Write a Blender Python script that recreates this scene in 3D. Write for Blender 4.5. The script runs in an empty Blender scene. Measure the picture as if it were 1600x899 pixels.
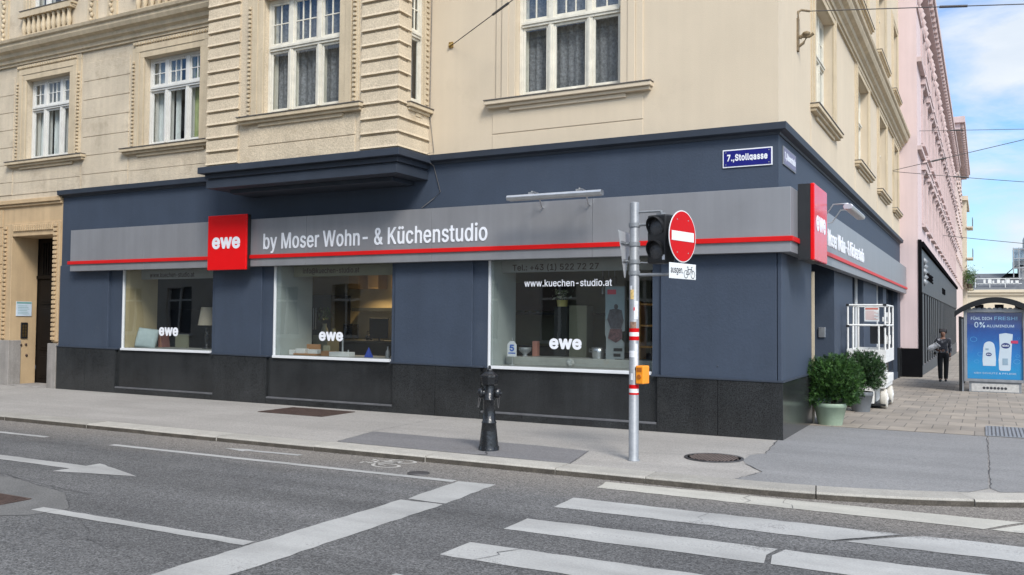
import bpy, bmesh, math, random
from mathutils import Vector, Matrix
from mathutils.geometry import tessellate_polygon
R = math.radians
random.seed(7)
S = bpy.context.scene
COL = S.collection

# ------------------------------------------------------------------ camera
cam_d = bpy.data.cameras.new('camera'); cam = bpy.data.objects.new('camera', cam_d); COL.objects.link(cam)
F_PX = 1374.93
cam_d.sensor_fit = 'HORIZONTAL'; cam_d.sensor_width = 36.0; cam_d.lens = 36.0 * F_PX / 1600
cam_d.clip_start = 0.1; cam_d.clip_end = 2000
rows = ((0.88112, 0.00888, 0.47282), (0.47281, -0.03493, -0.88047), (0.00870, 0.99935, -0.03498))
cam.matrix_world = Matrix([list(rows[0]) + [2.677], list(rows[1]) + [-13.323], list(rows[2]) + [1.75], [0, 0, 0, 1]])
S.camera = cam

# ------------------------------------------------------------------ sky, sun, exposure
SUN_EL, SUN_AZ = R(44), R(134)          # azimuth: clockwise from +Y
world = bpy.data.worlds.new('World'); S.world = world; world.use_nodes = True
wt = world.node_tree; wt.nodes.clear()
def wn(t, **kw):
    n = wt.nodes.new(t)
    for k, v in kw.items(): setattr(n, k, v)
    return n
sky = wn('ShaderNodeTexSky', sky_type='NISHITA'); sky.sun_disc = False
sky.sun_elevation = SUN_EL; sky.sun_rotation = SUN_AZ; sky.altitude = 200; sky.air_density = 1.0; sky.dust_density = 1.2; sky.ozone_density = 2.2
tc = wn('ShaderNodeTexCoord'); mp = wn('ShaderNodeMapping'); mp.inputs['Scale'].default_value = (1.0, 1.0, 3.4)
mp.inputs['Location'].default_value = (0.35, 0.2, 0.12)
wt.links.new(tc.outputs['Generated'], mp.inputs['Vector'])
n1 = wn('ShaderNodeTexNoise'); n1.inputs['Scale'].default_value = 4.6; n1.inputs['Detail'].default_value = 9; n1.inputs['Roughness'].default_value = 0.58
n1.inputs['Distortion'].default_value = 0.35
wt.links.new(mp.outputs['Vector'], n1.inputs['Vector'])
cr = wn('ShaderNodeValToRGB'); cr.color_ramp.elements[0].position = 0.38; cr.color_ramp.elements[1].position = 0.62
wt.links.new(n1.outputs['Fac'], cr.inputs['Fac'])
n2 = wn('ShaderNodeTexNoise'); n2.inputs['Scale'].default_value = 7; n2.inputs['Detail'].default_value = 6
wt.links.new(mp.outputs['Vector'], n2.inputs['Vector'])
cc = wn('ShaderNodeMixRGB'); cc.inputs['Color1'].default_value = (2.5, 3.1, 3.9, 1); cc.inputs['Color2'].default_value = (5.0, 5.1, 5.2, 1)
wt.links.new(n2.outputs['Fac'], cc.inputs['Fac'])
mx = wn('ShaderNodeMixRGB')
wt.links.new(cr.outputs['Color'], mx.inputs['Fac']); ti = wn('ShaderNodeMixRGB', blend_type='MULTIPLY'); ti.inputs['Fac'].default_value = 1; ti.inputs['Color2'].default_value = (0.68, 0.87, 1.05, 1); wt.links.new(sky.outputs['Color'], ti.inputs['Color1']); wt.links.new(ti.outputs['Color'], mx.inputs['Color1'])
# cloud is brighter on the side of the veiled sun
nv = wn('ShaderNodeVectorMath', operation='NORMALIZE'); wt.links.new(tc.outputs['Generated'], nv.inputs[0])
dt = wn('ShaderNodeVectorMath', operation='DOT_PRODUCT'); wt.links.new(nv.outputs['Vector'], dt.inputs[0])
dt.inputs[1].default_value = (math.sin(SUN_AZ)*math.cos(SUN_EL), math.cos(SUN_AZ)*math.cos(SUN_EL), math.sin(SUN_EL))
gr = wn('ShaderNodeMapRange'); gr.inputs['From Min'].default_value = 0.25; gr.inputs['From Max'].default_value = 1.0; gr.inputs['To Min'].default_value = 1.0; gr.inputs['To Max'].default_value = 2.8
wt.links.new(dt.outputs['Value'], gr.inputs['Value'])
gm = wn('ShaderNodeVectorMath', operation='SCALE'); wt.links.new(cc.outputs['Color'], gm.inputs[0]); wt.links.new(gr.outputs['Result'], gm.inputs['Scale'])
wt.links.new(gm.outputs['Vector'], mx.inputs['Color2'])
bg = wn('ShaderNodeBackground'); bg.inputs['Strength'].default_value = 0.11
wt.links.new(mx.outputs['Color'], bg.inputs['Color'])
wo = wn('ShaderNodeOutputWorld'); wt.links.new(bg.outputs['Background'], wo.inputs['Surface'])

sun_d = bpy.data.lights.new('sun', 'SUN'); sun_d.energy = 1.9; sun_d.angle = R(18); sun_d.color = (1.0, 0.95, 0.88)
sun = bpy.data.objects.new('sun', sun_d); COL.objects.link(sun)
sd = Vector((math.sin(SUN_AZ) * math.cos(SUN_EL), math.cos(SUN_AZ) * math.cos(SUN_EL), math.sin(SUN_EL)))
sun.rotation_euler = sd.to_track_quat('Z', 'Y').to_euler(); sun.location = (20, -20, 40)

S.view_settings.view_transform = 'Standard'; S.view_settings.look = 'None'
S.view_settings.exposure = 1.0; S.view_settings.gamma = 1.0
S.view_settings.use_curve_mapping = False
S.cycles.max_bounces = 8; S.cycles.transparent_max_bounces = 12

# ------------------------------------------------------------------ materials
MATS = {}
def mat(name, col, rough=0.8, metal=0.0, var=0.12, scale=3.0, bump=0.0, bscale=60.0, fine=0.0, emit=None, streak=0.0, stain=None, spec=0.5, island=0.0):
    """principled material: large stains, fine grain and bump, all in object space"""
    m = bpy.data.materials.new(name); m.use_nodes = True
    nt = m.node_tree; N = nt.nodes; L = nt.links
    p = N['Principled BSDF']; p.inputs['Roughness'].default_value = rough; p.inputs['Metallic'].default_value = metal
    p.inputs['Specular IOR Level'].default_value = spec
    c = (*col, 1)
    p.inputs['Base Color'].default_value = c
    co = N.new('ShaderNodeTexCoord')
    last = None
    if var > 0:
        n = N.new('ShaderNodeTexNoise'); n.inputs['Scale'].default_value = scale; n.inputs['Detail'].default_value = 6; n.inputs['Roughness'].default_value = 0.62
        L.new(co.outputs['Object'], n.inputs['Vector'])
        r = N.new('ShaderNodeMapRange'); r.inputs['From Min'].default_value = 0.3; r.inputs['From Max'].default_value = 0.7
        L.new(n.outputs['Fac'], r.inputs['Value'])
        mm = N.new('ShaderNodeMixRGB')
        mm.inputs['Color1'].default_value = (*[x * (1 - var) for x in col], 1); mm.inputs['Color2'].default_value = (*[min(1, x * (1 + var)) for x in col], 1)
        L.new(r.outputs['Result'], mm.inputs['Fac']); last = mm.outputs['Color']
        rr = N.new('ShaderNodeMapRange'); rr.inputs['To Min'].default_value = max(0.02, rough - 0.07); rr.inputs['To Max'].default_value = min(1, rough + 0.07)
        L.new(n.outputs['Fac'], rr.inputs['Value']); L.new(rr.outputs['Result'], p.inputs['Roughness'])
    def mul(sock, fac_sock, lo, hi):
        r = N.new('ShaderNodeMapRange'); r.inputs['From Min'].default_value = 0.3; r.inputs['From Max'].default_value = 0.7
        r.inputs['To Min'].default_value = lo; r.inputs['To Max'].default_value = hi
        L.new(fac_sock, r.inputs['Value'])
        v = N.new('ShaderNodeMixRGB'); v.blend_type = 'MULTIPLY'; v.inputs['Fac'].default_value = 1
        if sock is None: v.inputs['Color1'].default_value = c
        else: L.new(sock, v.inputs['Color1'])
        L.new(r.outputs['Result'], v.inputs['Color2']); return v.outputs['Color']
    if fine > 0:
        n = N.new('ShaderNodeTexNoise'); n.inputs['Scale'].default_value = bscale; n.inputs['Detail'].default_value = 3
        L.new(co.outputs['Object'], n.inputs['Vector']); last = mul(last, n.outputs['Fac'], 1 - fine, 1 + fine)
    if streak > 0:
        mpn = N.new('ShaderNodeMapping'); mpn.inputs['Scale'].default_value = (3.0, 3.0, 0.16)
        L.new(co.outputs['Object'], mpn.inputs['Vector'])
        n = N.new('ShaderNodeTexNoise'); n.inputs['Scale'].default_value = 2.2; n.inputs['Detail'].default_value = 5
        L.new(mpn.outputs['Vector'], n.inputs['Vector']); last = mul(last, n.outputs['Fac'], 1 - streak, 1 + streak * 0.4)
    if island > 0:
        g = N.new('ShaderNodeNewGeometry'); last = mul(last, g.outputs['Random Per Island'], 1 - island, 1 + island)
    if stain:
        n = N.new('ShaderNodeTexNoise'); n.inputs['Scale'].default_value = stain[1]; n.inputs['Detail'].default_value = 8; n.inputs['Roughness'].default_value = 0.7
        L.new(co.outputs['Object'], n.inputs['Vector'])
        r = N.new('ShaderNodeMapRange'); r.inputs['From Min'].default_value = stain[2]; r.inputs['From Max'].default_value = stain[2] + 0.14
        r.inputs['To Max'].default_value = stain[3]
        L.new(n.outputs['Fac'], r.inputs['Value'])
        mm = N.new('ShaderNodeMixRGB'); mm.inputs['Color2'].default_value = (*stain[0], 1)
        if last is None: mm.inputs['Color1'].default_value = c
        else: L.new(last, mm.inputs['Color1'])
        L.new(r.outputs['Result'], mm.inputs['Fac']); last = mm.outputs['Color']
    if last is not None: L.new(last, p.inputs['Base Color'])
    if bump > 0:
        n = N.new('ShaderNodeTexNoise'); n.inputs['Scale'].default_value = bscale; n.inputs['Detail'].default_value = 4
        L.new(co.outputs['Object'], n.inputs['Vector'])
        b = N.new('ShaderNodeBump'); b.inputs['Strength'].default_value = bump; b.inputs['Distance'].default_value = 0.02
        L.new(n.outputs['Fac'], b.inputs['Height']); L.new(b.outputs['Normal'], p.inputs['Normal'])
    if emit:
        p.inputs['Emission Color'].default_value = (*emit[0], 1); p.inputs['Emission Strength'].default_value = emit[1]
    MATS[name] = m
    return m
def glass_mat(name, tint=(0.9, 0.93, 0.93), boost=1.0):
    m = bpy.data.materials.new(name); m.use_nodes = True; nt = m.node_tree; N = nt.nodes; L = nt.links; N.clear()
    o = N.new('ShaderNodeOutputMaterial'); t = N.new('ShaderNodeBsdfTransparent'); t.inputs['Color'].default_value = (*tint, 1)
    g = N.new('ShaderNodeBsdfGlossy'); g.inputs['Roughness'].default_value = 0.012; g.inputs['Color'].default_value = (0.95, 0.97, 1, 1)
    f = N.new('ShaderNodeLayerWeight'); f.inputs['Blend'].default_value = 0.5
    pw_ = N.new('ShaderNodeMath'); pw_.operation = 'POWER'; pw_.inputs[1].default_value = 5.0; L.new(f.outputs['Facing'], pw_.inputs[0])
    mm = N.new('ShaderNodeMath'); mm.operation = 'MULTIPLY_ADD'; mm.inputs[1].default_value = 0.92; mm.inputs[2].default_value = 0.043 * boost; mm.use_clamp = True
    L.new(pw_.outputs[0], mm.inputs[0])
    co = N.new('ShaderNodeTexCoord'); n = N.new('ShaderNodeTexNoise'); n.inputs['Scale'].default_value = 0.9; n.inputs['Detail'].default_value = 1
    L.new(co.outputs['Object'], n.inputs['Vector'])
    b = N.new('ShaderNodeBump'); b.inputs['Strength'].default_value = 0.06; b.inputs['Distance'].default_value = 0.05
    L.new(n.outputs['Fac'], b.inputs['Height']); L.new(b.outputs['Normal'], g.inputs['Normal'])
    x = N.new('ShaderNodeMixShader'); L.new(mm.outputs[0], x.inputs['Fac']); L.new(t.outputs[0], x.inputs[1]); L.new(g.outputs[0], x.inputs[2])
    L.new(x.outputs[0], o.inputs['Surface']); MATS[name] = m; return m

CREAM = mat('cream_plaster', (0.565, 0.47, 0.345), 0.9, var=0.045, scale=0.7, bump=0.2, bscale=90, fine=0.035, streak=0.03, stain=((0.44, 0.36, 0.26), 0.8, 0.58, 0.35))
CREAM_OLD = mat('weathered_plaster', (0.55, 0.465, 0.345), 0.92, var=0.15, scale=1.0, bump=0.6, bscale=48, fine=0.10, streak=0.09, stain=((0.30, 0.235, 0.16), 1.4, 0.54, 0.55))
CREAM_BAY = mat('rough_render', (0.55, 0.455, 0.325), 0.92, var=0.10, scale=1.4, bump=0.45, bscale=42, fine=0.18, streak=0.05, stain=((0.33, 0.24, 0.14), 1.6, 0.55, 0.45))
CREAM_TRIM = mat('trim_plaster', (0.54, 0.44, 0.30), 0.9, var=0.10, scale=2.0, bump=0.3, bscale=60, fine=0.06, streak=0.14, stain=((0.22, 0.18, 0.13), 3.0, 0.60, 0.4))
TAN = mat('ochre_plaster', (0.48, 0.345, 0.20), 0.9, var=0.10, scale=1.6, bump=0.3, bscale=60, fine=0.05, streak=0.12)
SHEET = mat('sill_sheet_metal', (0.17, 0.15, 0.13), 0.6, 0.3, var=0.25, scale=6)
BLUE = mat('slate_blue_paint', (0.034, 0.048, 0.074), 0.68, var=0.10, scale=1.2, bump=0.14, bscale=30, fine=0.04, streak=0.05, stain=((0.055, 0.068, 0.090), 1.1, 0.60, 0.4))
BLUE_TRIM = mat('slate_blue_trim', (0.026, 0.034, 0.049), 0.6, var=0.12, scale=2.5, bump=0.08, bscale=40)
GRANITE = mat('black_granite', (0.023, 0.0245, 0.0255), 0.19, var=0.35, scale=0.9, fine=0.7, bscale=80, streak=0.15, stain=((0.040, 0.040, 0.039), 1.5, 0.60, 0.45), spec=0.42)
GRANITE_LEDGE = mat('granite_ledge', (0.11, 0.11, 0.115), 0.5, var=0.25, scale=5, fine=0.3, bscale=150)
STONE = mat('grey_stone', (0.27, 0.25, 0.23), 0.85, var=0.15, scale=3, bump=0.4, bscale=70, fine=0.18, streak=0.25)
WHITE = mat('white_window_paint', (0.62, 0.61, 0.57), 0.5, var=0.06, scale=5, streak=0.08, stain=((0.42, 0.38, 0.30), 9, 0.62, 0.4))
WHITE_OLD = mat('flaking_window_paint', (0.66, 0.62, 0.52), 0.6, var=0.12, scale=7, streak=0.15, stain=((0.33, 0.28, 0.20), 14, 0.58, 0.6))
WHITE_NEW = mat('white_frame', (0.62, 0.63, 0.64), 0.4, var=0.03)
GLASS = glass_mat('window_glass', boost=2.2)
SHOP_GLASS = glass_mat('shop_glass', tint=(0.74, 0.77, 0.76), boost=2.3)
SHELTER_GLASS = glass_mat('shelter_glass', tint=(0.96, 0.98, 0.98), boost=0.7)
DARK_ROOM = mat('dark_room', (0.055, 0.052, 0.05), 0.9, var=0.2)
LACE = mat('lace_curtain', (0.19, 0.19, 0.195), 0.95, var=0.5, scale=22, bump=0.8, bscale=30, streak=0.35)
CURTAIN_W = mat('white_curtain', (0.62, 0.64, 0.62), 0.95, var=0.1, scale=6, streak=0.3)
CURTAIN_G = mat('green_curtain', (0.40, 0.45, 0.20), 0.95, var=0.2, scale=6, streak=0.4)
SIGN_GREY = mat('grey_sign_metal', (0.27, 0.27, 0.28), 0.42, 0.35, var=0.07, scale=0.8, streak=0.07, stain=((0.20, 0.195, 0.19), 2.2, 0.60, 0.35))
SIGN_RED = mat('red_acrylic', (0.66, 0.006, 0.008), 0.2, var=0.03, spec=0.25)
STRIPE_RED = mat('red_stripe', (0.55, 0.010, 0.010), 0.4, var=0.06, spec=0.2)
BLACK = mat('black_plastic', (0.013, 0.013, 0.014), 0.45, var=0.15)
BLACK_GLOSS = mat('black_gloss_paint', (0.012, 0.013, 0.015), 0.27, var=0.3, scale=9, bump=0.35, bscale=18)
LETTER = mat('white_lettering', (0.72, 0.73, 0.76), 0.45, var=0.02)
LETTER_DARK = mat('dark_lettering', (0.05, 0.02, 0.022), 0.7, var=0.1)
ALU = mat('aluminium', (0.62, 0.63, 0.64), 0.32, 0.85, var=0.08, scale=6)
GALV = mat('galvanised_steel', (0.24, 0.25, 0.262), 0.5, 0.3, var=0.12, scale=9, fine=0.07, bscale=40, streak=0.1)
ENAMEL = mat('blue_enamel', (0.012, 0.014, 0.16), 0.22, var=0.05)
ENAMEL_FADE = mat('faded_enamel', (0.15, 0.13, 0.20), 0.4, var=0.15, scale=6)
ENAMEL_WHITE = mat('white_enamel', (0.74, 0.74, 0.76), 0.3, var=0.03)
SIGNAL_RED = mat('traffic_sign_red', (0.50, 0.003, 0.005), 0.45, var=0.03, spec=0.15)
SIGNAL_WHITE = mat('traffic_sign_white', (0.66, 0.67, 0.66), 0.4, var=0.03)
ORANGE = mat('orange_plastic', (0.80, 0.27, 0.015), 0.4, var=0.06)
RUST = mat('rusty_iron', (0.085, 0.055, 0.045), 0.75, 0.4, var=0.35, scale=7, bump=0.3, bscale=60)
IRON = mat('worn_iron', (0.10, 0.095, 0.095), 0.55, 0.6, var=0.3, scale=6)
WOOD_DARK = mat('dark_door_wood', (0.008, 0.006, 0.005), 0.6, var=0.3, scale=5, spec=0.15)
BRASS = mat('brass', (0.42, 0.28, 0.10), 0.35, 0.9, var=0.15)
PINK = mat('pink_plaster', (0.60, 0.475, 0.46), 0.9, var=0.05, scale=0.7, bump=0.15, bscale=60, streak=0.07)
PINK_TRIM = mat('rose_trim', (0.52, 0.405, 0.385), 0.9, var=0.10, scale=2)
PEACH = mat('peach_plaster', (0.62, 0.49, 0.44), 0.9, var=0.06, scale=0.7)
CLAD = mat('dark_cladding', (0.055, 0.060, 0.066), 0.5, 0.2, var=0.12, scale=1.5, streak=0.3)
CLAD_BLACK = mat('black_cladding', (0.008, 0.008, 0.009), 0.95, var=0.1, spec=0.0)
FAR_CREAM = mat('far_cream_plaster', (0.60, 0.52, 0.40), 0.9, var=0.06, scale=0.6)
SLATE_ROOF = mat('slate_roof', (0.11, 0.115, 0.125), 0.8, var=0.25, scale=2.5)
LIFT_WHITE = mat('worn_white_enamel', (0.66, 0.65, 0.62), 0.5, var=0.08, scale=8, stain=((0.16, 0.14, 0.12), 8, 0.60, 0.6))
RUBBER = mat('pale_rubber', (0.50, 0.47, 0.41), 0.8, var=0.15, scale=9)
POT_GREEN = mat('sage_green_pot', (0.27, 0.345, 0.255), 0.6, var=0.1, scale=6, streak=0.12)
POT_GREY = mat('grey_pot', (0.14, 0.15, 0.16), 0.6, var=0.1, scale=6)
SOIL = mat('soil', (0.03, 0.022, 0.016), 0.95, var=0.3, scale=20)
SHELTER_DARK = mat('shelter_dark_metal', (0.014, 0.014, 0.015), 0.4, 0.4, var=0.1)
STICKER = mat('sticker_paper', (0.6, 0.6, 0.62), 0.6, var=0.2, scale=20)

def leaf_mat(name, dark, light):
    m = bpy.data.materials.new(name); m.use_nodes = True; nt = m.node_tree; N = nt.nodes; L = nt.links
    p = N['Principled BSDF']; p.inputs['Roughness'].default_value = 0.6; p.inputs['Specular IOR Level'].default_value = 0.3
    g = N.new('ShaderNodeNewGeometry'); x = N.new('ShaderNodeMixRGB'); x.inputs['Color1'].default_value = (*dark, 1); x.inputs['Color2'].default_value = (*light, 1)
    L.new(g.outputs['Random Per Island'], x.inputs['Fac']); L.new(x.outputs[0], p.inputs['Base Color'])
    p.inputs['Subsurface Weight'].default_value = 0.0
    return m
YEW = leaf_mat('yew_green', (0.010, 0.036, 0.009), (0.046, 0.110, 0.018))
YEW_DARK = leaf_mat('dark_yew_green', (0.012, 0.035, 0.012), (0.035, 0.075, 0.022))
PLANT = leaf_mat('balcony_green', (0.03, 0.07, 0.015), (0.09, 0.15, 0.04))

def asphalt(name, base, speck, stain_col, rough=0.88, big=0.35, lanes=False):
    m = bpy.data.materials.new(name); m.use_nodes = True; nt = m.node_tree; N = nt.nodes; L = nt.links
    p = N['Principled BSDF']; p.inputs['Roughness'].default_value = rough; p.inputs['Specular IOR Level'].default_value = 0.35
    co = N.new('ShaderNodeTexCoord')
    v = N.new('ShaderNodeTexVoronoi'); v.inputs['Scale'].default_value = 85; L.new(co.outputs['Object'], v.inputs['Vector'])
    n0 = N.new('ShaderNodeTexNoise'); n0.inputs['Scale'].default_value = 34; n0.inputs['Detail'].default_value = 5; n0.inputs['Roughness'].default_value = 0.75
    L.new(co.outputs['Object'], n0.inputs['Vector'])
    vv = N.new('ShaderNodeSeparateColor'); L.new(v.outputs['Color'], vv.inputs['Color'])
    r0 = N.new('ShaderNodeMapRange'); r0.inputs['To Min'].default_value = 1 - speck; r0.inputs['To Max'].default_value = 1 + speck * 1.25
    L.new(vv.outputs['Red'], r0.inputs['Value'])
    r1 = N.new('ShaderNodeMapRange'); r1.inputs['From Min'].default_value = 0.3; r1.inputs['From Max'].default_value = 0.7; r1.inputs['To Min'].default_value = 1 - speck * 0.6; r1.inputs['To Max'].default_value = 1 + speck * 0.6
    L.new(n0.outputs['Fac'], r1.inputs['Value'])
    mu = N.new('ShaderNodeMath'); mu.operation = 'MULTIPLY'; L.new(r0.outputs[0], mu.inputs[0]); L.new(r1.outputs[0], mu.inputs[1])
    n1_ = N.new('ShaderNodeTexNoise'); n1_.inputs['Scale'].default_value = 0.55; n1_.inputs['Detail'].default_value = 8; n1_.inputs['Roughness'].default_value = 0.62
    L.new(co.outputs['Object'], n1_.inputs['Vector'])
    r2 = N.new('ShaderNodeMapRange'); r2.inputs['From Min'].default_value = 0.35; r2.inputs['From Max'].default_value = 0.68; r2.inputs['To Max'].default_value = big
    L.new(n1_.outputs['Fac'], r2.inputs['Value'])
    x = N.new('ShaderNodeMixRGB'); x.inputs['Color1'].default_value = (*base, 1); x.inputs['Color2'].default_value = (*stain_col, 1); L.new(r2.outputs[0], x.inputs['Fac'])
    src = x.outputs[0]
    # gum and oil spots
    vs_ = N.new('ShaderNodeTexVoronoi'); vs_.inputs['Scale'].default_value = 2.3 if not lanes else 1.1; vs_.inputs['Randomness'].default_value = 1.0; L.new(co.outputs['Object'], vs_.inputs['Vector'])
    rs = N.new('ShaderNodeMapRange'); rs.inputs['From Min'].default_value = 0.05 if not lanes else 0.02; rs.inputs['From Max'].default_value = 0.075 if not lanes else 0.11; rs.inputs['To Min'].default_value = 0.4 if not lanes else 0.5; rs.inputs['To Max'].default_value = 0.0
    L.new(vs_.outputs['Distance'], rs.inputs['Value'])
    xs_ = N.new('ShaderNodeMixRGB'); xs_.inputs['Color2'].default_value = (*[c_ * 0.55 for c_ in base], 1); L.new(src, xs_.inputs['Color1']); L.new(rs.outputs[0], xs_.inputs['Fac']); src = xs_.outputs[0]
    # long worn bands and streaks along the street
    mp2 = N.new('ShaderNodeMapping'); mp2.inputs['Scale'].default_value = (0.10, 0.9, 1.0); L.new(co.outputs['Object'], mp2.inputs['Vector'])
    nb = N.new('ShaderNodeTexNoise'); nb.inputs['Scale'].default_value = 1.3; nb.inputs['Detail'].default_value = 7; nb.inputs['Roughness'].default_value = 0.6; L.new(mp2.outputs['Vector'], nb.inputs['Vector'])
    rb = N.new('ShaderNodeMapRange'); rb.inputs['From Min'].default_value = 0.32; rb.inputs['From Max'].default_value = 0.68; rb.inputs['To Min'].default_value = 0.74; rb.inputs['To Max'].default_value = 1.24; L.new(nb.outputs['Fac'], rb.inputs['Value'])
    xb = N.new('ShaderNodeMixRGB'); xb.blend_type = 'MULTIPLY'; xb.inputs['Fac'].default_value = 1.0 if lanes else 0.45; L.new(src, xb.inputs['Color1']); L.new(rb.outputs[0], xb.inputs['Color2']); src = xb.outputs[0]
    if lanes:   # dusty brown strip along the gutter
        sx = N.new('ShaderNodeSeparateXYZ'); L.new(co.outputs['Object'], sx.inputs[0])
        ad = N.new('ShaderNodeMath'); ad.operation = 'MULTIPLY_ADD'; ad.inputs[1].default_value = 1.6
        L.new(n1_.outputs['Fac'], ad.inputs[0]); L.new(sx.outputs['Y'], ad.inputs[2])
        r3 = N.new('ShaderNodeMapRange'); r3.inputs['From Min'].default_value = -4.6; r3.inputs['From Max'].default_value = -3.3; r3.inputs['To Max'].default_value = 0.75
        L.new(ad.outputs[0], r3.inputs['Value'])
        y = N.new('ShaderNodeMixRGB'); y.inputs['Color2'].default_value = (0.185, 0.165, 0.142, 1); L.new(src, y.inputs['Color1']); L.new(r3.outputs[0], y.inputs['Fac'])
        src = y.outputs[0]
    mm = N.new('ShaderNodeMixRGB'); mm.blend_type = 'MULTIPLY'; mm.inputs['Fac'].default_value = 1; L.new(src, mm.inputs['Color1']); L.new(mu.outputs[0], mm.inputs['Color2'])
    L.new(mm.outputs[0], p.inputs['Base Color'])
    b = N.new('ShaderNodeBump'); b.inputs['Strength'].default_value = 0.35; b.inputs['Distance'].default_value = 0.008
    L.new(mu.outputs[0], b.inputs['Height']); L.new(b.outputs['Normal'], p.inputs['Normal'])
    return m
ASPHALT = asphalt('road_asphalt', (0.100, 0.098, 0.096), 0.55, (0.062, 0.061, 0.062), lanes=True, big=0.55)
PAVEMENT = asphalt('pavement_asphalt', (0.305, 0.285, 0.26), 0.17, (0.225, 0.21, 0.19), big=0.6)
PATCH_VIOLET = asphalt('patch_asphalt', (0.158, 0.152, 0.152), 0.2, (0.125, 0.12, 0.12))
PATCH_BLUE = asphalt('corner_asphalt', (0.208, 0.204, 0.200), 0.18, (0.160, 0.157, 0.155), big=0.6)
KERB = mat('granite_kerb', (0.31, 0.29, 0.255), 0.8, var=0.12, scale=3, fine=0.2, bscale=80, bump=0.3, island=0.16, stain=((0.19, 0.16, 0.12), 2.2, 0.60, 0.5))
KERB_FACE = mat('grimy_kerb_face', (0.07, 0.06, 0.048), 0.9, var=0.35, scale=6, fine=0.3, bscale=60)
def paint_mat(name, col, wear):
    """road paint rubbed through to the asphalt in patches, scuffed along the driving direction"""
    m = mat(name, col, 0.72, var=0.09, scale=1.3, fine=0.10, bscale=70, bump=0.2)
    nt = m.node_tree; N = nt.nodes; L = nt.links; p = N['Principled BSDF']; src = p.inputs['Base Color'].links[0].from_socket
    co = N.new('ShaderNodeTexCoord'); mp_ = N.new('ShaderNodeMapping'); mp_.inputs['Scale'].default_value = (0.5, 1.6, 1); L.new(co.outputs['Object'], mp_.inputs['Vector'])
    a = N.new('ShaderNodeTexNoise'); a.inputs['Scale'].default_value = 1.5; a.inputs['Detail'].default_value = 6; L.new(mp_.outputs['Vector'], a.inputs['Vector'])
    b = N.new('ShaderNodeTexNoise'); b.inputs['Scale'].default_value = 48; b.inputs['Detail'].default_value = 4; b.inputs['Roughness'].default_value = 0.8; L.new(co.outputs['Object'], b.inputs['Vector'])
    ad = N.new('ShaderNodeMath'); ad.operation = 'MULTIPLY_ADD'; ad.inputs[1].default_value = 0.75; L.new(b.outputs['Fac'], ad.inputs[0]); L.new(a.outputs['Fac'], ad.inputs[2])
    r = N.new('ShaderNodeMapRange'); r.inputs['From Min'].default_value = wear; r.inputs['From Max'].default_value = wear + 0.12; r.inputs['To Max'].default_value = 0.85; L.new(ad.outputs[0], r.inputs['Value'])
    x = N.new('ShaderNodeMixRGB'); x.inputs['Color2'].default_value = (0.13, 0.126, 0.122, 1); L.new(src, x.inputs['Color1']); L.new(r.outputs[0], x.inputs['Fac'])
    t = N.new('ShaderNodeMapRange'); t.inputs['From Min'].default_value = 0.35; t.inputs['From Max'].default_value = 0.65; t.inputs['To Min'].default_value = 0.82; t.inputs['To Max'].default_value = 1.1; L.new(a.outputs['Fac'], t.inputs['Value'])
    y = N.new('ShaderNodeMixRGB'); y.blend_type = 'MULTIPLY'; y.inputs['Fac'].default_value = 1; L.new(x.outputs[0], y.inputs['Color1']); L.new(t.outputs[0], y.inputs['Color2']); L.new(y.outputs[0], p.inputs['Base Color'])
    return m
PAINT = paint_mat('road_paint', (0.345, 0.34, 0.325), 0.985)
PAINT_WARM = paint_mat('creamy_road_paint', (0.405, 0.385, 0.335), 0.985)
PAINT_WORN = paint_mat('worn_road_paint', (0.44, 0.42, 0.385), 0.93)
SEAM = mat('tar_seam', (0.06, 0.058, 0.06), 0.8, var=0.3, scale=8)
def paver_mat():
    m = bpy.data.materials.new('paving_slabs'); m.use_nodes = True; nt = m.node_tree; N = nt.nodes; L = nt.links
    p = N['Principled BSDF']; p.inputs['Roughness'].default_value = 0.85
    co = N.new('ShaderNodeTexCoord'); b = N.new('ShaderNodeTexBrick'); L.new(co.outputs['Object'], b.inputs['Vector'])
    b.inputs['Scale'].default_value = 1.0; b.inputs['Brick Width'].default_value = 0.42; b.inputs['Row Height'].default_value = 0.70
    b.inputs['Mortar Size'].default_value = 0.012; b.inputs['Mortar Smooth'].default_value = 0.6; b.inputs['Bias'].default_value = 0.0
    b.inputs['Color1'].default_value = (0.31, 0.265, 0.215, 1); b.inputs['Color2'].default_value = (0.245, 0.215, 0.182, 1); b.inputs['Mortar'].default_value = (0.15, 0.13, 0.11, 1)
    n = N.new('ShaderNodeTexNoise'); n.inputs['Scale'].default_value = 1.2; n.inputs['Detail'].default_value = 7; L.new(co.outputs['Object'], n.inputs['Vector'])
    r = N.new('ShaderNodeMapRange'); r.inputs['From Min'].default_value = 0.3; r.inputs['From Max'].default_value = 0.7; r.inputs['To Min'].default_value = 0.72; r.inputs['To Max'].default_value = 1.12
    L.new(n.outputs['Fac'], r.inputs['Value'])
    x = N.new('ShaderNodeMixRGB'); x.blend_type = 'MULTIPLY'; x.inputs['Fac'].default_value = 1; L.new(b.outputs['Color'], x.inputs['Color1']); L.new(r.outputs[0], x.inputs['Color2'])
    L.new(x.outputs[0], p.inputs['Base Color'])
    bu = N.new('ShaderNodeBump'); bu.invert = True; bu.inputs['Strength'].default_value = 0.5; bu.inputs['Distance'].default_value = 0.01
    L.new(b.outputs['Fac'], bu.inputs['Height']); L.new(bu.outputs['Normal'], p.inputs['Normal'])
    return m
PAVERS = paver_mat()

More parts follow.
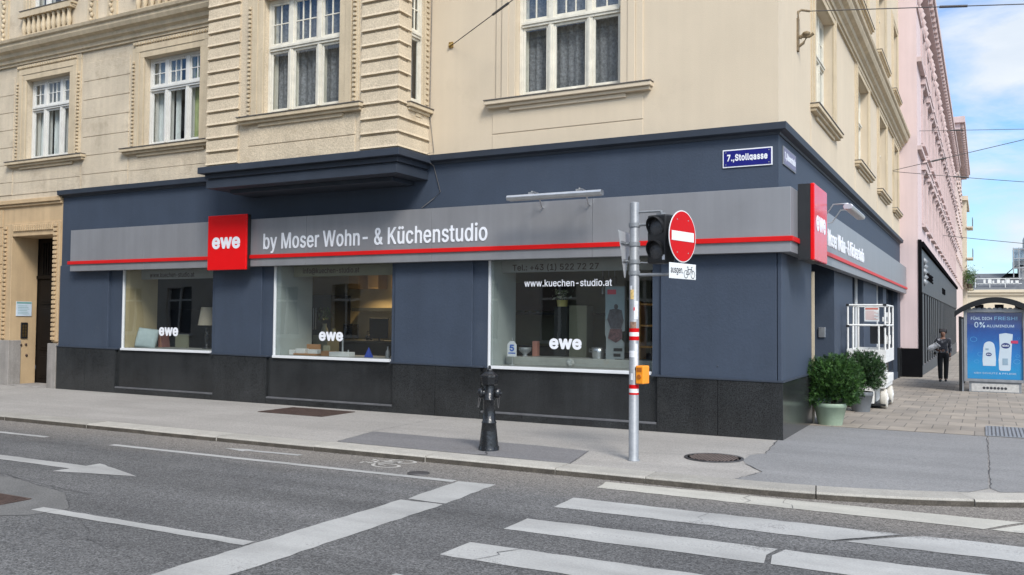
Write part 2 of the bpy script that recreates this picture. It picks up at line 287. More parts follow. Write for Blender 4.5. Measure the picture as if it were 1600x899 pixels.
# ------------------------------------------------------------------ mesh helpers
class MB:
    """collects shapes and links them as ONE mesh object"""
    def __init__(s): s.v = []; s.f = []; s.sm = []
    def add(s, vs, fs, smooth=False):
        o = len(s.v); s.v += [tuple(p) for p in vs]; s.f += [tuple(i + o for i in f) for f in fs]; s.sm += [smooth] * len(fs); return s
    def box(s, x0, y0, z0, x1, y1, z1, M=None):
        if x0 > x1: x0, x1 = x1, x0
        if y0 > y1: y0, y1 = y1, y0
        if z0 > z1: z0, z1 = z1, z0
        vs = [Vector(p) for p in ((x0,y0,z0),(x1,y0,z0),(x1,y1,z0),(x0,y1,z0),(x0,y0,z1),(x1,y0,z1),(x1,y1,z1),(x0,y1,z1))]
        if M is not None: vs = [M @ p for p in vs]
        return s.add(vs, [(0,3,2,1),(4,5,6,7),(0,1,5,4),(1,2,6,5),(2,3,7,6),(3,0,4,7)])
    def quad(s, a, b, c, d): return s.add([a, b, c, d], [(0,1,2,3)])
    def prism(s, pts, d, M=None):
        """polygon of (x, z) points in the XZ plane, extruded by d along +Y"""
        n = len(pts); vs = [Vector((x, 0, z)) for x, z in pts] + [Vector((x, d, z)) for x, z in pts]
        if M is not None: vs = [M @ p for p in vs]
        fs = [tuple(range(n)), tuple(range(2*n-1, n-1, -1))] + [(i, i+n, (i+1) % n + n, (i+1) % n) for i in range(n)]
        return s.add(vs, fs)
    def tube(s, pts, r, n=8, cap=True, r1=None):
        pts = [Vector(p) for p in pts]; vs = []; fs = []; up = Vector((0,0,1)); m = len(pts)
        for i, p in enumerate(pts):
            t = (pts[min(i+1, m-1)] - pts[max(i-1, 0)]).normalized()
            a = t.cross(up) if abs(t.dot(up)) < 0.95 else t.cross(Vector((1,0,0)))
            a.normalize(); b = t.cross(a).normalized()
            rr = r if r1 is None else r + (r1 - r) * i / max(1, m-1)
            vs += [p + (a * math.cos(2*math.pi*k/n) + b * math.sin(2*math.pi*k/n)) * rr for k in range(n)]
        for i in range(m-1):
            fs += [(i*n+k, i*n+(k+1) % n, (i+1)*n+(k+1) % n, (i+1)*n+k) for k in range(n)]
        s.add(vs, fs, True)
        if cap: s.add([vs[k] for k in range(n)], [tuple(range(n-1, -1, -1))]); s.add(vs[-n:], [tuple(range(n))])
        return s
    def lathe(s, prof, n=24, M=None, cap=True, smooth=True):
        vs = [Vector((r*math.cos(2*math.pi*k/n), r*math.sin(2*math.pi*k/n), z)) for r, z in prof for k in range(n)]
        if M is not None: vs = [M @ p for p in vs]
        fs = [(i*n+k, i*n+(k+1) % n, (i+1)*n+(k+1) % n, (i+1)*n+k) for i in range(len(prof)-1) for k in range(n)]
        s.add(vs, fs, smooth)
        if cap: s.add(vs[:n], [tuple(range(n-1, -1, -1))]); s.add(vs[-n:], [tuple(range(n))])
        return s
    def build(s, name, m, parent=None, bevel=0.0, loc=None):
        me = bpy.data.meshes.new(name); me.from_pydata(s.v, [], s.f); me.update()
        me.polygons.foreach_set('use_smooth', s.sm)
        me.materials.append(m)
        o = bpy.data.objects.new(name, me); COL.objects.link(o)
        if parent is not None: o.parent = parent
        if loc is not None: o.location = loc
        if bevel > 0:
            b = o.modifiers.new('bevel', 'BEVEL'); b.width = bevel; b.segments = 2; b.limit_method = 'ANGLE'; b.angle_limit = R(40)
        return o
def tag(o, label, cat, group=None):
    o['label'] = label; o['category'] = cat
    if group: o['group'] = group
    return o
def struct(o): o['kind'] = 'structure'; return o
def thing(name, label, cat, loc=(0,0,0), rz=0.0, group=None):
    o = bpy.data.objects.new(name, None); COL.objects.link(o); o.location = loc; o.rotation_euler = (0, 0, rz); o.empty_display_size = 0.3
    return tag(o, label, cat, group)
def copy_tree(o, parent=None):
    c = o.copy(); COL.objects.link(c)
    if parent is not None: c.parent = parent
    for ch in [x for x in bpy.data.objects if x.parent == o]: copy_tree(ch, c)
    return c
_txt = {}
# outlines of the sign lettering: character -> (advance, contours), thousandths of an em
GLYPH = {
    '!': (208, '147,65 152,45 150,25 145,13 125,-7 101,-13 73,-8 49,17 43,41 49,65 73,89 85,94 109,94 133,82/139,513 141,469 137,161 133,154 125,151 69,151 61,155 59,161 55,513 65,518 129,518'),
    '%': (688, '602,167 610,127 609,79 605,59 588,24 572,6 560,-3 532,-15 504,-19 488,-18 456,-10 440,-2 420,16 411,27 400,50 391,95 391,123 395,147 403,175 410,187 440,216 464,228 488,233 516,233 540,227 556,220 574,207 589,191/548,511 546,503 533,483 201,-1 196,-7 188,-9 136,-9 128,-7 124,-2 126,7 140,27 472,510 484,518 540,517 544,517/537,143 530,159 516,169 500,171 488,169 477,163 470,155 463,135 462,91 465,75 474,55 488,45 512,45 528,54 536,71 540,91 540,123/273,467 280,443 285,415 285,387 281,359 274,335 265,319 236,290 220,282 196,275 168,274 144,278 116,289 100,302 88,315 78,331 67,371 67,431 72,451 83,475 94,491 117,511 136,520 160,525 196,524 216,520 232,512 248,500/210,439 200,456 176,464 160,460 148,453 139,435 136,415 136,383 140,363 152,343 164,337 188,337 198,343 209,359 213,375 214,419'),
    '&': (460, '416,226 412,166 400,126 379,86 445,6 446,-2 443,-7 363,-8 354,-2 327,29 299,10 243,-11 191,-16 135,-8 91,13 58,42 46,58 34,82 26,118 26,146 30,170 42,198 64,226 121,278 106,298 78,342 67,386 66,402 69,426 73,442 83,462 94,478 111,495 131,508 151,516 191,522 235,519 271,506 287,496 305,478 325,446 332,418 333,402 328,370 308,330 275,296 235,266 233,262 323,153 328,154 336,182 340,222 344,230 351,233 407,232/277,90 171,217 135,191 118,170 109,154 106,138 109,106 123,84 147,65 175,57 215,57 251,69 278,86/249,426 239,439 227,447 211,451 187,451 163,439 153,426 146,402 150,374 159,358 183,324 215,345 235,363 249,382 253,402'),
    '(': (285, '244,541 243,533 208,453 181,365 169,309 160,221 161,173 165,137 176,81 197,17 244,-91 244,-99 234,-105 178,-105 174,-104 166,-95 140,-47 116,9 93,93 85,141 80,201 81,245 85,285 101,369 113,413 137,481 165,537 174,547 182,548 234,548'),
    ')': (285, '152,441 179,337 191,257 191,157 183,105 171,57 152,-3 131,-51 102,-102 94,-105 38,-105 29,-99 29,-91 70,2 92,65 107,133 112,173 112,245 103,313 86,385 63,457 33,525 29,541 38,547 102,546 127,501'),
    '+': (465, '400,227 400,175 394,165 266,163 264,159 264,35 262,30 254,25 198,25 190,31 189,159 186,163 66,163 58,165 52,171 52,223 58,233 186,235 189,239 189,363 194,371 198,373 254,373 263,367 264,239 266,235 386,235 394,233'),
    ',': (200, '145,74 144,62 92,-122 87,-127 79,-128 39,-128 30,-122 30,-110 61,74 71,80 135,80'),
    '-': (465, '344,249 345,189 339,180 119,179 111,180 107,184 105,241 111,251 335,253'),
    '.': (200, '148,57 150,37 145,17 127,-3 107,-12 91,-13 71,-8 48,13 43,26 41,45 45,65 67,87 83,94 95,96 119,91 136,77'),
    '0': (465, '394,394 406,350 413,290 413,218 406,158 394,114 374,70 357,46 329,17 293,-3 265,-12 237,-15 189,-12 161,-4 125,16 95,46 76,74 59,114 48,154 40,218 40,290 48,354 61,398 76,434 96,462 125,492 157,511 205,523 249,523 297,511 329,491 358,462 379,430/313,386 302,406 285,428 269,440 249,448 225,451 201,447 173,432 156,414 141,386 131,362 124,334 120,298 120,210 124,174 139,126 156,94 169,80 185,68 205,61 241,60 261,66 285,81 302,102 315,126 323,150 330,182 334,226 334,282 330,326'),
    '1': (465, '283,513 285,505 285,69 289,64 389,64 396,61 400,53 399,-3 389,-9 73,-8 67,1 68,57 73,63 89,64 202,65 203,425 201,431 93,352 85,350 79,353 77,361 78,429 85,437 197,518 273,518'),
    '2': (465, '382,421 389,389 390,365 386,337 370,293 343,253 309,213 174,69 177,66 389,66 396,61 398,53 398,1 393,-7 385,-9 61,-8 55,1 55,49 132,133 242,249 285,301 307,341 310,357 310,389 299,417 281,434 257,446 233,450 213,450 181,441 157,424 139,393 133,356 125,353 69,353 61,355 57,365 63,409 75,441 91,465 117,490 161,514 197,522 225,525 253,522 289,514 309,506 333,489 366,453'),
    '3': (465, '379,514 381,506 381,462 378,454 243,302 253,298 281,294 321,279 353,256 379,226 398,182 402,142 393,94 378,62 353,32 313,4 281,-7 241,-15 197,-15 157,-8 105,13 64,50 52,70 41,98 36,122 36,134 41,140 113,140 117,134 123,110 133,92 157,72 193,61 241,60 269,68 297,85 314,110 319,126 319,162 309,190 299,206 269,227 229,237 153,240 148,250 148,298 151,306 270,442 65,445 61,454 61,506 63,514 73,518 369,518'),
    '4': (465, '319,513 319,505 315,497 124,173 272,173 275,321 285,327 345,326 351,321 352,313 353,173 413,171 419,169 422,161 422,109 420,101 409,96 377,96 357,96 352,93 352,5 349,-5 341,-9 285,-9 277,-6 273,1 273,93 269,96 45,96 37,97 31,105 31,157 36,169 239,513 249,518 309,518'),
    '5': (465, '375,510 375,454 369,444 161,443 156,418 146,330 146,322 149,321 193,339 225,343 281,335 301,328 329,311 365,274 379,254 394,214 398,194 400,162 398,138 390,102 378,74 361,50 333,22 309,5 289,-4 245,-14 201,-15 161,-7 133,5 113,18 76,54 63,78 58,94 51,126 53,134 57,138 121,139 129,134 136,110 148,90 169,73 185,64 201,60 245,61 273,72 294,90 314,126 318,150 318,178 305,218 285,244 261,259 233,267 201,267 157,255 133,239 125,237 65,245 59,250 80,450 90,514 101,518 361,518 369,516'),
    '7': (465, '400,509 400,453 397,441 173,-3 163,-9 99,-9 91,-5 89,1 174,173 309,441 307,443 59,444 53,453 55,513 67,518 387,518 395,516'),
    '8': (465, '382,430 391,378 381,330 366,302 347,282 327,266 357,248 375,230 393,202 403,182 406,166 410,138 407,106 398,78 373,42 345,17 305,-3 249,-15 205,-15 161,-8 113,13 79,42 61,67 52,86 44,118 44,154 52,186 56,198 78,230 101,252 125,266 105,281 84,306 72,326 64,354 61,382 64,406 71,434 88,462 117,491 145,508 165,516 197,523 253,523 289,515 329,495 366,458/322,170 305,196 277,216 257,223 233,226 193,222 173,215 161,207 145,194 136,182 127,162 124,142 128,114 144,86 169,69 193,61 217,58 261,62 289,73 315,94 326,122 327,150/307,402 292,426 284,434 265,444 233,451 197,448 165,432 147,406 142,382 146,350 161,324 173,313 189,305 221,299 257,303 285,317 299,334 305,346 310,370'),
    ':': (200, '148,57 150,37 145,17 127,-3 107,-12 91,-13 71,-8 48,13 43,26 41,45 45,65 67,87 83,94 95,96 119,91 136,77/148,333 150,313 145,293 131,275 111,264 91,262 71,268 54,281 43,301 41,321 46,341 60,357 75,367 95,371 119,365 136,353'),
    '@': (688, '625,322 638,274 644,222 642,162 629,90 614,54 581,19 561,9 521,2 489,4 457,14 435,30 421,46 401,29 377,13 345,5 305,5 265,17 245,28 223,50 207,70 188,114 180,162 181,210 189,242 199,270 213,292 253,330 277,343 313,351 349,351 369,347 389,339 409,327 411,338 417,343 477,343 482,338 483,330 484,98 488,86 497,74 517,68 541,73 551,82 558,94 567,126 571,170 570,246 563,286 550,318 534,346 501,383 449,415 409,427 385,431 353,433 309,431 285,427 245,416 217,402 189,384 164,358 139,322 123,286 112,242 108,206 108,150 113,106 124,66 148,18 171,-10 189,-27 221,-47 257,-62 293,-71 329,-75 377,-76 433,-67 485,-52 493,-52 498,-58 512,-106 508,-114 485,-124 437,-136 373,-144 321,-143 261,-135 221,-124 181,-107 145,-84 121,-64 91,-30 76,-6 56,34 43,78 36,118 31,174 33,214 40,266 52,310 68,346 92,386 113,409 145,440 181,463 217,478 261,491 313,499 369,500 433,492 473,478 505,463 541,440 591,386 611,354/403,246 393,261 381,272 361,279 333,283 305,278 279,262 268,250 259,234 252,206 252,162 256,138 265,114 272,102 285,88 309,76 337,74 357,77 377,85 387,94 403,118 411,158 412,210'),
    'A': (492, '286,509 469,9 471,-3 461,-9 397,-9 389,-5 337,133 181,133 145,133 139,129 93,-3 89,-7 17,-9 8,-3 8,5 191,509 197,516 205,518 273,518 281,515/241,417 237,420 235,417 201,305 169,209 233,208 310,209 260,353'),
    'B': (468, '398,425 407,377 406,353 399,325 378,293 357,276 344,269 343,265 377,246 399,225 413,201 422,177 426,153 426,117 419,85 398,49 373,23 345,9 321,0 285,-7 65,-9 57,-8 53,-4 51,5 53,513 65,518 245,518 305,510 333,499 357,483 378,461 390,445/342,165 331,185 316,201 301,211 281,218 249,222 137,222 134,217 134,121 134,69 137,66 249,66 281,69 313,80 325,87 337,102 342,113 346,133/322,397 317,409 305,423 289,435 277,438 241,443 137,443 134,441 134,337 134,297 137,294 237,294 273,299 299,313 315,329 319,337 327,365'),
    'C': (522, '467,402 482,350 479,342 469,339 409,340 399,346 390,374 373,401 349,423 329,435 301,444 273,447 237,444 209,435 189,424 166,406 148,386 136,366 120,322 112,258 115,210 120,186 132,150 148,122 166,102 189,84 209,73 237,65 273,62 301,65 341,80 364,98 378,114 390,134 399,162 405,168 477,168 482,158 469,114 458,90 437,60 405,29 369,6 317,-11 293,-15 253,-15 221,-11 181,0 153,13 117,40 95,62 85,74 61,114 44,158 36,198 32,270 35,306 45,354 61,394 85,434 117,468 145,492 189,511 233,522 269,525 321,519 357,508 389,492 417,469 446,438'),
    'D': (514, '455,361 467,309 471,257 467,201 457,157 442,117 418,77 385,44 357,24 309,4 257,-7 225,-9 57,-8 51,1 51,133 51,505 53,513 57,517 229,518 273,514 321,502 357,486 385,466 403,449 418,433 437,401/374,349 358,381 340,401 313,422 285,434 225,443 137,443 134,441 134,145 134,69 137,66 217,66 265,71 285,76 313,88 336,105 355,125 371,153 382,185 387,209 390,249 389,281 382,325'),
    'E': (431, '379,513 381,457 379,449 373,443 137,443 134,441 134,297 137,295 353,295 363,289 364,281 363,229 361,223 353,220 137,220 134,217 134,69 137,66 321,66 373,66 383,61 383,1 377,-8 65,-9 57,-8 52,-3 51,509 57,517 65,518 369,518'),
    'F': (422, '378,509 378,453 373,445 369,443 137,443 134,441 134,289 137,287 345,287 354,281 355,273 355,221 353,217 345,212 137,212 134,209 134,117 133,-3 129,-7 121,-9 61,-9 52,-3 53,513 65,518 365,518 373,516'),
    'G': (532, '475,382 483,350 477,341 405,341 399,346 390,370 370,402 353,418 333,432 301,444 269,447 237,444 217,438 185,423 165,407 148,386 136,366 120,322 112,250 115,210 121,182 132,150 148,122 169,100 193,81 221,69 245,64 273,62 297,64 317,69 345,82 361,93 382,118 399,150 403,166 405,186 401,190 285,190 277,193 274,202 274,254 281,264 481,264 487,254 487,214 485,170 475,122 459,86 439,58 409,29 381,11 357,0 313,-12 265,-16 221,-11 177,1 145,17 105,51 83,74 60,114 43,158 35,198 32,230 32,278 36,314 44,354 64,402 83,434 117,470 145,492 185,511 217,520 269,525 317,519 365,503 389,490 409,476 443,442 458,418'),
    'H': (529, '466,509 466,5 461,-7 393,-9 384,-3 383,221 381,223 137,223 134,221 134,1 129,-7 125,-9 56,-7 52,-3 51,5 53,513 61,518 121,518 129,516 134,509 134,301 137,298 381,298 383,301 385,513 393,518 453,518 461,516'),
    'I': (312, '276,513 278,453 272,444 196,443 192,441 192,69 196,66 268,66 276,61 278,53 277,-3 272,-8 264,-9 36,-9 28,-8 23,-3 22,53 24,61 32,66 104,66 109,69 109,441 104,443 28,444 22,453 24,513 36,518 264,518'),
    'K': (479, '455,513 455,505 453,502 255,289 453,9 457,1 457,-3 453,-7 445,-9 373,-9 365,-5 197,230 135,165 134,93 134,5 129,-7 61,-9 52,-3 53,513 61,518 121,518 129,516 134,509 133,273 137,272 192,337 357,514 369,518 445,518'),
    'L': (405, '370,57 370,1 365,-7 361,-9 65,-9 57,-8 52,-3 51,453 51,509 57,517 121,518 129,516 134,509 134,69 137,66 357,66 365,64'),
    'M': (640, '575,513 577,505 577,5 572,-7 565,-9 505,-9 496,-3 496,361 493,368 462,281 362,25 351,-3 345,-8 285,-9 276,1 159,293 133,368 130,361 131,245 130,-3 125,-8 117,-9 61,-9 52,-3 51,505 53,513 57,517 149,518 159,513 291,177 313,107 317,109 347,201 468,513 481,518 565,518'),
    'N': (535, '471,513 471,-3 461,-9 389,-9 379,-3 192,289 133,389 131,377 134,317 134,1 129,-7 125,-9 56,-7 52,-3 51,5 53,513 61,518 133,518 145,511 358,177 389,123 391,129 391,513 401,518 461,518'),
    'P': (457, '406,413 414,385 418,353 414,309 398,261 382,237 361,216 337,199 313,189 277,180 241,177 137,177 134,173 134,5 129,-7 61,-9 52,-3 51,85 51,505 53,513 65,518 237,518 277,514 309,507 337,495 361,478 391,445 399,433/326,397 305,423 293,431 273,439 241,443 137,443 134,441 134,289 134,253 137,251 249,252 273,256 293,264 315,281 331,313 334,329 334,365'),
    'R': (461, '410,409 418,349 415,317 406,285 397,266 383,245 361,225 328,205 433,9 436,1 433,-6 425,-9 357,-9 349,-7 345,-3 241,188 137,189 134,185 134,113 133,-3 129,-7 121,-9 61,-9 52,-3 53,513 65,518 237,518 277,515 313,507 341,495 382,461 398,437/326,401 317,415 297,430 257,442 137,443 134,441 134,297 134,269 137,264 245,264 277,268 293,275 309,284 319,293 327,305 334,329 335,373'),
    'S': (459, '401,424 408,396 410,380 406,372 399,369 339,369 329,376 325,396 313,416 299,428 275,442 227,450 187,446 159,434 142,420 129,400 124,376 126,360 131,348 143,334 159,323 207,303 315,273 359,249 396,212 404,200 416,160 415,112 407,84 397,64 370,32 343,11 295,-9 259,-16 231,-18 199,-17 171,-13 127,0 87,24 55,58 38,92 29,136 35,145 103,146 112,140 118,116 126,100 151,76 183,62 203,59 247,59 279,67 307,82 324,100 336,128 336,148 332,164 311,186 283,201 179,231 119,255 84,280 59,310 46,348 43,372 46,404 53,428 67,452 91,478 131,504 163,517 223,525 267,522 311,510 343,493 363,477 383,455'),
    'T': (461, '426,509 426,453 421,445 269,443 266,441 265,-3 261,-7 253,-9 193,-9 185,-3 184,161 184,441 181,443 29,444 23,453 25,513 37,518 413,518 421,516'),
    'U': (529, '466,509 466,173 463,137 455,105 442,77 430,61 393,23 369,8 341,-4 297,-15 265,-17 221,-15 189,-8 157,4 122,25 93,54 76,77 61,113 51,169 51,453 51,509 57,517 121,518 131,513 133,505 133,177 135,153 140,137 159,101 173,88 193,75 229,63 285,62 309,68 345,88 369,117 382,157 384,509 389,516 397,518 457,518'),
    'V': (492, '471,513 470,501 287,-3 277,-9 205,-9 195,-3 28,449 8,505 9,513 17,518 81,518 89,515 94,509 209,185 241,87 275,193 387,513 397,518 461,518'),
    'W': (698, '677,513 678,505 542,9 538,-3 529,-9 457,-9 447,-3 346,377 341,381 326,317 238,-3 233,-8 225,-9 157,-9 149,-5 144,5 25,443 8,505 9,513 21,518 81,518 89,513 193,111 299,513 309,518 377,518 385,515 398,477 493,109 595,513 605,518 669,518'),
    'Z': (450, '406,509 406,465 402,453 185,137 136,69 137,65 397,66 405,63 407,57 407,-3 397,-9 45,-9 35,-3 33,45 36,53 240,353 303,441 297,444 37,444 31,453 33,513 45,518 393,518 401,516'),
    'a': (401, '337,308 344,280 346,256 346,4 345,-4 339,-8 275,-8 269,-4 267,27 243,6 215,-8 175,-17 147,-17 119,-13 87,-2 71,8 51,26 29,60 23,84 22,120 29,152 37,168 60,192 91,210 119,218 175,229 251,239 263,245 267,260 264,280 260,292 251,303 235,314 211,321 175,321 143,309 121,292 103,266 95,266 39,282 33,288 33,296 42,316 53,332 79,357 111,377 151,389 187,393 211,393 263,382 275,377 303,358 320,340/267,172 263,174 231,167 159,157 135,150 119,141 106,128 101,108 102,92 115,70 135,59 171,54 207,59 231,71 252,92 263,116 267,136'),
    'b': (436, '380,293 395,237 399,185 395,141 379,81 363,53 338,24 302,0 270,-13 250,-16 222,-17 186,-11 154,5 122,35 120,-3 114,-8 50,-8 45,-3 44,5 44,189 44,505 46,513 54,518 110,518 118,516 123,509 123,353 126,346 162,378 182,387 222,393 262,391 290,383 326,362 355,333/306,261 299,277 286,295 258,314 246,318 222,321 198,319 182,314 162,302 141,277 132,257 125,229 122,201 123,161 134,117 144,97 156,81 182,63 194,59 218,56 246,59 258,63 278,76 298,101 308,121 315,145 319,201 315,233'),
    'c': (408, '364,297 370,277 367,271 303,254 297,257 285,281 273,297 247,314 235,318 211,321 183,319 155,306 139,292 117,257 110,233 105,185 115,125 126,101 137,85 147,75 167,63 211,55 251,64 275,82 284,93 297,121 303,125 367,109 371,101 360,69 341,41 311,14 295,3 267,-9 227,-16 203,-17 167,-13 139,-5 103,16 62,57 50,77 37,109 26,173 26,205 30,237 34,257 45,289 66,325 91,351 111,367 139,382 171,391 227,393 263,385 291,374 311,363 340,337'),
    'd': (436, '379,513 380,-3 371,-9 311,-8 305,-3 303,35 271,5 247,-8 215,-16 175,-16 131,-4 107,8 87,24 72,41 62,53 46,81 35,113 27,149 25,181 26,217 34,261 47,297 63,325 89,353 108,369 135,383 163,391 203,393 243,387 267,375 299,345 302,349 302,505 304,513 315,518 371,518/293,257 271,293 255,307 231,318 207,321 183,319 167,315 147,302 126,277 115,253 110,233 106,205 106,173 110,145 117,121 126,101 137,85 151,73 175,60 203,56 219,57 243,63 259,73 272,85 283,101 292,121 300,153 303,193 300,225'),
    'e': (416, '364,289 373,261 379,225 380,173 375,162 367,160 111,160 107,157 111,129 126,97 151,72 175,60 211,55 247,60 275,75 288,89 298,109 307,114 359,102 371,96 373,85 365,65 351,45 337,29 295,0 263,-12 239,-16 207,-17 171,-13 139,-4 115,7 91,25 62,57 46,85 35,117 26,169 27,225 46,293 70,329 91,351 111,367 139,381 167,390 211,393 255,387 279,379 303,366 344,325/291,261 272,293 259,306 243,315 207,321 179,318 159,310 139,296 121,273 106,233 111,230 295,230 297,233 297,241'),
    'f': (266, '252,521 237,469 231,461 223,460 203,465 175,462 163,456 153,441 151,425 152,389 227,387 236,381 236,325 227,319 152,317 151,1 147,-6 139,-9 83,-9 77,-7 73,-3 72,5 72,313 71,317 67,318 11,318 1,321 -3,329 -2,381 7,387 71,389 73,453 79,473 95,499 115,517 131,527 167,538 203,539 243,531'),
    'g': (437, '380,382 380,-30 371,-70 352,-102 319,-132 287,-147 255,-155 227,-159 179,-158 155,-155 127,-147 95,-131 79,-119 53,-90 45,-78 43,-66 55,-56 99,-32 107,-36 135,-66 147,-75 167,-84 187,-87 227,-87 255,-80 273,-70 290,-54 299,-30 302,38 299,43 271,16 247,4 215,-3 175,-3 135,6 107,20 87,35 62,62 47,86 34,118 27,154 26,218 33,262 45,294 65,326 91,355 107,368 135,382 175,392 219,392 239,388 259,380 279,367 303,343 305,382 311,387 371,388/293,258 284,278 272,294 255,307 239,316 219,320 183,319 147,303 126,278 110,238 105,190 110,150 116,130 125,110 137,94 147,85 171,73 191,69 219,69 239,73 263,85 273,94 288,118 300,154 303,202 300,230'),
    'h': (422, '356,309 363,277 366,245 364,-3 354,-9 298,-9 288,-3 287,237 284,265 276,285 266,299 253,309 230,318 210,320 186,318 154,302 133,277 125,253 122,-2 114,-9 54,-9 49,-7 44,1 46,513 58,518 110,518 121,513 123,505 123,353 126,350 150,371 170,382 194,390 222,393 258,391 298,378 314,367 336,345'),
    'i': (179, '122,381 123,1 118,-7 110,-9 54,-9 46,-4 44,5 45,381 50,387 58,388 114,387 118,387/130,505 135,485 132,465 128,457 110,441 94,435 70,436 54,443 38,461 32,481 36,501 40,509 58,525 82,533 98,530 114,523'),
    'k': (393, '368,381 367,373 214,217 380,5 380,-3 370,-9 290,-7 154,164 124,137 122,-2 114,-9 90,-9 50,-8 44,1 46,513 54,518 110,518 118,516 123,509 123,233 126,230 282,387 358,388'),
    'l': (201, '122,511 123,83 130,65 142,61 166,63 176,59 189,3 182,-6 162,-10 134,-11 110,-8 90,-1 66,17 53,35 45,67 44,507 48,515 54,517 110,518 118,517'),
    'n': (422, '356,309 363,277 366,245 366,5 362,-6 354,-9 298,-9 288,-3 287,237 284,265 278,281 266,299 250,311 230,318 190,319 166,310 150,299 141,289 130,269 124,249 123,125 122,-3 118,-7 110,-9 54,-9 45,-3 44,377 50,387 114,387 120,381 122,347 150,371 170,382 194,390 222,393 262,390 298,378 314,367 336,345'),
    'o': (427, '376,273 388,225 390,193 388,149 379,113 367,81 351,54 325,25 303,8 275,-5 251,-12 211,-17 167,-13 139,-5 112,9 76,41 62,57 50,77 39,104 30,141 25,185 29,233 38,269 49,297 66,325 95,354 131,378 171,391 203,393 243,391 275,382 303,368 335,340 352,321 368,293/299,253 279,289 267,301 247,313 231,319 203,321 183,319 155,306 139,292 125,273 114,249 110,233 105,185 115,125 126,101 137,85 147,75 167,63 195,56 211,55 239,60 263,72 290,101 305,137 309,161 309,213'),
    'r': (271, '252,385 252,325 249,317 242,314 206,317 182,314 162,307 140,289 132,277 124,257 122,-3 118,-7 110,-9 50,-8 44,1 44,33 45,381 54,387 114,387 120,381 122,352 146,374 162,383 186,391 210,394 238,393 246,391'),
    's': (377, '326,313 332,293 329,283 269,268 260,273 241,306 221,318 201,323 165,322 149,317 129,303 119,285 121,261 137,245 173,231 269,206 293,194 315,173 328,157 338,125 338,85 331,61 321,45 297,19 265,-1 213,-16 157,-16 133,-12 97,0 73,15 51,37 40,53 33,69 27,93 33,102 89,115 97,115 101,111 108,93 127,69 145,60 161,56 197,55 221,60 249,78 258,97 258,109 255,121 241,135 213,146 153,160 105,176 89,183 73,196 51,221 40,253 38,273 40,297 48,321 57,336 89,367 113,379 153,391 197,393 225,390 253,382 277,370 309,340'),
    't': (239, '212,381 213,329 209,321 199,318 139,318 135,313 135,93 139,73 147,63 167,59 199,63 207,60 211,53 220,13 220,-3 195,-12 167,-13 131,-9 107,0 91,11 78,25 69,37 61,57 56,93 56,313 55,317 51,318 7,319 1,321 -3,329 -2,381 7,387 55,389 56,469 60,477 67,480 123,480 132,477 135,469 136,389 203,387'),
    'u': (422, '364,384 366,376 366,4 364,-4 358,-8 302,-9 294,-7 289,0 289,28 286,33 262,10 242,-1 198,-13 166,-13 130,-6 94,14 73,36 60,56 52,76 45,108 44,272 44,376 46,383 58,388 110,388 120,384 123,376 123,140 125,120 130,104 144,80 162,67 174,62 198,59 230,63 254,76 267,88 280,112 286,132 289,384 298,388 354,388'),
    'w': (579, '553,381 441,9 437,-3 428,-9 368,-9 360,-3 284,268 207,-3 196,-9 140,-9 132,-5 127,5 38,297 15,381 20,387 28,388 84,388 93,385 97,377 148,193 168,117 172,113 183,165 243,381 248,387 256,388 320,387 325,381 370,221 396,111 401,121 471,381 476,387 484,388 544,387'),
    'y': (401, '380,380 212,-64 196,-96 168,-128 142,-145 110,-153 70,-153 47,-148 40,-144 39,-140 54,-82 62,-78 98,-81 118,-73 134,-52 152,-8 152,4 105,124 13,364 9,376 11,384 22,388 82,388 91,384 174,156 194,96 296,380 302,386 310,388 370,388'),
    'Ü': (529, '466,509 466,173 463,137 455,105 442,77 430,61 393,23 369,8 341,-4 297,-15 265,-17 221,-15 189,-8 157,4 122,25 93,54 76,77 61,113 51,169 51,453 51,509 57,517 121,518 131,513 133,505 133,177 135,153 140,137 159,101 173,88 193,75 229,63 285,62 309,68 345,88 369,117 382,157 384,509 389,516 397,518 457,518/233,629 236,609 231,589 209,568 189,563 165,568 149,582 140,597 137,613 144,637 157,651 169,659 189,662 213,655 230,637/377,629 380,609 375,589 353,568 329,563 309,568 293,582 284,597 281,613 288,637 301,651 313,659 333,662 357,655 374,637'),
    'ß': (453, '330,450 339,422 341,398 338,362 323,326 299,294 295,282 295,266 299,254 307,242 357,204 391,170 406,142 411,122 411,86 406,62 394,38 376,18 349,0 317,-10 285,-15 245,-15 205,-8 173,5 156,18 157,26 175,70 179,78 185,82 189,82 225,64 245,60 273,59 289,60 305,65 319,74 330,90 331,114 323,134 297,158 257,188 235,210 221,234 216,250 215,286 220,306 259,362 263,390 258,414 245,434 229,444 197,450 177,448 161,440 149,431 141,418 133,394 131,366 130,-2 121,-8 57,-8 51,2 52,378 56,414 68,450 89,478 125,507 157,519 197,525 217,523 253,515 281,503 318,470'),
    'ü': (422, '364,384 366,376 366,4 364,-4 358,-8 302,-9 294,-7 289,0 289,28 286,33 262,10 242,-1 198,-13 166,-13 130,-6 94,14 73,36 60,56 52,76 45,108 44,272 44,376 46,383 58,388 110,388 120,384 123,376 123,140 125,120 130,104 144,80 162,67 174,62 198,59 230,63 254,76 267,88 280,112 286,132 289,384 298,388 354,388/179,500 182,480 178,464 171,452 154,438 130,434 110,439 92,456 86,468 84,488 88,504 102,522 118,530 134,532 158,526 170,515/323,500 326,480 322,464 298,438 274,434 254,439 236,456 230,468 227,484 232,504 246,522 262,530 278,532 302,526 320,508'),
    ' ': (188, ''),
}
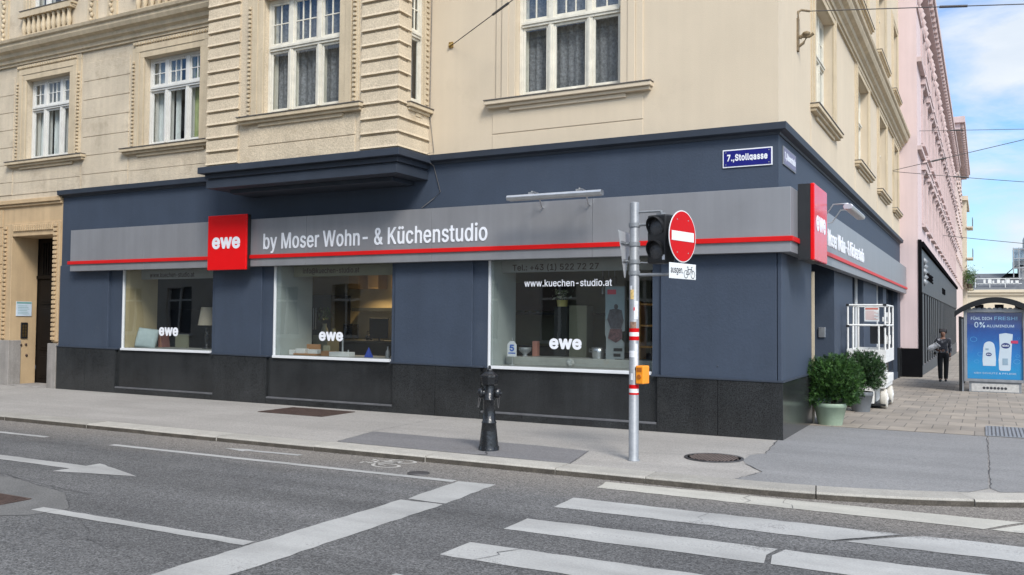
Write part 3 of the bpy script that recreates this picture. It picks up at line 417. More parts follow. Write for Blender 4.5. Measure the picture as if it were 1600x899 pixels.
GLYPH_BOLD = {
    ',': (232, '166,83 169,71 165,51 117,-121 110,-137 100,-146 88,-150 40,-151 24,-147 10,-133 6,-117 11,-85 35,67 44,91 56,100 72,103 132,103 148,101 156,96'),
    '.': (232, '169,66 173,38 165,6 144,-19 124,-31 92,-36 60,-28 30,-2 22,18 18,46 26,78 44,99 72,115 96,119 128,112 152,93'),
    '5': (497, '396,519 398,455 395,439 382,425 362,420 182,420 172,359 230,366 274,361 302,353 354,321 372,303 395,271 416,223 423,159 411,91 396,59 376,31 334,-6 294,-27 234,-38 178,-35 126,-18 82,13 56,43 41,71 32,99 28,127 30,139 38,153 54,161 118,162 134,159 151,143 157,119 172,99 194,86 214,82 246,85 262,93 283,115 295,147 295,175 287,203 268,227 246,240 230,244 202,244 174,237 142,217 126,214 62,222 50,227 41,235 36,247 37,271 64,511 73,531 82,537 98,541 362,541 382,536'),
    '7': (497, '421,518 421,438 194,-14 180,-28 172,-31 100,-32 80,-26 67,-10 67,10 141,158 273,418 64,420 48,424 34,438 30,454 31,514 38,530 52,539 64,541 388,541 408,536'),
    'A': (524, '312,506 491,18 494,2 491,-14 478,-28 462,-32 398,-32 378,-26 364,-10 324,106 318,110 162,110 158,109 152,94 116,-10 102,-26 82,-32 10,-31 -7,-22 -14,-9 -16,2 168,514 177,530 190,539 274,541 286,539 298,532/243,334 237,342 201,234 222,231 274,231 277,234'),
    'B': (500, '419,434 427,406 430,378 427,342 416,306 388,270 388,266 414,242 440,198 447,170 450,134 447,102 439,74 427,50 412,30 386,4 358,-11 322,-24 274,-31 54,-31 37,-22 29,-6 28,6 28,506 36,530 50,539 62,541 246,541 274,539 314,531 346,518 374,499 403,466/320,158 302,183 278,195 250,199 162,199 157,194 157,126 158,90 246,89 282,93 310,105 319,118 323,134/299,394 282,412 262,418 158,419 157,338 158,318 162,317 238,317 266,321 288,334 300,350 304,370'),
    'E': (463, '402,518 403,446 395,430 386,424 370,420 157,418 158,319 366,316 382,302 387,282 387,230 383,214 370,201 350,197 158,196 157,94 162,89 382,88 398,78 407,54 407,2 403,-14 392,-26 382,-31 62,-32 38,-23 32,-14 28,2 28,506 34,526 50,539 62,541 370,541 390,535'),
    'I': (344, '298,522 301,506 301,454 295,434 285,425 273,421 215,418 216,90 277,88 293,77 298,70 301,54 301,2 297,-14 285,-27 265,-32 33,-32 9,-23 1,-9 -1,54 7,78 21,87 81,89 86,94 86,418 25,421 8,430 -1,454 -1,506 5,526 21,539 33,541 265,541 285,536'),
    'K': (511, '478,518 479,502 471,486 284,286 476,18 480,2 475,-18 466,-26 446,-32 374,-32 350,-23 194,193 157,154 157,34 155,-10 146,-24 130,-31 54,-31 38,-23 29,-6 28,506 34,526 50,539 62,541 130,540 142,536 152,526 157,506 158,334 346,535 366,541 454,540 470,532'),
    'N': (567, '492,522 495,506 495,2 491,-14 486,-21 478,-28 458,-32 382,-31 364,-22 158,300 155,-10 142,-26 122,-32 54,-31 38,-23 32,-14 28,2 28,506 36,530 50,539 62,541 134,541 146,539 158,532 366,208 369,518 382,536 402,541 470,540 486,530'),
    'S': (491, '420,437 429,409 432,373 424,357 408,347 328,348 310,361 300,393 284,411 260,422 236,426 192,423 172,415 159,405 151,393 147,377 150,361 176,340 220,323 312,298 356,278 384,259 421,217 438,169 440,137 437,105 430,77 421,61 388,16 356,-8 300,-31 248,-40 200,-40 172,-37 116,-21 80,-1 60,16 38,41 19,77 10,105 7,141 11,153 28,167 100,169 116,166 133,149 142,117 156,101 192,84 216,81 256,84 284,95 305,113 314,137 309,157 284,175 152,216 92,244 60,271 39,297 23,345 20,373 23,409 43,457 73,493 108,518 156,539 196,546 260,546 300,538 352,514 379,493 400,471'),
    'V': (524, '492,522 494,510 490,490 312,-2 302,-20 286,-30 198,-31 182,-23 173,-10 23,398 -15,502 -15,514 -10,526 6,539 18,541 90,540 108,530 115,518 242,165 368,526 378,536 390,540 458,541 474,539'),
    'a': (433, '361,309 369,253 369,5 365,-15 348,-29 332,-32 280,-32 264,-29 248,-17 228,-28 200,-36 144,-40 104,-33 80,-24 60,-13 35,9 11,45 3,69 -2,105 3,145 15,177 27,193 52,215 92,235 164,250 240,260 243,265 241,277 232,289 212,298 200,299 180,298 156,290 136,273 123,253 108,243 92,243 60,252 32,260 18,269 11,281 11,301 23,329 34,345 56,368 80,386 124,406 164,414 208,416 248,410 284,398 316,378 330,365 349,337/244,141 240,146 164,134 140,127 128,119 125,113 124,101 130,89 148,79 168,77 196,80 208,85 220,91 233,105 241,121'),
    'e': (448, '390,286 402,230 401,158 384,140 321,134 380,119 393,106 396,94 393,74 385,54 369,30 340,1 300,-23 264,-35 220,-40 168,-36 136,-28 100,-11 73,10 44,43 22,82 7,138 2,186 6,238 24,298 39,326 64,357 100,387 132,404 184,415 228,415 280,403 324,379 348,356 374,322/294,134 288,137 136,137 134,134 140,118 155,98 168,88 188,81 208,78 236,80 260,93 282,126/267,258 246,286 224,296 204,298 184,296 172,291 152,276 139,258 140,253 264,253 268,254'),
    'g': (469, '401,391 404,375 404,-13 401,-49 394,-77 373,-113 352,-135 332,-151 300,-167 276,-174 212,-183 156,-178 124,-171 96,-159 76,-146 48,-120 32,-101 21,-77 22,-57 32,-44 88,-12 113,-9 76,14 48,43 23,83 11,115 6,139 2,199 11,267 26,307 55,351 96,389 128,405 176,415 204,416 236,412 284,393 304,409 368,411 384,408/278,-9 276,-7 240,-22 204,-27 172,-26 124,-15 121,-17 138,-37 152,-50 176,-62 200,-65 232,-63 260,-51 270,-41 277,-25/121,-13 115,-13/269,255 252,281 236,292 220,297 188,297 161,283 142,259 131,223 128,195 130,167 140,132 156,109 180,94 204,91 224,93 252,106 269,131 278,159 279,219'),
    'i': (211, '152,514 158,486 152,454 143,440 127,424 105,414 135,402 144,390 145,378 144,-10 135,-24 119,-31 47,-31 31,-23 25,-14 21,2 21,22 21,378 25,394 32,402 39,407 63,414 35,429 18,450 9,482 13,506 23,525 43,543 59,551 83,556 119,547 137,534'),
    'l': (233, '144,520 146,88 151,84 175,85 187,80 196,72 204,48 212,0 209,-12 195,-25 163,-33 123,-33 99,-30 83,-23 55,-6 37,16 26,44 22,68 21,508 25,524 31,531 39,537 55,541 119,540 135,532'),
    'o': (459, '402,270 410,234 413,182 410,142 397,94 373,46 352,20 316,-11 292,-23 252,-35 208,-40 164,-36 132,-27 100,-11 50,34 30,66 14,106 7,138 2,190 7,238 22,294 47,338 60,352 100,387 132,404 184,415 212,416 256,411 284,403 316,387 342,366 365,342 385,310/278,246 265,270 254,282 228,296 192,297 164,284 143,258 131,218 128,186 136,134 152,104 176,84 208,78 240,85 252,92 273,118 285,158 286,214'),
    'r': (303, '273,394 275,326 272,310 267,302 251,292 207,294 183,290 163,279 149,258 146,242 146,2 140,-18 131,-26 119,-31 47,-31 30,-22 21,2 21,374 25,394 39,407 55,411 111,411 127,407 139,396 175,412 211,417 251,414 265,406'),
    's': (409, '347,322 355,294 351,274 334,260 286,248 270,245 254,249 240,262 224,290 202,300 174,300 158,296 146,288 141,278 143,270 158,260 270,231 302,215 324,198 347,170 359,138 363,110 359,74 351,50 339,30 306,-3 274,-23 218,-38 174,-40 130,-35 90,-22 54,0 25,34 13,58 4,94 9,110 14,116 26,124 86,138 98,138 114,131 122,122 134,95 154,81 178,77 198,78 226,88 235,98 234,109 222,118 134,141 74,166 49,186 29,214 16,262 17,294 21,314 42,354 78,387 122,407 162,415 210,415 238,411 270,400 302,380 328,354'),
    't': (271, '234,390 236,330 233,314 228,307 212,296 159,294 158,94 159,86 164,82 212,84 229,70 245,2 240,-14 224,-28 196,-35 164,-36 124,-30 96,-20 72,-4 51,22 39,50 33,90 33,290 28,295 -4,297 -20,310 -26,330 -26,378 -22,394 -8,407 33,414 34,478 44,494 68,503 124,503 140,499 154,486 158,470 160,411 200,411 216,408 225,402'),
    'w': (611, '575,390 575,366 462,-2 451,-22 437,-30 361,-31 351,-26 340,-14 285,175 280,170 231,-6 222,-22 213,-28 197,-32 141,-32 121,-26 108,-10 32,238 -8,374 -5,394 13,408 25,411 85,411 101,407 115,394 169,206 221,386 227,398 237,407 257,411 313,411 329,408 341,398 351,374 397,205 449,386 457,400 465,407 481,411 541,411 561,406'),
    'ß': (485, '356,447 363,411 364,387 360,355 347,323 320,283 317,271 326,257 378,217 400,195 427,151 435,99 431,67 419,35 399,7 378,-10 346,-26 314,-34 286,-38 246,-38 198,-30 154,-11 141,-25 130,-31 82,-32 54,-31 42,-26 34,-17 28,3 28,367 33,415 49,463 74,497 110,525 146,540 198,548 250,540 298,519 338,481/234,411 230,417 210,425 194,427 174,421 161,407 154,367 154,83 170,101 182,105 198,104 234,86 258,82 294,85 307,95 309,103 307,115 302,122 221,191 201,223 193,247 191,283 197,311 239,375 239,399'),
}
def text_mesh(body, bold=0.0, spacing=1.0):
    """fills the outlines of body"""
    key = (body, bold > 0.025, spacing)
    if key in _txt: return _txt[key]
    V, F, x = [], [], 0.0
    for ch in body:
        adv, data = (GLYPH_BOLD if bold > 0.025 and ch in GLYPH_BOLD else GLYPH)[ch]
        if data:
            out = [[(x + int(p.split(',')[0])/1000, int(p.split(',')[1])/1000) for p in c.split()] for c in data.split('/')]
            box = lambda P: (min(p[0] for p in P), min(p[1] for p in P), max(p[0] for p in P), max(p[1] for p in P))
            bx = [box(P) for P in out]
            within = lambda i, j: i != j and all(bx[i][k] > bx[j][k] for k in (0, 1)) and all(bx[i][k] < bx[j][k] for k in (2, 3))
            for j, P in enumerate(out):
                if any(within(j, k) for k in range(len(out))): continue
                grp = [P] + [Q for i, Q in enumerate(out) if within(i, j)]
                o = len(V); flat = [p for Q in grp for p in Q]; V += [(a, b, 0) for a, b in flat]
                for t in tessellate_polygon([[Vector((a, b, 0)) for a, b in Q] for Q in grp]):
                    a, b, c = (flat[q] for q in t)
                    if (b[0]-a[0])*(c[1]-a[1]) - (b[1]-a[1])*(c[0]-a[0]) < 0: t = (t[0], t[2], t[1])
                    F.append(tuple(q + o for q in t))
        x += adv/1000*spacing
    _txt[key] = (V, F); return _txt[key]
def lettering(mb, body, fn, u0, u1, v0, v1, d0=0.0, thick=0.004, bold=0.0, spacing=1.0):
    """writes body into the box u0..u1 x v0..v1 of the surface fn(u, d, v) (d grows inwards), raised by thick"""
    vs, fs = text_mesh(body, bold, spacing)
    xs = [p[0] for p in vs]; ys = [p[1] for p in vs]
    a, b, c, d = min(xs), max(xs), min(ys), max(ys)
    f = lambda p, dd: fn(u0 + (p[0]-a)/(b-a)*(u1-u0), dd, v0 + (p[1]-c)/(d-c)*(v1-v0))
    mb.add([f(p, d0 - thick) for p in vs], fs)
    edges = {}
    for t in fs:
        for i in range(len(t)):
            e = (t[i], t[(i+1) % len(t)]); edges[e] = 1
    rim = [e for e in edges if (e[1], e[0]) not in edges]
    n = len(vs); mb.add([f(p, d0 - thick) for p in vs] + [f(p, d0) for p in vs], [(j, i, i+n, j+n) for i, j in rim])
    return mb
def facade(mb, fn, u0, u1, v0, v1, holes, depth):
    """flat wall u0..u1 x v0..v1 with rectangular openings whose reveals go inwards by depth"""
    us = sorted({u0, u1, *[h[0] for h in holes], *[h[1] for h in holes]}); vs = sorted({v0, v1, *[h[2] for h in holes], *[h[3] for h in holes]})
    us = [u for u in us if u0 <= u <= u1]; vs = [v for v in vs if v0 <= v <= v1]
    for a, b in zip(us, us[1:]):
        for c, d in zip(vs, vs[1:]):
            mu, mv = (a+b)/2, (c+d)/2
            if any(h[0] < mu < h[1] and h[2] < mv < h[3] for h in holes): continue
            mb.quad(fn(a,0,c), fn(b,0,c), fn(b,0,d), fn(a,0,d))
    for a, b, c, d in holes:
        mb.quad(fn(a,0,c), fn(a,depth,c), fn(a,depth,d), fn(a,0,d)); mb.quad(fn(b,0,c), fn(b,0,d), fn(b,depth,d), fn(b,depth,c))
        mb.quad(fn(a,0,d), fn(a,depth,d), fn(b,depth,d), fn(b,0,d)); mb.quad(fn(a,0,c), fn(b,0,c), fn(b,depth,c), fn(a,depth,c))
def fbox(mb, fn, u0, u1, d0, d1, v0, v1):
    """box on a facade: d is inwards, so negative d stands proud"""
    p = [fn(u0,d0,v0), fn(u1,d0,v0), fn(u1,d1,v0), fn(u0,d1,v0), fn(u0,d0,v1), fn(u1,d0,v1), fn(u1,d1,v1), fn(u0,d1,v1)]
    return mb.add(p, [(0,3,2,1),(4,5,6,7),(0,1,5,4),(1,2,6,5),(2,3,7,6),(3,0,4,7)])
F1 = lambda u, d, v: (u, d, v)                 # front along Stollgasse side: plane y = 0, inwards +y
F2 = lambda u, d, v: (-d, u, v)                # side street front: plane x = 0, inwards -x
GSL = 0.012
def gh(y): return -GSL * max(0.0, y - 2.1)     # ground falls gently away along the side street
ROAD_Z = -0.07

# ------------------------------------------------------------------ ground, road, pavement
def sheet(name, pts, z, m, ysplit=True):
    """polygon sheet following the ground height, split where the slope starts"""
    bm = bmesh.new(); vs = [bm.verts.new((x, y, 0)) for x, y in pts]; bm.faces.new(vs)
    if ysplit: bmesh.ops.bisect_plane(bm, geom=bm.verts[:] + bm.edges[:] + bm.faces[:], plane_co=(0, 2.1, 0), plane_no=(0, 1, 0))
    for v in bm.verts: v.co.z = z + gh(v.co.y)
    bmesh.ops.recalc_face_normals(bm, faces=bm.faces[:])
    if bm.faces[:] and bm.faces[0].normal.z < 0: bmesh.ops.reverse_faces(bm, faces=bm.faces[:])
    me = bpy.data.meshes.new(name); bm.to_mesh(me); bm.free(); me.materials.append(m)
    o = bpy.data.objects.new(name, me); COL.objects.link(o); return struct(o)
sheet('ground', [(-400,-400),(400,-400),(400,600),(-400,600)], ROAD_Z - 0.3, ASPHALT)
sheet('road', [(-90,-60),(70,-60),(70,180),(-90,180)], ROAD_Z, ASPHALT)
def kerb_line(off):
    """outer kerb edge moved inwards by off"""
    pts = [(-70 + i*2.0, -3.95 - 0.012*abs(-70 + i*2.0) + off) for i in range(35)] + [(0.3, -3.95 + off)]
    r = 5.4 - off
    for k in range(1, 25):
        a = R(90) * k / 24; pts.append((0.3 + r*math.sin(a), 1.45 - r*math.cos(a)))
    y = 1.45
    for q in (2.1, 10, 20, 40, 70, 110, 160): pts.append((0.3 + r, q))
    return pts
KW = 0.38
inner = kerb_line(KW)
sheet('sidewalk', inner + [(-0.3, 160), (-0.3, 0.3), (-70, 0.3)], 0.0, PAVEMENT)
# kerb stones, one by one along the line
def arc_len(pts):
    d = [0.0]
    for a, b in zip(pts, pts[1:]): d.append(d[-1] + math.hypot(b[0]-a[0], b[1]-a[1]))
    return d
dense = []
for i in range(0, 441): dense.append((-44 + i*0.1 + 0.0, ))
def kerb_point(t):
    """t metres along the kerb, 0 at x = -44; gives the point and the inward normal"""
    if t < 44.3:
        x = -44 + t; return (x, -3.95 - 0.012*abs(min(x, 0))), (0, 1)
    L1 = 5.4 * math.pi / 2
    if t < 44.3 + L1:
        a = (t - 44.3) / 5.4; return (0.3 + 5.4*math.sin(a), 1.45 - 5.4*math.cos(a)), (-math.sin(a), math.cos(a))
    return (5.7, 1.45 + t - 44.3 - L1), (-1, 0)
kb = MB(); kf = MB(); t = 0.0; rk = random.Random(3)
while t < 110:
    ln = rk.choice((1.1, 1.35, 1.5, 1.8, 2.1)); n = 6; o = len(kb.v); vs = []; fv = []; dz = rk.uniform(-0.004, 0.004); di = rk.uniform(-0.006, 0.006)
    for i in range(n+1):
        (x, y), (nx, ny) = kerb_point(t + 0.006 + (ln - 0.012)*i/n)
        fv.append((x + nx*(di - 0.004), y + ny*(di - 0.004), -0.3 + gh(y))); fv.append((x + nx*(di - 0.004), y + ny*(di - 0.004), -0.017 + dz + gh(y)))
        for off, z in ((di, -0.35), (di, -0.012 + dz), (di + 0.014, 0.006 + dz), (KW - 0.004, 0.006 + dz), (KW - 0.004, -0.35)):
            vs.append((x + nx*off, y + ny*off, z + gh(y)))
    fs = [(i*5+k, (i+1)*5+k, (i+1)*5+k+1, i*5+k+1) for i in range(n) for k in range(4)] + [(0,1,2,3,4), tuple(n*5 + k for k in (4,3,2,1,0))]
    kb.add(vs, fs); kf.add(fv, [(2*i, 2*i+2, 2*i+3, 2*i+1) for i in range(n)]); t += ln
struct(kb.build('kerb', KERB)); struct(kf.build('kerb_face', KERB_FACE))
sheet('pavement_patch', [(-5.34,-3.54),(-5.57,-2.41),(-2.66,-2.42),(-1.95,-2.51),(-1.74,-3.57)], 0.004, PATCH_VIOLET)
ki = [p for p in inner if -0.2 < p[0] <= 2.72 and p[1] < 0]
corner = [(0.0,-0.16),(0.13,-1.51),(-0.02,-1.72),(0.0,-2.2),(0.12,-2.5),(0.40,-2.95),(0.24,-3.57)] + [p for p in ki if p[0] > 0.3] + [(2.70,-2.72),(2.70,2.06),(0.0,2.06)]
sheet('corner_patch', corner, 0.004, PATCH_BLUE)
sheet('corner_patch', [(2.715,-2.70)] + [p for p in inner if 2.72 < p[0] < 5.4 and p[1] < 2.0] + [(5.3,2.06),(2.715,2.06)], 0.004, PATCH_BLUE)
sheet('paving', [(0.0,2.12),(5.3,2.12),(5.3,150),(-0.25,150),(-0.25,2.6),(0.0,2.6)], 0.005, PAVERS)
def seam(name, pts, w, z, m=None, jit=0.012, seed=1):
    rr = random.Random(seed); P = []
    for a, b in zip(pts, pts[1:]):
        n = max(1, int(math.hypot(b[0]-a[0], b[1]-a[1]) / 0.09))
        for i in range(n): P.append((a[0] + (b[0]-a[0])*i/n + rr.uniform(-jit, jit), a[1] + (b[1]-a[1])*i/n + rr.uniform(-jit, jit)))
    P.append(pts[-1]); mb = MB(); vs = []
    for i, p in enumerate(P):
        q0, q1 = P[max(0, i-1)], P[min(len(P)-1, i+1)]; dx, dy = q1[0]-q0[0], q1[1]-q0[1]; l = math.hypot(dx, dy) or 1
        ww = w * rr.uniform(0.3, 1.0) * 0.7 / 2; vs += [(p[0]-dy/l*ww, p[1]+dx/l*ww, z + gh(p[1])), (p[0]+dy/l*ww, p[1]-dx/l*ww, z + gh(p[1]))]
    mb.add(vs, [(2*i, 2*i+1, 2*i+3, 2*i+2) for i in range(len(P)-1)]); return struct(mb.build(name, m or SEAM))
seam('pavement_seam', [(-5.34,-3.54),(-5.57,-2.41),(-4.3,-2.39),(-2.66,-2.42),(-1.95,-2.51),(-1.74,-3.57)], 0.014, 0.009, seed=2)
seam('pavement_seam', [(-5.57,-2.41),(-5.72,-0.05)], 0.012, 0.009, seed=3)
seam('pavement_seam', [(-1.95,-2.51),(-1.0,-2.22),(-0.62,-2.17)], 0.010, 0.009, seed=4)
seam('pavement_seam', [(0.0,-0.16),(0.13,-1.51),(-0.05,-1.75)], 0.022, 0.009, seed=5)
seam('pavement_seam', [(-0.1,-2.35),(0.12,-2.5),(0.40,-2.95),(0.24,-3.57)], 0.016, 0.009, seed=6)
seam('pavement_seam', [(2.7,2.06),(2.72,-2.70)], 0.02, 0.009, seed=7)
seam('pavement_seam', [(-11.5,-3.2),(-9.2,-2.0),(-8.6,-1.9)], 0.008, 0.004, seed=8)
seam('pavement_seam', [(-3.12,-3.16),(-2.95,-3.5),(-3.05,-3.55)], 0.05, 0.009, seed=9, jit=0.02)

# ------------------------------------------------------------------ road markings
MZ = ROAD_Z + 0.004
def mark(name, pts, m=PAINT, z=MZ, ragged=0.012, seed=0):
    rr = random.Random(seed + len(pts)); P = []
    for a, b in zip(pts, pts[1:] + pts[:1]):
        l = math.hypot(b[0]-a[0], b[1]-a[1]); n = max(1, int(l / 0.14))
        for i in range(n): P.append((a[0] + (b[0]-a[0])*i/n + rr.uniform(-ragged, ragged), a[1] + (b[1]-a[1])*i/n + rr.uniform(-ragged, ragged)))
    return sheet(name, P, z, m, False)
def strip(x0, y0, x1, y1, w):
    dx, dy = x1-x0, y1-y0; l = math.hypot(dx, dy); nx, ny = -dy/l*w/2, dx/l*w/2
    return [(x0+nx, y0+ny), (x0-nx, y0-ny), (x1-nx, y1-ny), (x1+nx, y1+ny)]
mark('stop_line', [(-2.50,-10.6),(-2.47,-6.04),(-1.98,-6.03),(-2.01,-10.6)], seed=1)
mark('stop_line', [(-2.44,-5.98),(-2.50,-4.91),(-2.05,-4.87),(-1.98,-5.99)], seed=2)
mark('lane_line', strip(-8.1,-5.05,-2.53,-4.93,0.11), seed=3, ragged=0.006)
mark('lane_line', strip(-13.2,-5.1,-9.57,-5.03,0.11), seed=4, ragged=0.006)
mark('lane_line', strip(-5.15,-8.10,-2.52,-8.05,0.13), seed=5, ragged=0.006)
mark('lane_line', strip(-11.0,-8.2,-8.4,-8.15,0.13), seed=6, ragged=0.006)
mark('direction_arrow', [(-11.2,-6.40),(-6.86,-6.35),(-6.86,-6.16),(-5.76,-6.51),(-6.86,-6.78),(-6.86,-6.57),(-11.2,-6.60)], seed=7, ragged=0.008)
mark('direction_arrow', [(-6.56,-4.46),(-6.1,-4.35),(-6.13,-4.41),(-5.24,-4.35),(-5.24,-4.45),(-6.12,-4.5),(-6.1,-4.56)], seed=8, ragged=0.006)
CRK = 0.02
mark('crosswalk_stripe', [(-1.02,-4.46),(-1.06,-4.09),(2.97,-4.0),(2.65,-4.47)], PAINT_WARM, seed=9)
mark('crosswalk_stripe', [(2.72,-4.47),(3.02,-4.02),(5.6,-3.98),(5.6,-4.45)], PAINT_WARM, seed=10)
mark('crosswalk_stripe', [(-1.01,-5.57),(-1.03,-5.08),(2.06,-5.05),(1.55,-5.56)], seed=11)
mark('crosswalk_stripe', [(1.64,-5.55),(2.2,-5.02),(5.6,-4.98),(5.6,-5.5)], seed=12)
mark('crosswalk_stripe', [(-0.99,-6.60),(-1.0,-6.14),(1.22,-6.08),(1.16,-6.3),(1.2,-6.56)], seed=13)
mark('crosswalk_stripe', [(1.25,-6.56),(1.21,-6.3),(1.27,-6.08),(5.6,-6.0),(5.6,-6.5)], seed=14)
mark('crosswalk_stripe', [(-1.03,-7.57),(-1.01,-7.12),(5.6,-7.0),(5.6,-7.5)], seed=15)
mark('crosswalk_stripe', [(-1.03,-8.62),(-1.03,-8.15),(5.6,-8.0),(5.6,-8.5)], seed=16)
MZ2 = MZ + 0.004
seam('road_crack', [(-0.72,-7.57),(-0.62,-7.35),(-0.66,-7.3),(-0.55,-7.12)], 0.018, MZ2, seed=11)
seam('road_crack', [(0.55,-4.46),(0.58,-4.3),(0.5,-4.2),(0.52,-4.06)], 0.010, MZ2, seed=12)
seam('road_crack', [(1.03,-4.46),(0.98,-4.3),(0.9,-4.24),(0.88,-4.05)], 0.012, MZ2, seed=13)
seam('road_crack', [(0.35,-5.57),(0.4,-5.4),(0.34,-5.3),(0.38,-5.06)], 0.007, MZ2, seed=14)
seam('road_crack', [(-8.8,-6.9),(-6.4,-7.3),(-5.2,-7.45)], 0.014, MZ, seed=15)
seam('road_crack', [(-4.3,-8.25),(-3.9,-8.45),(-3.75,-8.6),(-3.4,-8.7)], 0.016, MZ, seed=16)
seam('road_crack', [(-9.5,-5.7),(-6.0,-5.55),(-4.0,-5.75),(-2.6,-5.85)], 0.007, MZ, seed=17)
seam('road_crack', [(2.06,-5.05),(1.55,-5.58)], 0.02, MZ2, seed=18)
seam('road_crack', [(2.05,-5.03),(3.2,-4.6),(5.5,-4.4)], 0.012, MZ2, seed=19)
sheet('road_patch', [(-8.2,-7.35),(-6.9,-7.25),(-5.6,-7.5),(-4.9,-7.95),(-4.95,-8.3),(-5.6,-8.75),(-6.6,-9.0),(-8.2,-9.0)], MZ - 0.002, mat('lighter_patch', (0.120, 0.117, 0.112), 0.9, var=0.2, scale=2, fine=0.35, bscale=60), False)
seam('road_crack', [(-8.2,-7.35),(-6.9,-7.25),(-5.6,-7.5),(-4.9,-7.95),(-4.95,-8.3),(-5.6,-8.75),(-6.6,-9.0)], 0.012, MZ + 0.001, seed=31)
# cycle symbol painted in the bicycle lane (front wheel to the left)
sym = MB()
def ring(cx, cy, r, w, n=28, a0=0, a1=360):
    vs = []
    for i in range(n+1):
        a = R(a0 + (a1-a0)*i/n); vs += [(cx + (r-w/2)*math.cos(a), cy + (r-w/2)*math.sin(a), 0), (cx + (r+w/2)*math.cos(a), cy + (r+w/2)*math.sin(a), 0)]
    sym.add(vs, [(2*i, 2*i+1, 2*i+3, 2*i+2) for i in range(n)])
def bar(x0, y0, x1, y1, w=0.045): sym.add([(x, y, 0) for x, y in strip(x0, y0, x1, y1, w)], [(0,1,2,3)])
ring(0.27, 0.30, 0.19, 0.05); ring(-0.29, 0.30, 0.19, 0.05)
bar(0.27,0.30,0.06,0.30); bar(0.06,0.30,-0.14,0.62); bar(0.06,0.30,0.14,0.66); bar(0.14,0.60,-0.14,0.60); bar(-0.29,0.30,-0.14,0.72); bar(0.06,0.70,0.22,0.70); bar(-0.14,0.72,-0.28,0.72); bar(0.27,0.30,0.13,0.56)
so = struct(sym.build('cycle_symbol', PAINT_WORN)); so.location = (-3.52, -4.30, MZ); so.rotation_euler = (0, 0, R(90)); so.scale = (0.62, 0.95, 1)

# ------------------------------------------------------------------ corner building
B = thing('corner_building', 'cream corner building with slate blue ground floor and a projecting bay', 'building')
PZ = lambda x: 0.84 + 0.009 * min(16.6, max(0, -x))      # top of the granite plinth: the street dips to the left
BAYX0, BAYX1, BAYD = -10.8, -6.25, -0.95
ZC = 4.68                                                # top of the blue cornice
TOP = 14.5
winL = [(-18.13, -16.45, 5.54, 7.52), (-13.87, -12.1, 5.52, 7.52), (-22.4, -20.7, 5.54, 7.52)]
winR = [(-4.44, -2.5, 5.57, 7.78)]
winF2 = [(3.15, 5.35, 5.62, 7.78), (9.2, 11.4, 5.60, 7.78), (14.1, 16.2, 5.58, 7.78), (18.85, 20.4, 5.58, 7.78)]
winF2b = [(a, b, 9.6, 11.9) for a, b, c, d in winF2]
winLb = [(-18.1, -16.5, 9.25, 11.3), (-13.9, -12.2, 9.25, 11.3)]
w = MB(); facade(w, F1, -26, BAYX0 + 0.2, ZC - 0.1, TOP, winL + winLb, 0.2); w.build('wall', CREAM_OLD, B)
w = MB(); facade(w, F1, BAYX1 - 0.2, 0, ZC - 0.1, TOP, winR, 0.2)
facade(w, F2, 0, 21.3, ZC - 0.1, TOP, winF2 + winF2b, 0.26); w.build('wall', CREAM, B)
# bay: body, rusticated corner strips, parapet panels
FB = lambda u, d, v: (u, BAYD + d, v)
FBS = lambda u, d, v: (BAYX1 - d, u, v)
bay_win = (-9.36, -7.52, 5.57, 7.78); bay_side = (-0.56, -0.14, 5.57, 7.78)
w = MB(); facade(w, FB, BAYX0, BAYX1, ZC - 0.08, TOP, [bay_win], 0.16); facade(w, FBS, BAYD, 0, ZC - 0.08, TOP, [bay_side], 0.12)
w.quad((BAYX0, 0, ZC-0.08), (BAYX0, BAYD, ZC-0.08), (BAYX0, BAYD, TOP), (BAYX0, 0, TOP)); w.build('bay_wall', CREAM_BAY, B)
wl_, w = MB(), MB(); z = ZC + 0.005; k = 0
while z < 9.5:
    z1 = z + 0.262
    # each course leans out towards its lower edge
    for u0, u1 in ((BAYX0 - 0.03, -9.98), (-7.02, BAYX1 + 0.03)):
        vs = [(u0, BAYD + 0.02, z+0.008), (u1, BAYD + 0.02, z+0.008), (u0, BAYD - 0.055, z+0.02), (u1, BAYD - 0.055, z+0.02), (u0, BAYD - 0.038, z+0.06), (u1, BAYD - 0.038, z+0.06), (u0, BAYD - 0.030, z1-0.03), (u1, BAYD - 0.030, z1-0.03), (u0, BAYD + 0.02, z1 - 0.004), (u1, BAYD + 0.02, z1 - 0.004)]
        (wl_ if u0 < -9 else w).add(vs, [(0,2,3,1)] + [(i, i+2, i+3, i+1) for i in (2,4,6)] + [(0,8,6,4,2), (1,3,5,7,9)])
    y1 = -0.62 if z > 5.3 else -0.02
    vs = [(BAYX1 - 0.02, BAYD-0.03, z+0.008), (BAYX1 - 0.02, y1, z+0.008), (BAYX1 + 0.055, BAYD-0.052, z+0.02), (BAYX1 + 0.055, y1, z+0.02), (BAYX1 + 0.038, BAYD-0.036, z+0.06), (BAYX1 + 0.038, y1, z+0.06), (BAYX1 + 0.030, BAYD-0.028, z1-0.03), (BAYX1 + 0.030, y1, z1-0.03), (BAYX1 - 0.02, BAYD-0.02, z1-0.004), (BAYX1 - 0.02, y1, z1-0.004)]
    w.add(vs, [(0,2,3,1)] + [(i, i+2, i+3, i+1) for i in (2,4,6)] + [(0,8,6,4,2), (1,3,5,7,9)])
    z = z1; k += 1
wl_.build('bay_rustication', CREAM_BAY, B); w.build('bay_rustication', CREAM_BAY, B)
for c_, d_ in ((ZC, 4.98), (5.0, 5.38)): w = MB(); fbox(w, FB, -9.72, -7.16, -0.014, 0.02, c_, d_); w.build('bay_panel', CREAM_BAY, B, 0.006)

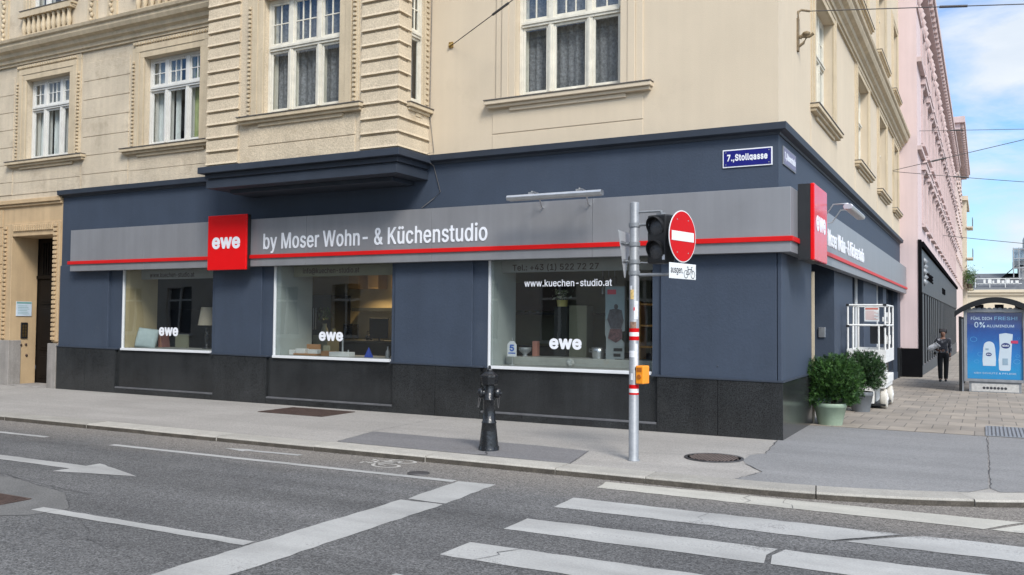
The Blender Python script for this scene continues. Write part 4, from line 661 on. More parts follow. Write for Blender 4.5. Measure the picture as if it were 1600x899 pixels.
# window surround with bead ornament
def surround(fn, u0, u1, v0, v1, m, wid=0.36, beads=True, steps=3):
    s = MB()
    for i in range(steps):
        a = wid * (1 - i / steps) ; b = wid * (1 - (i + 1) / steps); d = 0.028 + 0.014 * ((i * 2) % 3)
        for q0, q1 in ((u0 - a, u0 - b), (u1 + b, u1 + a)): fbox(s, fn, q0, q1, -d, 0.01, v0 - 0.02, v1 + b)
        fbox(s, fn, u0 - a, u1 + a, -d, 0.01, v1 + b, v1 + a)
    if beads:
        o = wid - 0.07; n = int((v1 - v0) / 0.085)
        for k in range(n):
            zz = v0 + 0.02 + k * 0.085
            for q in (u0 - o, u1 + o): fbox(s, fn, q - 0.028, q + 0.028, -0.075, -0.01, zz, zz + 0.05)
        n = int((u1 - u0 + 2 * o) / 0.085)
        for k in range(n):
            q = u0 - o + k * 0.085; fbox(s, fn, q, q + 0.05, -0.075, -0.01, v1 + o - 0.028, v1 + o + 0.028)
    return s.build('window_surround', m, B, 0.006)
def sill(fn, u0, u1, v, parent, m, out=0.15):
    s = MB(); fbox(s, fn, u0, u1, -out, 0.12, v - 0.085, v - 0.016); fbox(s, fn, u0 + 0.03, u1 - 0.03, -out + 0.05, 0.02, v - 0.14, v - 0.087); fbox(s, fn, u0 + 0.45, u1 - 0.45, -0.05, 0.02, v - 0.21, v - 0.142)
    o = s.build('sill', m, parent, 0.008)
    c = MB(); fbox(c, fn, u0 - 0.01, u1 + 0.01, -out - 0.015, 0.12, v - 0.014, v); c.build('sill_cover', SHEET, parent)
    return o
def window(fn, u0, u1, v0, v1, tr, rec, m, cols=(0.30, 0.40, 0.30), curtain=LACE, inner=True, curt=((0.0, 1.0),), sil=True, strip_only=False, hb=0.0):
    """casement window: transom, mullions, small-paned top lights, recessed by rec"""
    f = MB(); t = 0.065; W = u1 - u0
    e = 0.003
    fbox(f, fn, u0+e, u0+t, rec, rec+0.08, v0+e, v1-e); fbox(f, fn, u1-t, u1-e, rec, rec+0.08, v0+e, v1-e)
    fbox(f, fn, u0+t, u1-t, rec, rec+0.08, v0+e, v0+t); fbox(f, fn, u0+t, u1-t, rec, rec+0.08, v1-t, v1-e)
    fbox(f, fn, u0+t, u1-t, rec-0.025, rec+0.07, tr-0.055, tr+0.055); fbox(f, fn, u0+t, u1-t, rec-0.045, rec-0.026, tr-0.012, tr+0.03)
    us = [u0 + t]; acc = 0
    for c in cols: acc += c; us.append(u0 + t + (W - 2*t) * acc)
    for q in us[1:-1]:
        fbox(f, fn, q-0.05, q+0.05, rec-0.012, rec+0.075, v0+t, tr-0.056); fbox(f, fn, q-0.05, q+0.05, rec-0.012, rec+0.075, tr+0.056, v1-t)
        fbox(f, fn, q-0.018, q+0.018, rec-0.03, rec-0.013, v0+t, tr-0.06)
    for i in range(len(cols)):
        a = us[i] + (0.05 if i else 0.003); b = us[i+1] - (0.05 if i < len(cols)-1 else 0.003); s_ = 0.042
        for c, d in ((v0+t+0.003, tr-0.058), (tr+0.058, v1-t-0.003)):
            fbox(f, fn, a, a+s_, rec+0.012, rec+0.05, c, d); fbox(f, fn, b-s_, b, rec+0.012, rec+0.05, c, d); fbox(f, fn, a+s_, b-s_, rec+0.012, rec+0.05, c, c+s_); fbox(f, fn, a+s_, b-s_, rec+0.012, rec+0.05, d-s_, d)
        n = (3 if i == 1 else 2) if len(cols) == 3 else 2
        c, d = tr+0.058+s_, v1-t-0.003-s_
        for k in range(1, n):
            q = a + s_ + (b-a-2*s_)*k/n; fbox(f, fn, q-0.011, q+0.011, rec+0.016, rec+0.046, c, d)
        fbox(f, fn, a+s_, b-s_, rec+0.019, rec+0.043, (c+d)/2-0.011, (c+d)/2+0.011)
    wo_ = f.build('window', m, B, 0.004)
    g = MB(); g.quad(fn(u0+t, rec+0.03, v0+t), fn(u1-t, rec+0.03, v0+t), fn(u1-t, rec+0.03, v1-t), fn(u0+t, rec+0.03, v1-t)); g.build('pane', GLASS, wo_)
    if inner:
        s = MB(); d0 = rec + 0.14
        for q in us: fbox(s, fn, q-0.035, q+0.035, d0, d0+0.04, v0, v1)
        fbox(s, fn, u0, u1, d0+0.001, d0+0.039, tr-0.04, tr+0.04); fbox(s, fn, u0, u1, d0+0.001, d0+0.039, v0, v0+0.05)
        fbox(s, fn, u0-0.02, u0+0.012, rec+0.085, d0-0.001, v0, v1); fbox(s, fn, u1-0.012, u1+0.02, rec+0.085, d0-0.001, v0, v1); fbox(s, fn, u0, u1, rec+0.085, d0-0.001, v0-0.02, v0+0.01); s.build('inner_sash', m, wo_)
    if curtain:
        d0 = rec + 0.21
        for a, b, *cm_ in curt:
            cmb = MB()
            n = 60; vs = []
            for i in range(n+1):
                q = u0 + W*(a + (b-a)*i/n); dd = d0 + 0.022*math.sin(i*1.35) + 0.012*math.sin(i*0.53+1)
                vs += [fn(q, dd, v0+0.02), fn(q, dd, v1-0.05 - hb)]
            cmb.add(vs, [(2*i, 2*i+2, 2*i+3, 2*i+1) for i in range(n)], True); cmb.build('curtain', cm_[0] if cm_ else curtain, wo_)
    return wo_
def add_window(fn, h, tr, m, **kw):
    mt = kw.pop('trim', CREAM_TRIM); beads = kw.pop('beads', True); wid = kw.pop('wid', 0.36); rec = kw.pop('rec', 0.12); so_ = kw.pop('sill_out', 0.55)
    if wid: surround(fn, *h, mt, wid, beads)
    wo_ = window(fn, *h, tr, rec, m, **kw)
    sill(fn, h[0] - so_, h[1] + so_, h[2] - 0.02, wo_, mt); return wo_
for i, h in enumerate(winL):
    add_window(F1, h, 6.83, WHITE, curtain=(CURTAIN_W, CURTAIN_G, CURTAIN_W)[i], curt=(((0.0, 0.27), (0.36, 0.50), (0.80, 1.0)), ((0.0, 0.16, CURTAIN_W), (0.17, 0.30), (0.36, 0.44, CURTAIN_W), (0.52, 0.84), (0.85, 0.93, CURTAIN_W)), ((0, 0.3),))[i], wid=0.40, sill_out=0.62, rec=0.14)
for h in winLb: add_window(F1, h, 10.7, WHITE, curtain=None, wid=0.25, beads=False, sill_out=0.2)
add_window(F1, winR[0], 6.86, WHITE_OLD, beads=False, wid=0.38, rec=0.13, trim=CREAM)
add_window(FB, bay_win, 6.84, WHITE_OLD, wid=0.42, rec=0.10)
wb = window(FBS, *bay_side, 6.84, 0.06, WHITE_OLD, cols=(1.0,), inner=False); sill(FBS, bay_side[0] - 0.16, 0.0, 5.54, wb, CREAM_TRIM, 0.12)
s = MB()
for q in (-0.64, -0.10): fbox(s, FBS, q-0.05, q+0.05, -0.03, 0.01, 5.56, 9.5)
for k in range(38): fbox(s, FBS, -0.135, -0.055, -0.055, -0.028, 5.6 + k*0.1, 5.66 + k*0.1)
s.build('window_surround', CREAM_TRIM, B, 0.005)
for i, h in enumerate(winF2): add_window(F2, h, 6.86, WHITE_OLD, beads=False, wid=0.36, rec=0.17, trim=CREAM_TRIM, curtain=CURTAIN_W if i == 0 else LACE, sill_out=0.42)
for h in winF2b: add_window(F2, h, 11.1, WHITE_OLD, beads=False, wid=0.36, rec=0.17, sill_out=0.42)
# jar and things standing behind the right window are left inside as a small card box and jar
# plaster course panels between the windows on the left, with thin joints
zz = [4.70, 5.02, 5.46, 5.90, 6.34, 6.78, 7.22, 7.66]
for a, b in ((-24.5, -22.85), (-20.25, -18.62), (-15.95, -14.36), (-11.6, -10.86)):
    w = MB()
    for c, d in zip(zz, zz[1:]): fbox(w, F1, a, b, -0.018, 0.005, c + 0.006, d - 0.006)
    w.build('plaster_course', CREAM_OLD, B, 0.005)
for a, b in ((-18.58, -16.0), (-14.32, -11.65)): w = MB(); fbox(w, F1, a, b, -0.012, 0.005, 4.70, 4.99); fbox(w, F1, a + 0.02, b - 0.02, -0.012, 0.005, 5.0, 5.30); w.build('apron_panel', CREAM_OLD, B, 0.005)
w = MB(); fbox(w, F1, -4.89, -2.12, -0.012, 0.005, 4.70, 4.95); fbox(w, F1, -4.89, -2.12, -0.012, 0.005, 4.97, 5.38); w.build('apron_panel', CREAM, B, 0.005)
for h in winF2: w = MB(); fbox(w, F2, h[0] - 0.4, h[1] + 0.4, -0.012, 0.005, 4.70, 5.38); w.build('apron_panel', CREAM, B, 0.005)
# storey cornice (belt) as a moulded profile
def moulding(path, prof):
    """sweeps a (outwards, z) profile along straight pieces; each piece is fn, u0, u1"""
    mb = MB()
    for fn, u0, u1, e0, e1 in path:
        n = len(prof); vs = [fn(u0 - o*e0, -o, z_) for o, z_ in prof] + [fn(u1 + o*e1, -o, z_) for o, z_ in prof]
        mb.add(vs, [(i, i+n, (i+1) % n + n, (i+1) % n) for i in range(n)] + [tuple(range(n-1, -1, -1)), tuple(range(n, 2*n))])
    return mb
belt = [(-0.02, 7.93), (0.05, 7.93), (0.05, 7.99), (0.09, 8.0), (0.10, 8.08), (0.17, 8.12), (0.19, 8.2), (0.28, 8.24), (0.32, 8.32), (0.32, 8.38), (0.37, 8.41), (0.39, 8.47), (-0.02, 8.50)]
moulding([(F1, -26, BAYX0 + 0.15, 0, 0)], belt).build('storey_cornice', CREAM_TRIM, B)
moulding([(F1, BAYX1 - 0.15, 0, 0, 1), (F2, 0, 21.2, 1, 1)], [(o, z_) for o, z_ in belt]).build('storey_cornice', CREAM_TRIM, B)
# balustrades under the upper left windows
for a, b in ((-18.35, -16.35), (-14.2, -11.9)):
    bal = MB()
    fbox(bal, F1, a, b, -0.16, 0.01, 9.06, 9.16); fbox(bal, F1, a, b, -0.14, 0.01, 8.52, 8.62)
    n = 10
    for k in range(n):
        q = a + 0.14 + (b - a - 0.28) * k / (n-1)
        bal.lathe([(0.035, 0), (0.062, 0.10), (0.066, 0.17), (0.038, 0.34), (0.055, 0.42)], 10, Matrix.Translation((q, -0.07, 8.63)))
    bal.build('balustrade', CREAM_TRIM, B)
for a in (-19.1, -15.7, -15.0, -11.5):
    orn = MB()
    fbox(orn, F1, a - 0.16, a + 0.16, -0.04, 0.01, 8.52, 11.5)
    for k in range(22): orn.lathe([(0.02, -0.05), (0.055, 0), (0.02, 0.05)], 8, Matrix.Translation((a + 0.03*math.sin(k*2.1), -0.06, 8.65 + k*0.12)))
    orn.build('pilaster_ornament', CREAM_TRIM, B)
# blue ground floor: walls with shop window openings
shop = [(-14.45, -11.62), (-9.92, -7.0), (-4.95, -1.95)]
gw = MB(); facade(gw, F1, -16.62, 0, 0.0, ZC - 0.1, [(a, b, PZ((a+b)/2) + 0.02, 2.98) for a, b in shop], 0.10)
facade(gw, F2, 0, 2.5, 0, ZC - 0.1, [], 0.1)
f2_open = [(8.25, 10.35, 0.95, 2.98), (13.4, 15.2, 0.95, 2.98), (16.2, 20.2, 0.0, 2.98)]
facade(gw, F2, 5.45, 21.3, -0.3, ZC - 0.1, f2_open, 0.25)
gw.quad((0,2.5,2.98), (0,5.45,2.98), (0,5.45,ZC-0.1), (0,2.5,ZC-0.1))
gw.quad((0,2.5,2.98), (-1.2,2.5,2.98), (-1.2,5.45,2.98), (0,5.45,2.98))
gw.quad((0,2.5,-0.1), (-1.2,2.5,-0.1), (-1.2,2.5,2.98), (0,2.5,2.98)); gw.quad((0,5.45,-0.1), (0,5.45,2.98), (-1.2,5.45,2.98), (-1.2,5.45,-0.1))
gw.build('shopfront_wall', BLUE, B)
for a, b in ((-16.6, -14.86), (-11.5, -10.2), (-6.9, -5.24), (-1.8, -0.02)):
    pw = MB(); fbox(pw, F1, a, b, -0.05, 0.01, 0.86, 2.9)
    if b > -1: fbox(pw, F2, -0.05, 2.5, -0.05, 0.01, 0.84, 2.9)
    pw.build('pilaster', BLUE, B, 0.008)
for x_ in (-16.2, -10.9, -6.1, -0.9):
    q = MB()
    for z_ in (1.05, 2.6): q.lathe([(0.014,0),(0.010,0.006)], 10, Matrix.Translation((x_, -0.051, z_)) @ Matrix.Rotation(R(90),4,'X'))
    q.build('wall_fixing', BLUE_TRIM, B)
# granite plinth
def plinth_piece(fn, u0, u1, d, z0, zf):
    pl = MB()
    p = [fn(u0,d,z0), fn(u1,d,z0), fn(u1,0.02,z0), fn(u0,0.02,z0), fn(u0,d,zf(u0)), fn(u1,d,zf(u1)), fn(u1,0.02,zf(u1)), fn(u0,0.02,zf(u0))]
    pl.add(p, [(0,3,2,1),(4,5,6,7),(0,1,5,4),(1,2,6,5),(2,3,7,6),(3,0,4,7)]); pl.build('plinth', GRANITE, B, 0.004)
edges = [-16.62, -14.55, -11.50, -10.02, -6.92, -5.05, -1.85, 0.07]
for i in range(0, 8, 2):
    a, b = edges[i], edges[i+1]
    k = 2 if b - a > 1.5 else 1
    for j in range(k): plinth_piece(F1, a + (b-a)*j/k + 0.004, a + (b-a)*(j+1)/k - 0.004, -0.072, -0.2, PZ)
for i in range(1, 7, 2):
    a, b = edges[i], edges[i+1]; plinth_piece(F1, a, b, -0.012, 0.13, lambda u: PZ(u) - 0.0); plinth_piece(F1, a, b, -0.07, -0.2, lambda u: 0.11)
for a, b in ((-0.07, 2.5),): plinth_piece(F2, a, b, -0.072, -0.2, lambda u: 0.84)
for a, b in ((5.45, 8.25), (8.255, 10.35), (10.355, 13.4), (13.405, 16.2), (20.2, 21.3)): plinth_piece(F2, a, b, -0.05, -0.5, lambda u: 0.84)
for i in range(1, 7, 2):
    lg = MB(); fbox(lg, F1, edges[i] + 0.01, edges[i+1] - 0.01, -0.074, 0.0, 0.112, 0.142); lg.build('plinth_ledge', GRANITE_LEDGE, B, 0.004)
for a, b in ((-16.63, -14.5), (-11.55, -9.97), (-6.96, -5.0), (-1.9, 0.085)):
    cp = MB(); p = [(a,-0.085,PZ(a)+0.001), (b,-0.085,PZ(b)+0.001), (b,0.0,PZ(b)+0.001), (a,0.0,PZ(a)+0.001), (a,-0.085,PZ(a)+0.02), (b,-0.085,PZ(b)+0.02), (b,0.0,PZ(b)+0.035), (a,0.0,PZ(a)+0.035)]
    cp.add(p, [(0,3,2,1),(4,5,6,7),(0,1,5,4),(1,2,6,5),(2,3,7,6),(3,0,4,7)])
    if b > 0: fbox(cp, F2, -0.083, 2.51, -0.084, 0, 0.842, 0.866)
    cp.build('plinth_coping', BLUE_TRIM, B)
# blue cornice round the ground floor and under the bay
prof = [(0.0, ZC-0.16), (0.02, ZC-0.16), (0.03, ZC-0.125), (0.10, ZC-0.11), (0.125, ZC-0.10), (0.135, ZC), (0.0, ZC+0.012)]
moulding([(F1, -16.68, BAYX0 - 0.1, 0, 0)], prof).build('shopfront_cornice', BLUE_TRIM, B)
moulding([(F1, BAYX1 + 0.1, 0.0, 0, 1), (F2, 0.0, 21.15, 1, 0)], prof).build('shopfront_cornice', BLUE_TRIM, B)
bc = MB()
def bay_step(o, z0, z1): bc.box(BAYX0 - o, BAYD - o, z0, BAYX1 + o, -0.0, z1)
bay_step(0.14, 4.535, 4.66); bay_step(0.04, 4.44, 4.533); bay_step(0.0, 4.405, 4.438); bay_step(0.02, 4.25, 4.403); 
bc.box(BAYX0 + 0.3, BAYD + 0.3, 4.17, BAYX1 - 0.3, 0, 4.248)
bc.build('bay_cornice', BLUE_TRIM, B, 0.006)
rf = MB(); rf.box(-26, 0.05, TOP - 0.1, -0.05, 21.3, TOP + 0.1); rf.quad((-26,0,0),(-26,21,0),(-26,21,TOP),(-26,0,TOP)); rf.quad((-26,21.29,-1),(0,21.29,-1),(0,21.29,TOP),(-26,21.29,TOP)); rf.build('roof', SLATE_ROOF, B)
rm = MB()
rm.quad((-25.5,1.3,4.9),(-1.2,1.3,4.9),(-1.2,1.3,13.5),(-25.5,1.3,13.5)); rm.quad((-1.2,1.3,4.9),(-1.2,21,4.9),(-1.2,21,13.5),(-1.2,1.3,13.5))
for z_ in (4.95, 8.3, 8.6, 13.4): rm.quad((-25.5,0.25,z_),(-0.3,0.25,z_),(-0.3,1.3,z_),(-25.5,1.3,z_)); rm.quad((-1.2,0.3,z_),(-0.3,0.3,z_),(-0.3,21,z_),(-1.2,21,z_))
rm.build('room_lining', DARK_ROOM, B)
# house entrance on the far left: portal, stone blocks, door
po = MB(); facade(po, F1, -26, -16.62, -0.3, ZC - 0.1, [(-18.5, -16.87, -0.02, 3.66)], 0.64); po.build('portal_wall', TAN, B)
pb = MB()
for q0, q1 in ((-18.84, -18.5), (-16.87, -16.66)): fbox(pb, F1, q0, q1, -0.045, 0.01, 1.1, 3.98)
fbox(pb, F1, -18.5, -16.87, -0.045, 0.01, 3.66, 3.98)
for k in range(26):
    zz_ = 1.14 + k*0.108
    for q in (-18.76, -16.80): fbox(pb, F1, q - 0.06, q + 0.06, -0.085, -0.04, zz_, zz_ + 0.075)
for k in range(18): fbox(pb, F1, -18.42 + k*0.086, -18.36 + k*0.086, -0.085, -0.04, 3.78, 3.93)
fbox(pb, F1, -26, -16.63, -0.05, 0.01, 4.40, 4.46); fbox(pb, F1, -26, -16.63, -0.09, 0.01, 4.462, 4.56)
for k in range(7): fbox(pb, F1, -24.8, -18.95, -0.02, 0.01, 1.15 + k*0.46, 1.15 + k*0.46 + 0.44)
pb.build('portal_surround', TAN, B, 0.01)
sb = MB(); fbox(sb, F1, -19.4, -18.48, -0.07, 0.25, -0.2, 1.1); fbox(sb, F1, -16.98, -16.66, -0.07, 0.2, -0.2, 1.06); fbox(sb, F1, -26, -19.41, -0.06, 0.01, -0.2, 1.08)
fbox(sb, F1, -18.47, -16.99, -0.08, 0.7, -0.1, 0.02); sb.build('portal_stone', STONE, B, 0.012)
dr = MB(); fbox(dr, F1, -18.5, -16.87, 0.66, 0.72, 0, 3.66)
for q0, q1 in ((-18.42, -17.72), (-17.64, -16.95)):
    for c, d in ((0.15, 0.75), (0.85, 1.9), (2.0, 2.62)): fbox(dr, F1, q0+0.08, q1-0.08, 0.635, 0.662, c, d); fbox(dr, F1, q0+0.14, q1-0.14, 0.62, 0.636, c+0.06, d-0.06)
    for j in range(5): fbox(dr, F1, q0+0.12+j*0.1, q0+0.15+j*0.1, 0.63, 0.66, 2.75, 3.55)
fbox(dr, F1, -17.71, -17.65, 0.6, 0.66, 0.05, 2.66); fbox(dr, F1, -18.48, -16.9, 0.6, 0.66, 2.64, 2.72)
do = dr.build('door', WOOD_DARK, B, 0.006)
hb_ = MB(); hb_.tube([(-17.62,0.6,1.15),(-17.62,0.55,1.15),(-17.5,0.54,1.15)], 0.012); fbox(hb_, F1, -17.65, -17.59, 0.595, 0.605, 1.05, 1.28); hb_.build('handle', BRASS, do)
# recessed shop entrance on the side street
fb = MB(); fb.box(-1.2, 2.5, 0.0, -1.15, 5.45, 2.98); fb.build('entrance_wall', BLUE, B)
dd = MB()
for a, b, c, d in ((2.75, 2.83, 0, 2.35), (3.7, 3.78, 0, 2.35), (2.83, 3.7, 0, 0.25), (2.83, 3.7, 2.25, 2.35)): dd.box(-1.15, a, c, -1.10, b, d)
do2 = dd.build('shop_door', BLUE_TRIM, B); g = MB(); g.quad((-1.125,2.83,0.25),(-1.125,3.7,0.25),(-1.125,3.7,2.25),(-1.125,2.83,2.25)); g.build('pane', SHOP_GLASS, do2)
h_ = MB(); h_.tube([(-1.08,3.6,0.9),(-1.04,3.6,0.95),(-1.04,3.6,1.45),(-1.08,3.6,1.5)], 0.015); h_.build('handle', BLACK, do2)
jm = MB(); jm.box(-0.01, 2.506, 0.0, 0.09, 2.56, 2.6); jm.build('entrance_jamb', mat('beige_timber', (0.48, 0.40, 0.28), 0.6), B)
fp = MB(); fp.quad((-1.2,2.5,0.01),(0.0,2.5,0.01),(0.0,5.45,-0.03),(-1.2,5.45,-0.03)); fp.build('entrance_floor', STONE, B)
ic = MB(); ic.box(-0.30, 5.41, 1.42, -0.17, 5.449, 1.62); ico = ic.build('doorbell_panel', ALU, None, 0.005); tag(ico, 'small square metal doorbell plate on the blue entrance reveal', 'doorbell')
# side street shop windows
for a, b, c, d in f2_open:
    f = MB(); e = 0.003; t = 0.06
    fbox(f, F2, a+e, a+t, 0.14, 0.2, c+e, d-e); fbox(f, F2, b-t, b-e, 0.14, 0.2, c+e, d-e); fbox(f, F2, a+t, b-t, 0.14, 0.2, c+e, c+t); fbox(f, F2, a+t, b-t, 0.14, 0.2, d-t, d-e); fbox(f, F2, (a+b)/2-0.03, (a+b)/2+0.03, 0.14, 0.2, c+t, d-t)
    wo_ = f.build('side_shop_window', WHITE_NEW if c > 0.5 else BLUE_TRIM, B); g = MB(); g.quad(F2(a+t,0.17,c+t), F2(b-t,0.17,c+t), F2(b-t,0.17,d-t), F2(a+t,0.17,d-t)); g.build('pane', SHOP_GLASS, wo_)

# showroom behind the glass: one room lining
SH_WALL = mat('showroom_wall', (0.34, 0.33, 0.29), 0.9, var=0.06)
SH_BEIGE = mat('showroom_beige', (0.50, 0.40, 0.235), 0.85, var=0.05)
SH_WHITE = mat('showroom_white', (0.40, 0.435, 0.42), 0.7, var=0.04)
SH_DARK = mat('showroom_dark', (0.03, 0.032, 0.03), 0.4, var=0.1)
SH_OLIVE = mat('showroom_olive', (0.26, 0.26, 0.18), 0.6, var=0.05)
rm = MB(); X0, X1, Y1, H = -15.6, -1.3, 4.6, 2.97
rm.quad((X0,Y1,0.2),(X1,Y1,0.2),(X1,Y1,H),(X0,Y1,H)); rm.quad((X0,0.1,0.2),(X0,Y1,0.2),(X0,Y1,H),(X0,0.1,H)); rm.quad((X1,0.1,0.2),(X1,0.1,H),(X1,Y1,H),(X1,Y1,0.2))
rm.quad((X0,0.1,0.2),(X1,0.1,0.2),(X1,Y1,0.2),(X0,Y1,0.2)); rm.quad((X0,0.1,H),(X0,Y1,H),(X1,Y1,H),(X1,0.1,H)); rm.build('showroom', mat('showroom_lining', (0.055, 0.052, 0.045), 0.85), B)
for (a, b), (tx, tw, hy) in zip(shop, (((-14.28, 0.82), None, 0), ((-9.78, 1.0), None, 0), ((-4.88, 0.9), None, 0))):
    zs = PZ((a+b)/2) + 0.02
    f = MB(); e = 0.003
    f.box(a+e, 0.0, zs+e, a+0.04, 0.06, 2.97); f.box(b-0.02, 0.05, zs+e, b-e, 0.09, 2.97); f.box(a+0.041, -0.06, zs-0.015, b-0.021, 0.06, zs+0.035); f.box(a+0.046, 0.0, 2.9, b-0.046, 0.09, 2.97)
    wo_ = f.build('shop_window', WHITE_NEW, B, 0.004)
    g = MB(); g.quad((a+0.04,0.03,zs+0.035),(b-0.02,0.03,zs+0.035),(b-0.02,0.03,2.9),(a+0.04,0.03,2.9)); g.build('pane', SHOP_GLASS, wo_)
    s = MB(); s.box(a+0.05, 0.1, zs-0.2, b-0.05, 1.0, zs+0.04); s.build('display_shelf', mat('shelf_grey', (0.30, 0.30, 0.28), 0.6, var=0.08), wo_, 0.01)
    s = MB(); s.box(a+0.041, 0.062, zs+0.04, tx[0], tx[1], 2.95); s.build('side_panel', SH_BEIGE if a < -13 else SH_WHITE, wo_)
    hx0 = (a + 0.05 if a < -13 or a > -5 else -9.72)
    s = MB(); s.box(hx0, 0.36, 2.56, b - 0.05, 0.40, 2.95); hd = s.build('header_panel', SH_OLIVE if -10 < a < -9 else mat('header_grey', (0.34, 0.35, 0.34), 0.7), wo_)
    t_ = MB()
    if a < -13: lettering(t_, 'www.kuechen-studio.at', F1, -13.99, -12.58, 2.60, 2.71, 0.359, 0.003, 0.01)
    elif a < -9: lettering(t_, 'info@kuechen-studio.at', F1, -9.48, -8.05, 2.59, 2.73, 0.359, 0.003, 0.012)
    else: lettering(t_, 'Tel.: +43 (1) 522 72 27', F1, -4.66, -3.02, 2.57, 2.70, 0.359, 0.003, 0.012)
    t_.build('lettering', LETTER_DARK, wo_)
    t_ = MB(); x0, x1, z0, z1 = ((-13.26, -12.66, 1.30, 1.49), (-8.75, -8.16, 1.28, 1.46), (-3.77, -3.18, 1.24, 1.42))[0 if a < -13 else 1 if a < -9 else 2]
    lettering(t_, 'ewe', F1, x0, x1, z0, z1, 0.026, 0.003, 0.045, 0.94)
    if a > -5:
        t_.build('window_lettering', LETTER, wo_); t_ = MB(); lettering(t_, 'www.kuechen-studio.at', F1, -4.25, -2.65, 2.29, 2.41, 0.026, 0.003, 0.018)
    t_.build('window_lettering', LETTER, wo_)

# things on show behind the glass
def obox(name, label, cat, x0, y0, z0, x1, y1, z1, m, bevel=0.006, group=None):
    b = MB(); b.box(x0-(x0+x1)/2, y0-(y0+y1)/2, 0, x1-(x0+x1)/2, y1-(y0+y1)/2, z1-z0)
    return tag(b.build(name, m, None, bevel, ((x0+x1)/2, (y0+y1)/2, z0)), label, cat, group)
SZ1, SZ2, SZ3 = PZ(-13) + 0.06, PZ(-8.4) + 0.06, PZ(-3.4) + 0.06
# pillow: puffed square standing against the beige panel
pm = bmesh.new(); n = 14
for sgn in (1, -1):
    g_ = [[pm.verts.new(((i/n-0.5)*0.56*(1-0.10*(abs(j/n-0.5)*2)**2*0+0.06*math.cos((j/n-0.5)*3.1)-0.06), sgn*0.10*(max(0,(1-(2*i/n-1)**2)*(1-(2*j/n-1)**2)))**0.5, (j/n)*0.5)) for j in range(n+1)] for i in range(n+1)]
    for i in range(n):
        for j in range(n):
            q = [g_[i][j], g_[i+1][j], g_[i+1][j+1], g_[i][j+1]]; pm.faces.new(q if sgn < 0 else q[::-1])
bmesh.ops.remove_doubles(pm, verts=pm.verts[:], dist=0.002)
me = bpy.data.meshes.new('pillow'); pm.to_mesh(me); pm.free(); me.materials.append(mat('pale_blue_fabric', (0.42, 0.50, 0.51), 0.9, var=0.08, scale=9, bump=0.3, bscale=25))
for p_ in me.polygons: p_.use_smooth = True
pi = bpy.data.objects.new('pillow', me); COL.objects.link(pi); pi.location = (-14.05, 0.30, SZ1 - 0.01); pi.rotation_euler = (R(-16), R(7), R(32)); pi.scale = (0.86, 0.9, 0.92); tag(pi, 'pale blue pillow leaning in the left shop window', 'pillow')
lm = thing('table_lamp', 'table lamp with beige shade in the left shop window', 'lamp', (-12.52, 0.7, SZ1))
q = MB(); q.lathe([(0.20, 0.52), (0.135, 0.92)], 28, cap=False); q.build('lamp_shade', mat('lampshade_linen', (0.46, 0.40, 0.31), 0.9, var=0.05), lm)
q = MB(); q.lathe([(0.10, 0), (0.10, 0.03), (0.03, 0.05), (0.05, 0.16), (0.055, 0.34), (0.02, 0.42), (0.015, 0.6)], 20); q.build('lamp_base', BLACK_GLOSS, lm)
for k, (dx, h_, c) in enumerate(((0, 0.34, (0.30, 0.10, 0.07)), (0.06, 0.31, (0.36, 0.17, 0.11)), (0.115, 0.33, (0.20, 0.08, 0.07)))):
    o = obox('book', ('dark red book leaning first from the left', 'pale red book in the middle of three', 'maroon book last on the right of three')[k] + ' in the left shop window', 'book', -13.98+dx, 0.62, SZ1, -13.94+dx, 0.82, SZ1+h_, mat('book_cover', c, 0.6), 0.004, 'books in the left window'); o.rotation_euler = (0, R(-9), 0)
obox('picture_board', 'olive board leaning behind the books in the left window', 'board', -13.7, 0.85, SZ1, -13.3, 0.9, SZ1+0.3, SH_OLIVE)
sd_ = thing('sideboard', 'dark wall unit at the back of the left shop window', 'cabinet', (-14.2, 2.2, 0.2))
q = MB(); q.box(-1.3,0,0,1.6,0.5,1.6); q.build('carcass', SH_DARK, sd_, 0.01); q = MB()
for i in range(3): q.box(-1.28+i*0.96,-0.02,0.02,-0.36+i*0.96,0,0.75)
q.build('door', SH_DARK, sd_, 0.006)
obox('television', 'flat black television above the dark wall unit', 'television', -15.2, 2.0, 1.25, -14.0, 2.06, 1.9, BLACK, 0.01)
# kitchen seen through the middle window
kt = thing('kitchen_run', 'dark fitted kitchen with warm lit back wall in middle shop window', 'kitchen', (-10, 3.2, 0.2))
q = MB(); q.box(-1.9,-0.7,0,1.8,0.0,0.98); q.build('base_units', SH_DARK, kt, 0.006)
q = MB(); q.box(-1.95,-0.74,0.985,1.85,0.02,1.03); q.build('worktop', mat('worktop_stone', (0.12,0.12,0.11), 0.3), kt, 0.005)
q = MB(); q.box(-1.9,0.05,0.98,1.8,0.10,2.7); q.build('back_panel', SH_BEIGE, kt)
q = MB(); q.box(-0.2,-0.36,1.68,1.35,0.04,1.76); q.build('shelf', SH_DARK, kt)
q = MB()
for a in (-0.35, 0.2, 0.85): q.box(a,-0.3,2.2,a+0.3,0.04,2.65)
q.build('wall_cupboard', mat('honey_wood', (0.42, 0.27, 0.11), 0.5), kt, 0.006)
q = MB(); q.box(-1.9,-0.66,1.031,-0.55,0.04,2.05); tu = q.build('tall_unit', SH_DARK, kt, 0.006); q = MB()
for a in (-1.05, -0.98): q.tube([(a,-0.69,1.25),(a,-0.69,1.75)], 0.012)
q.build('handle', ALU, tu)
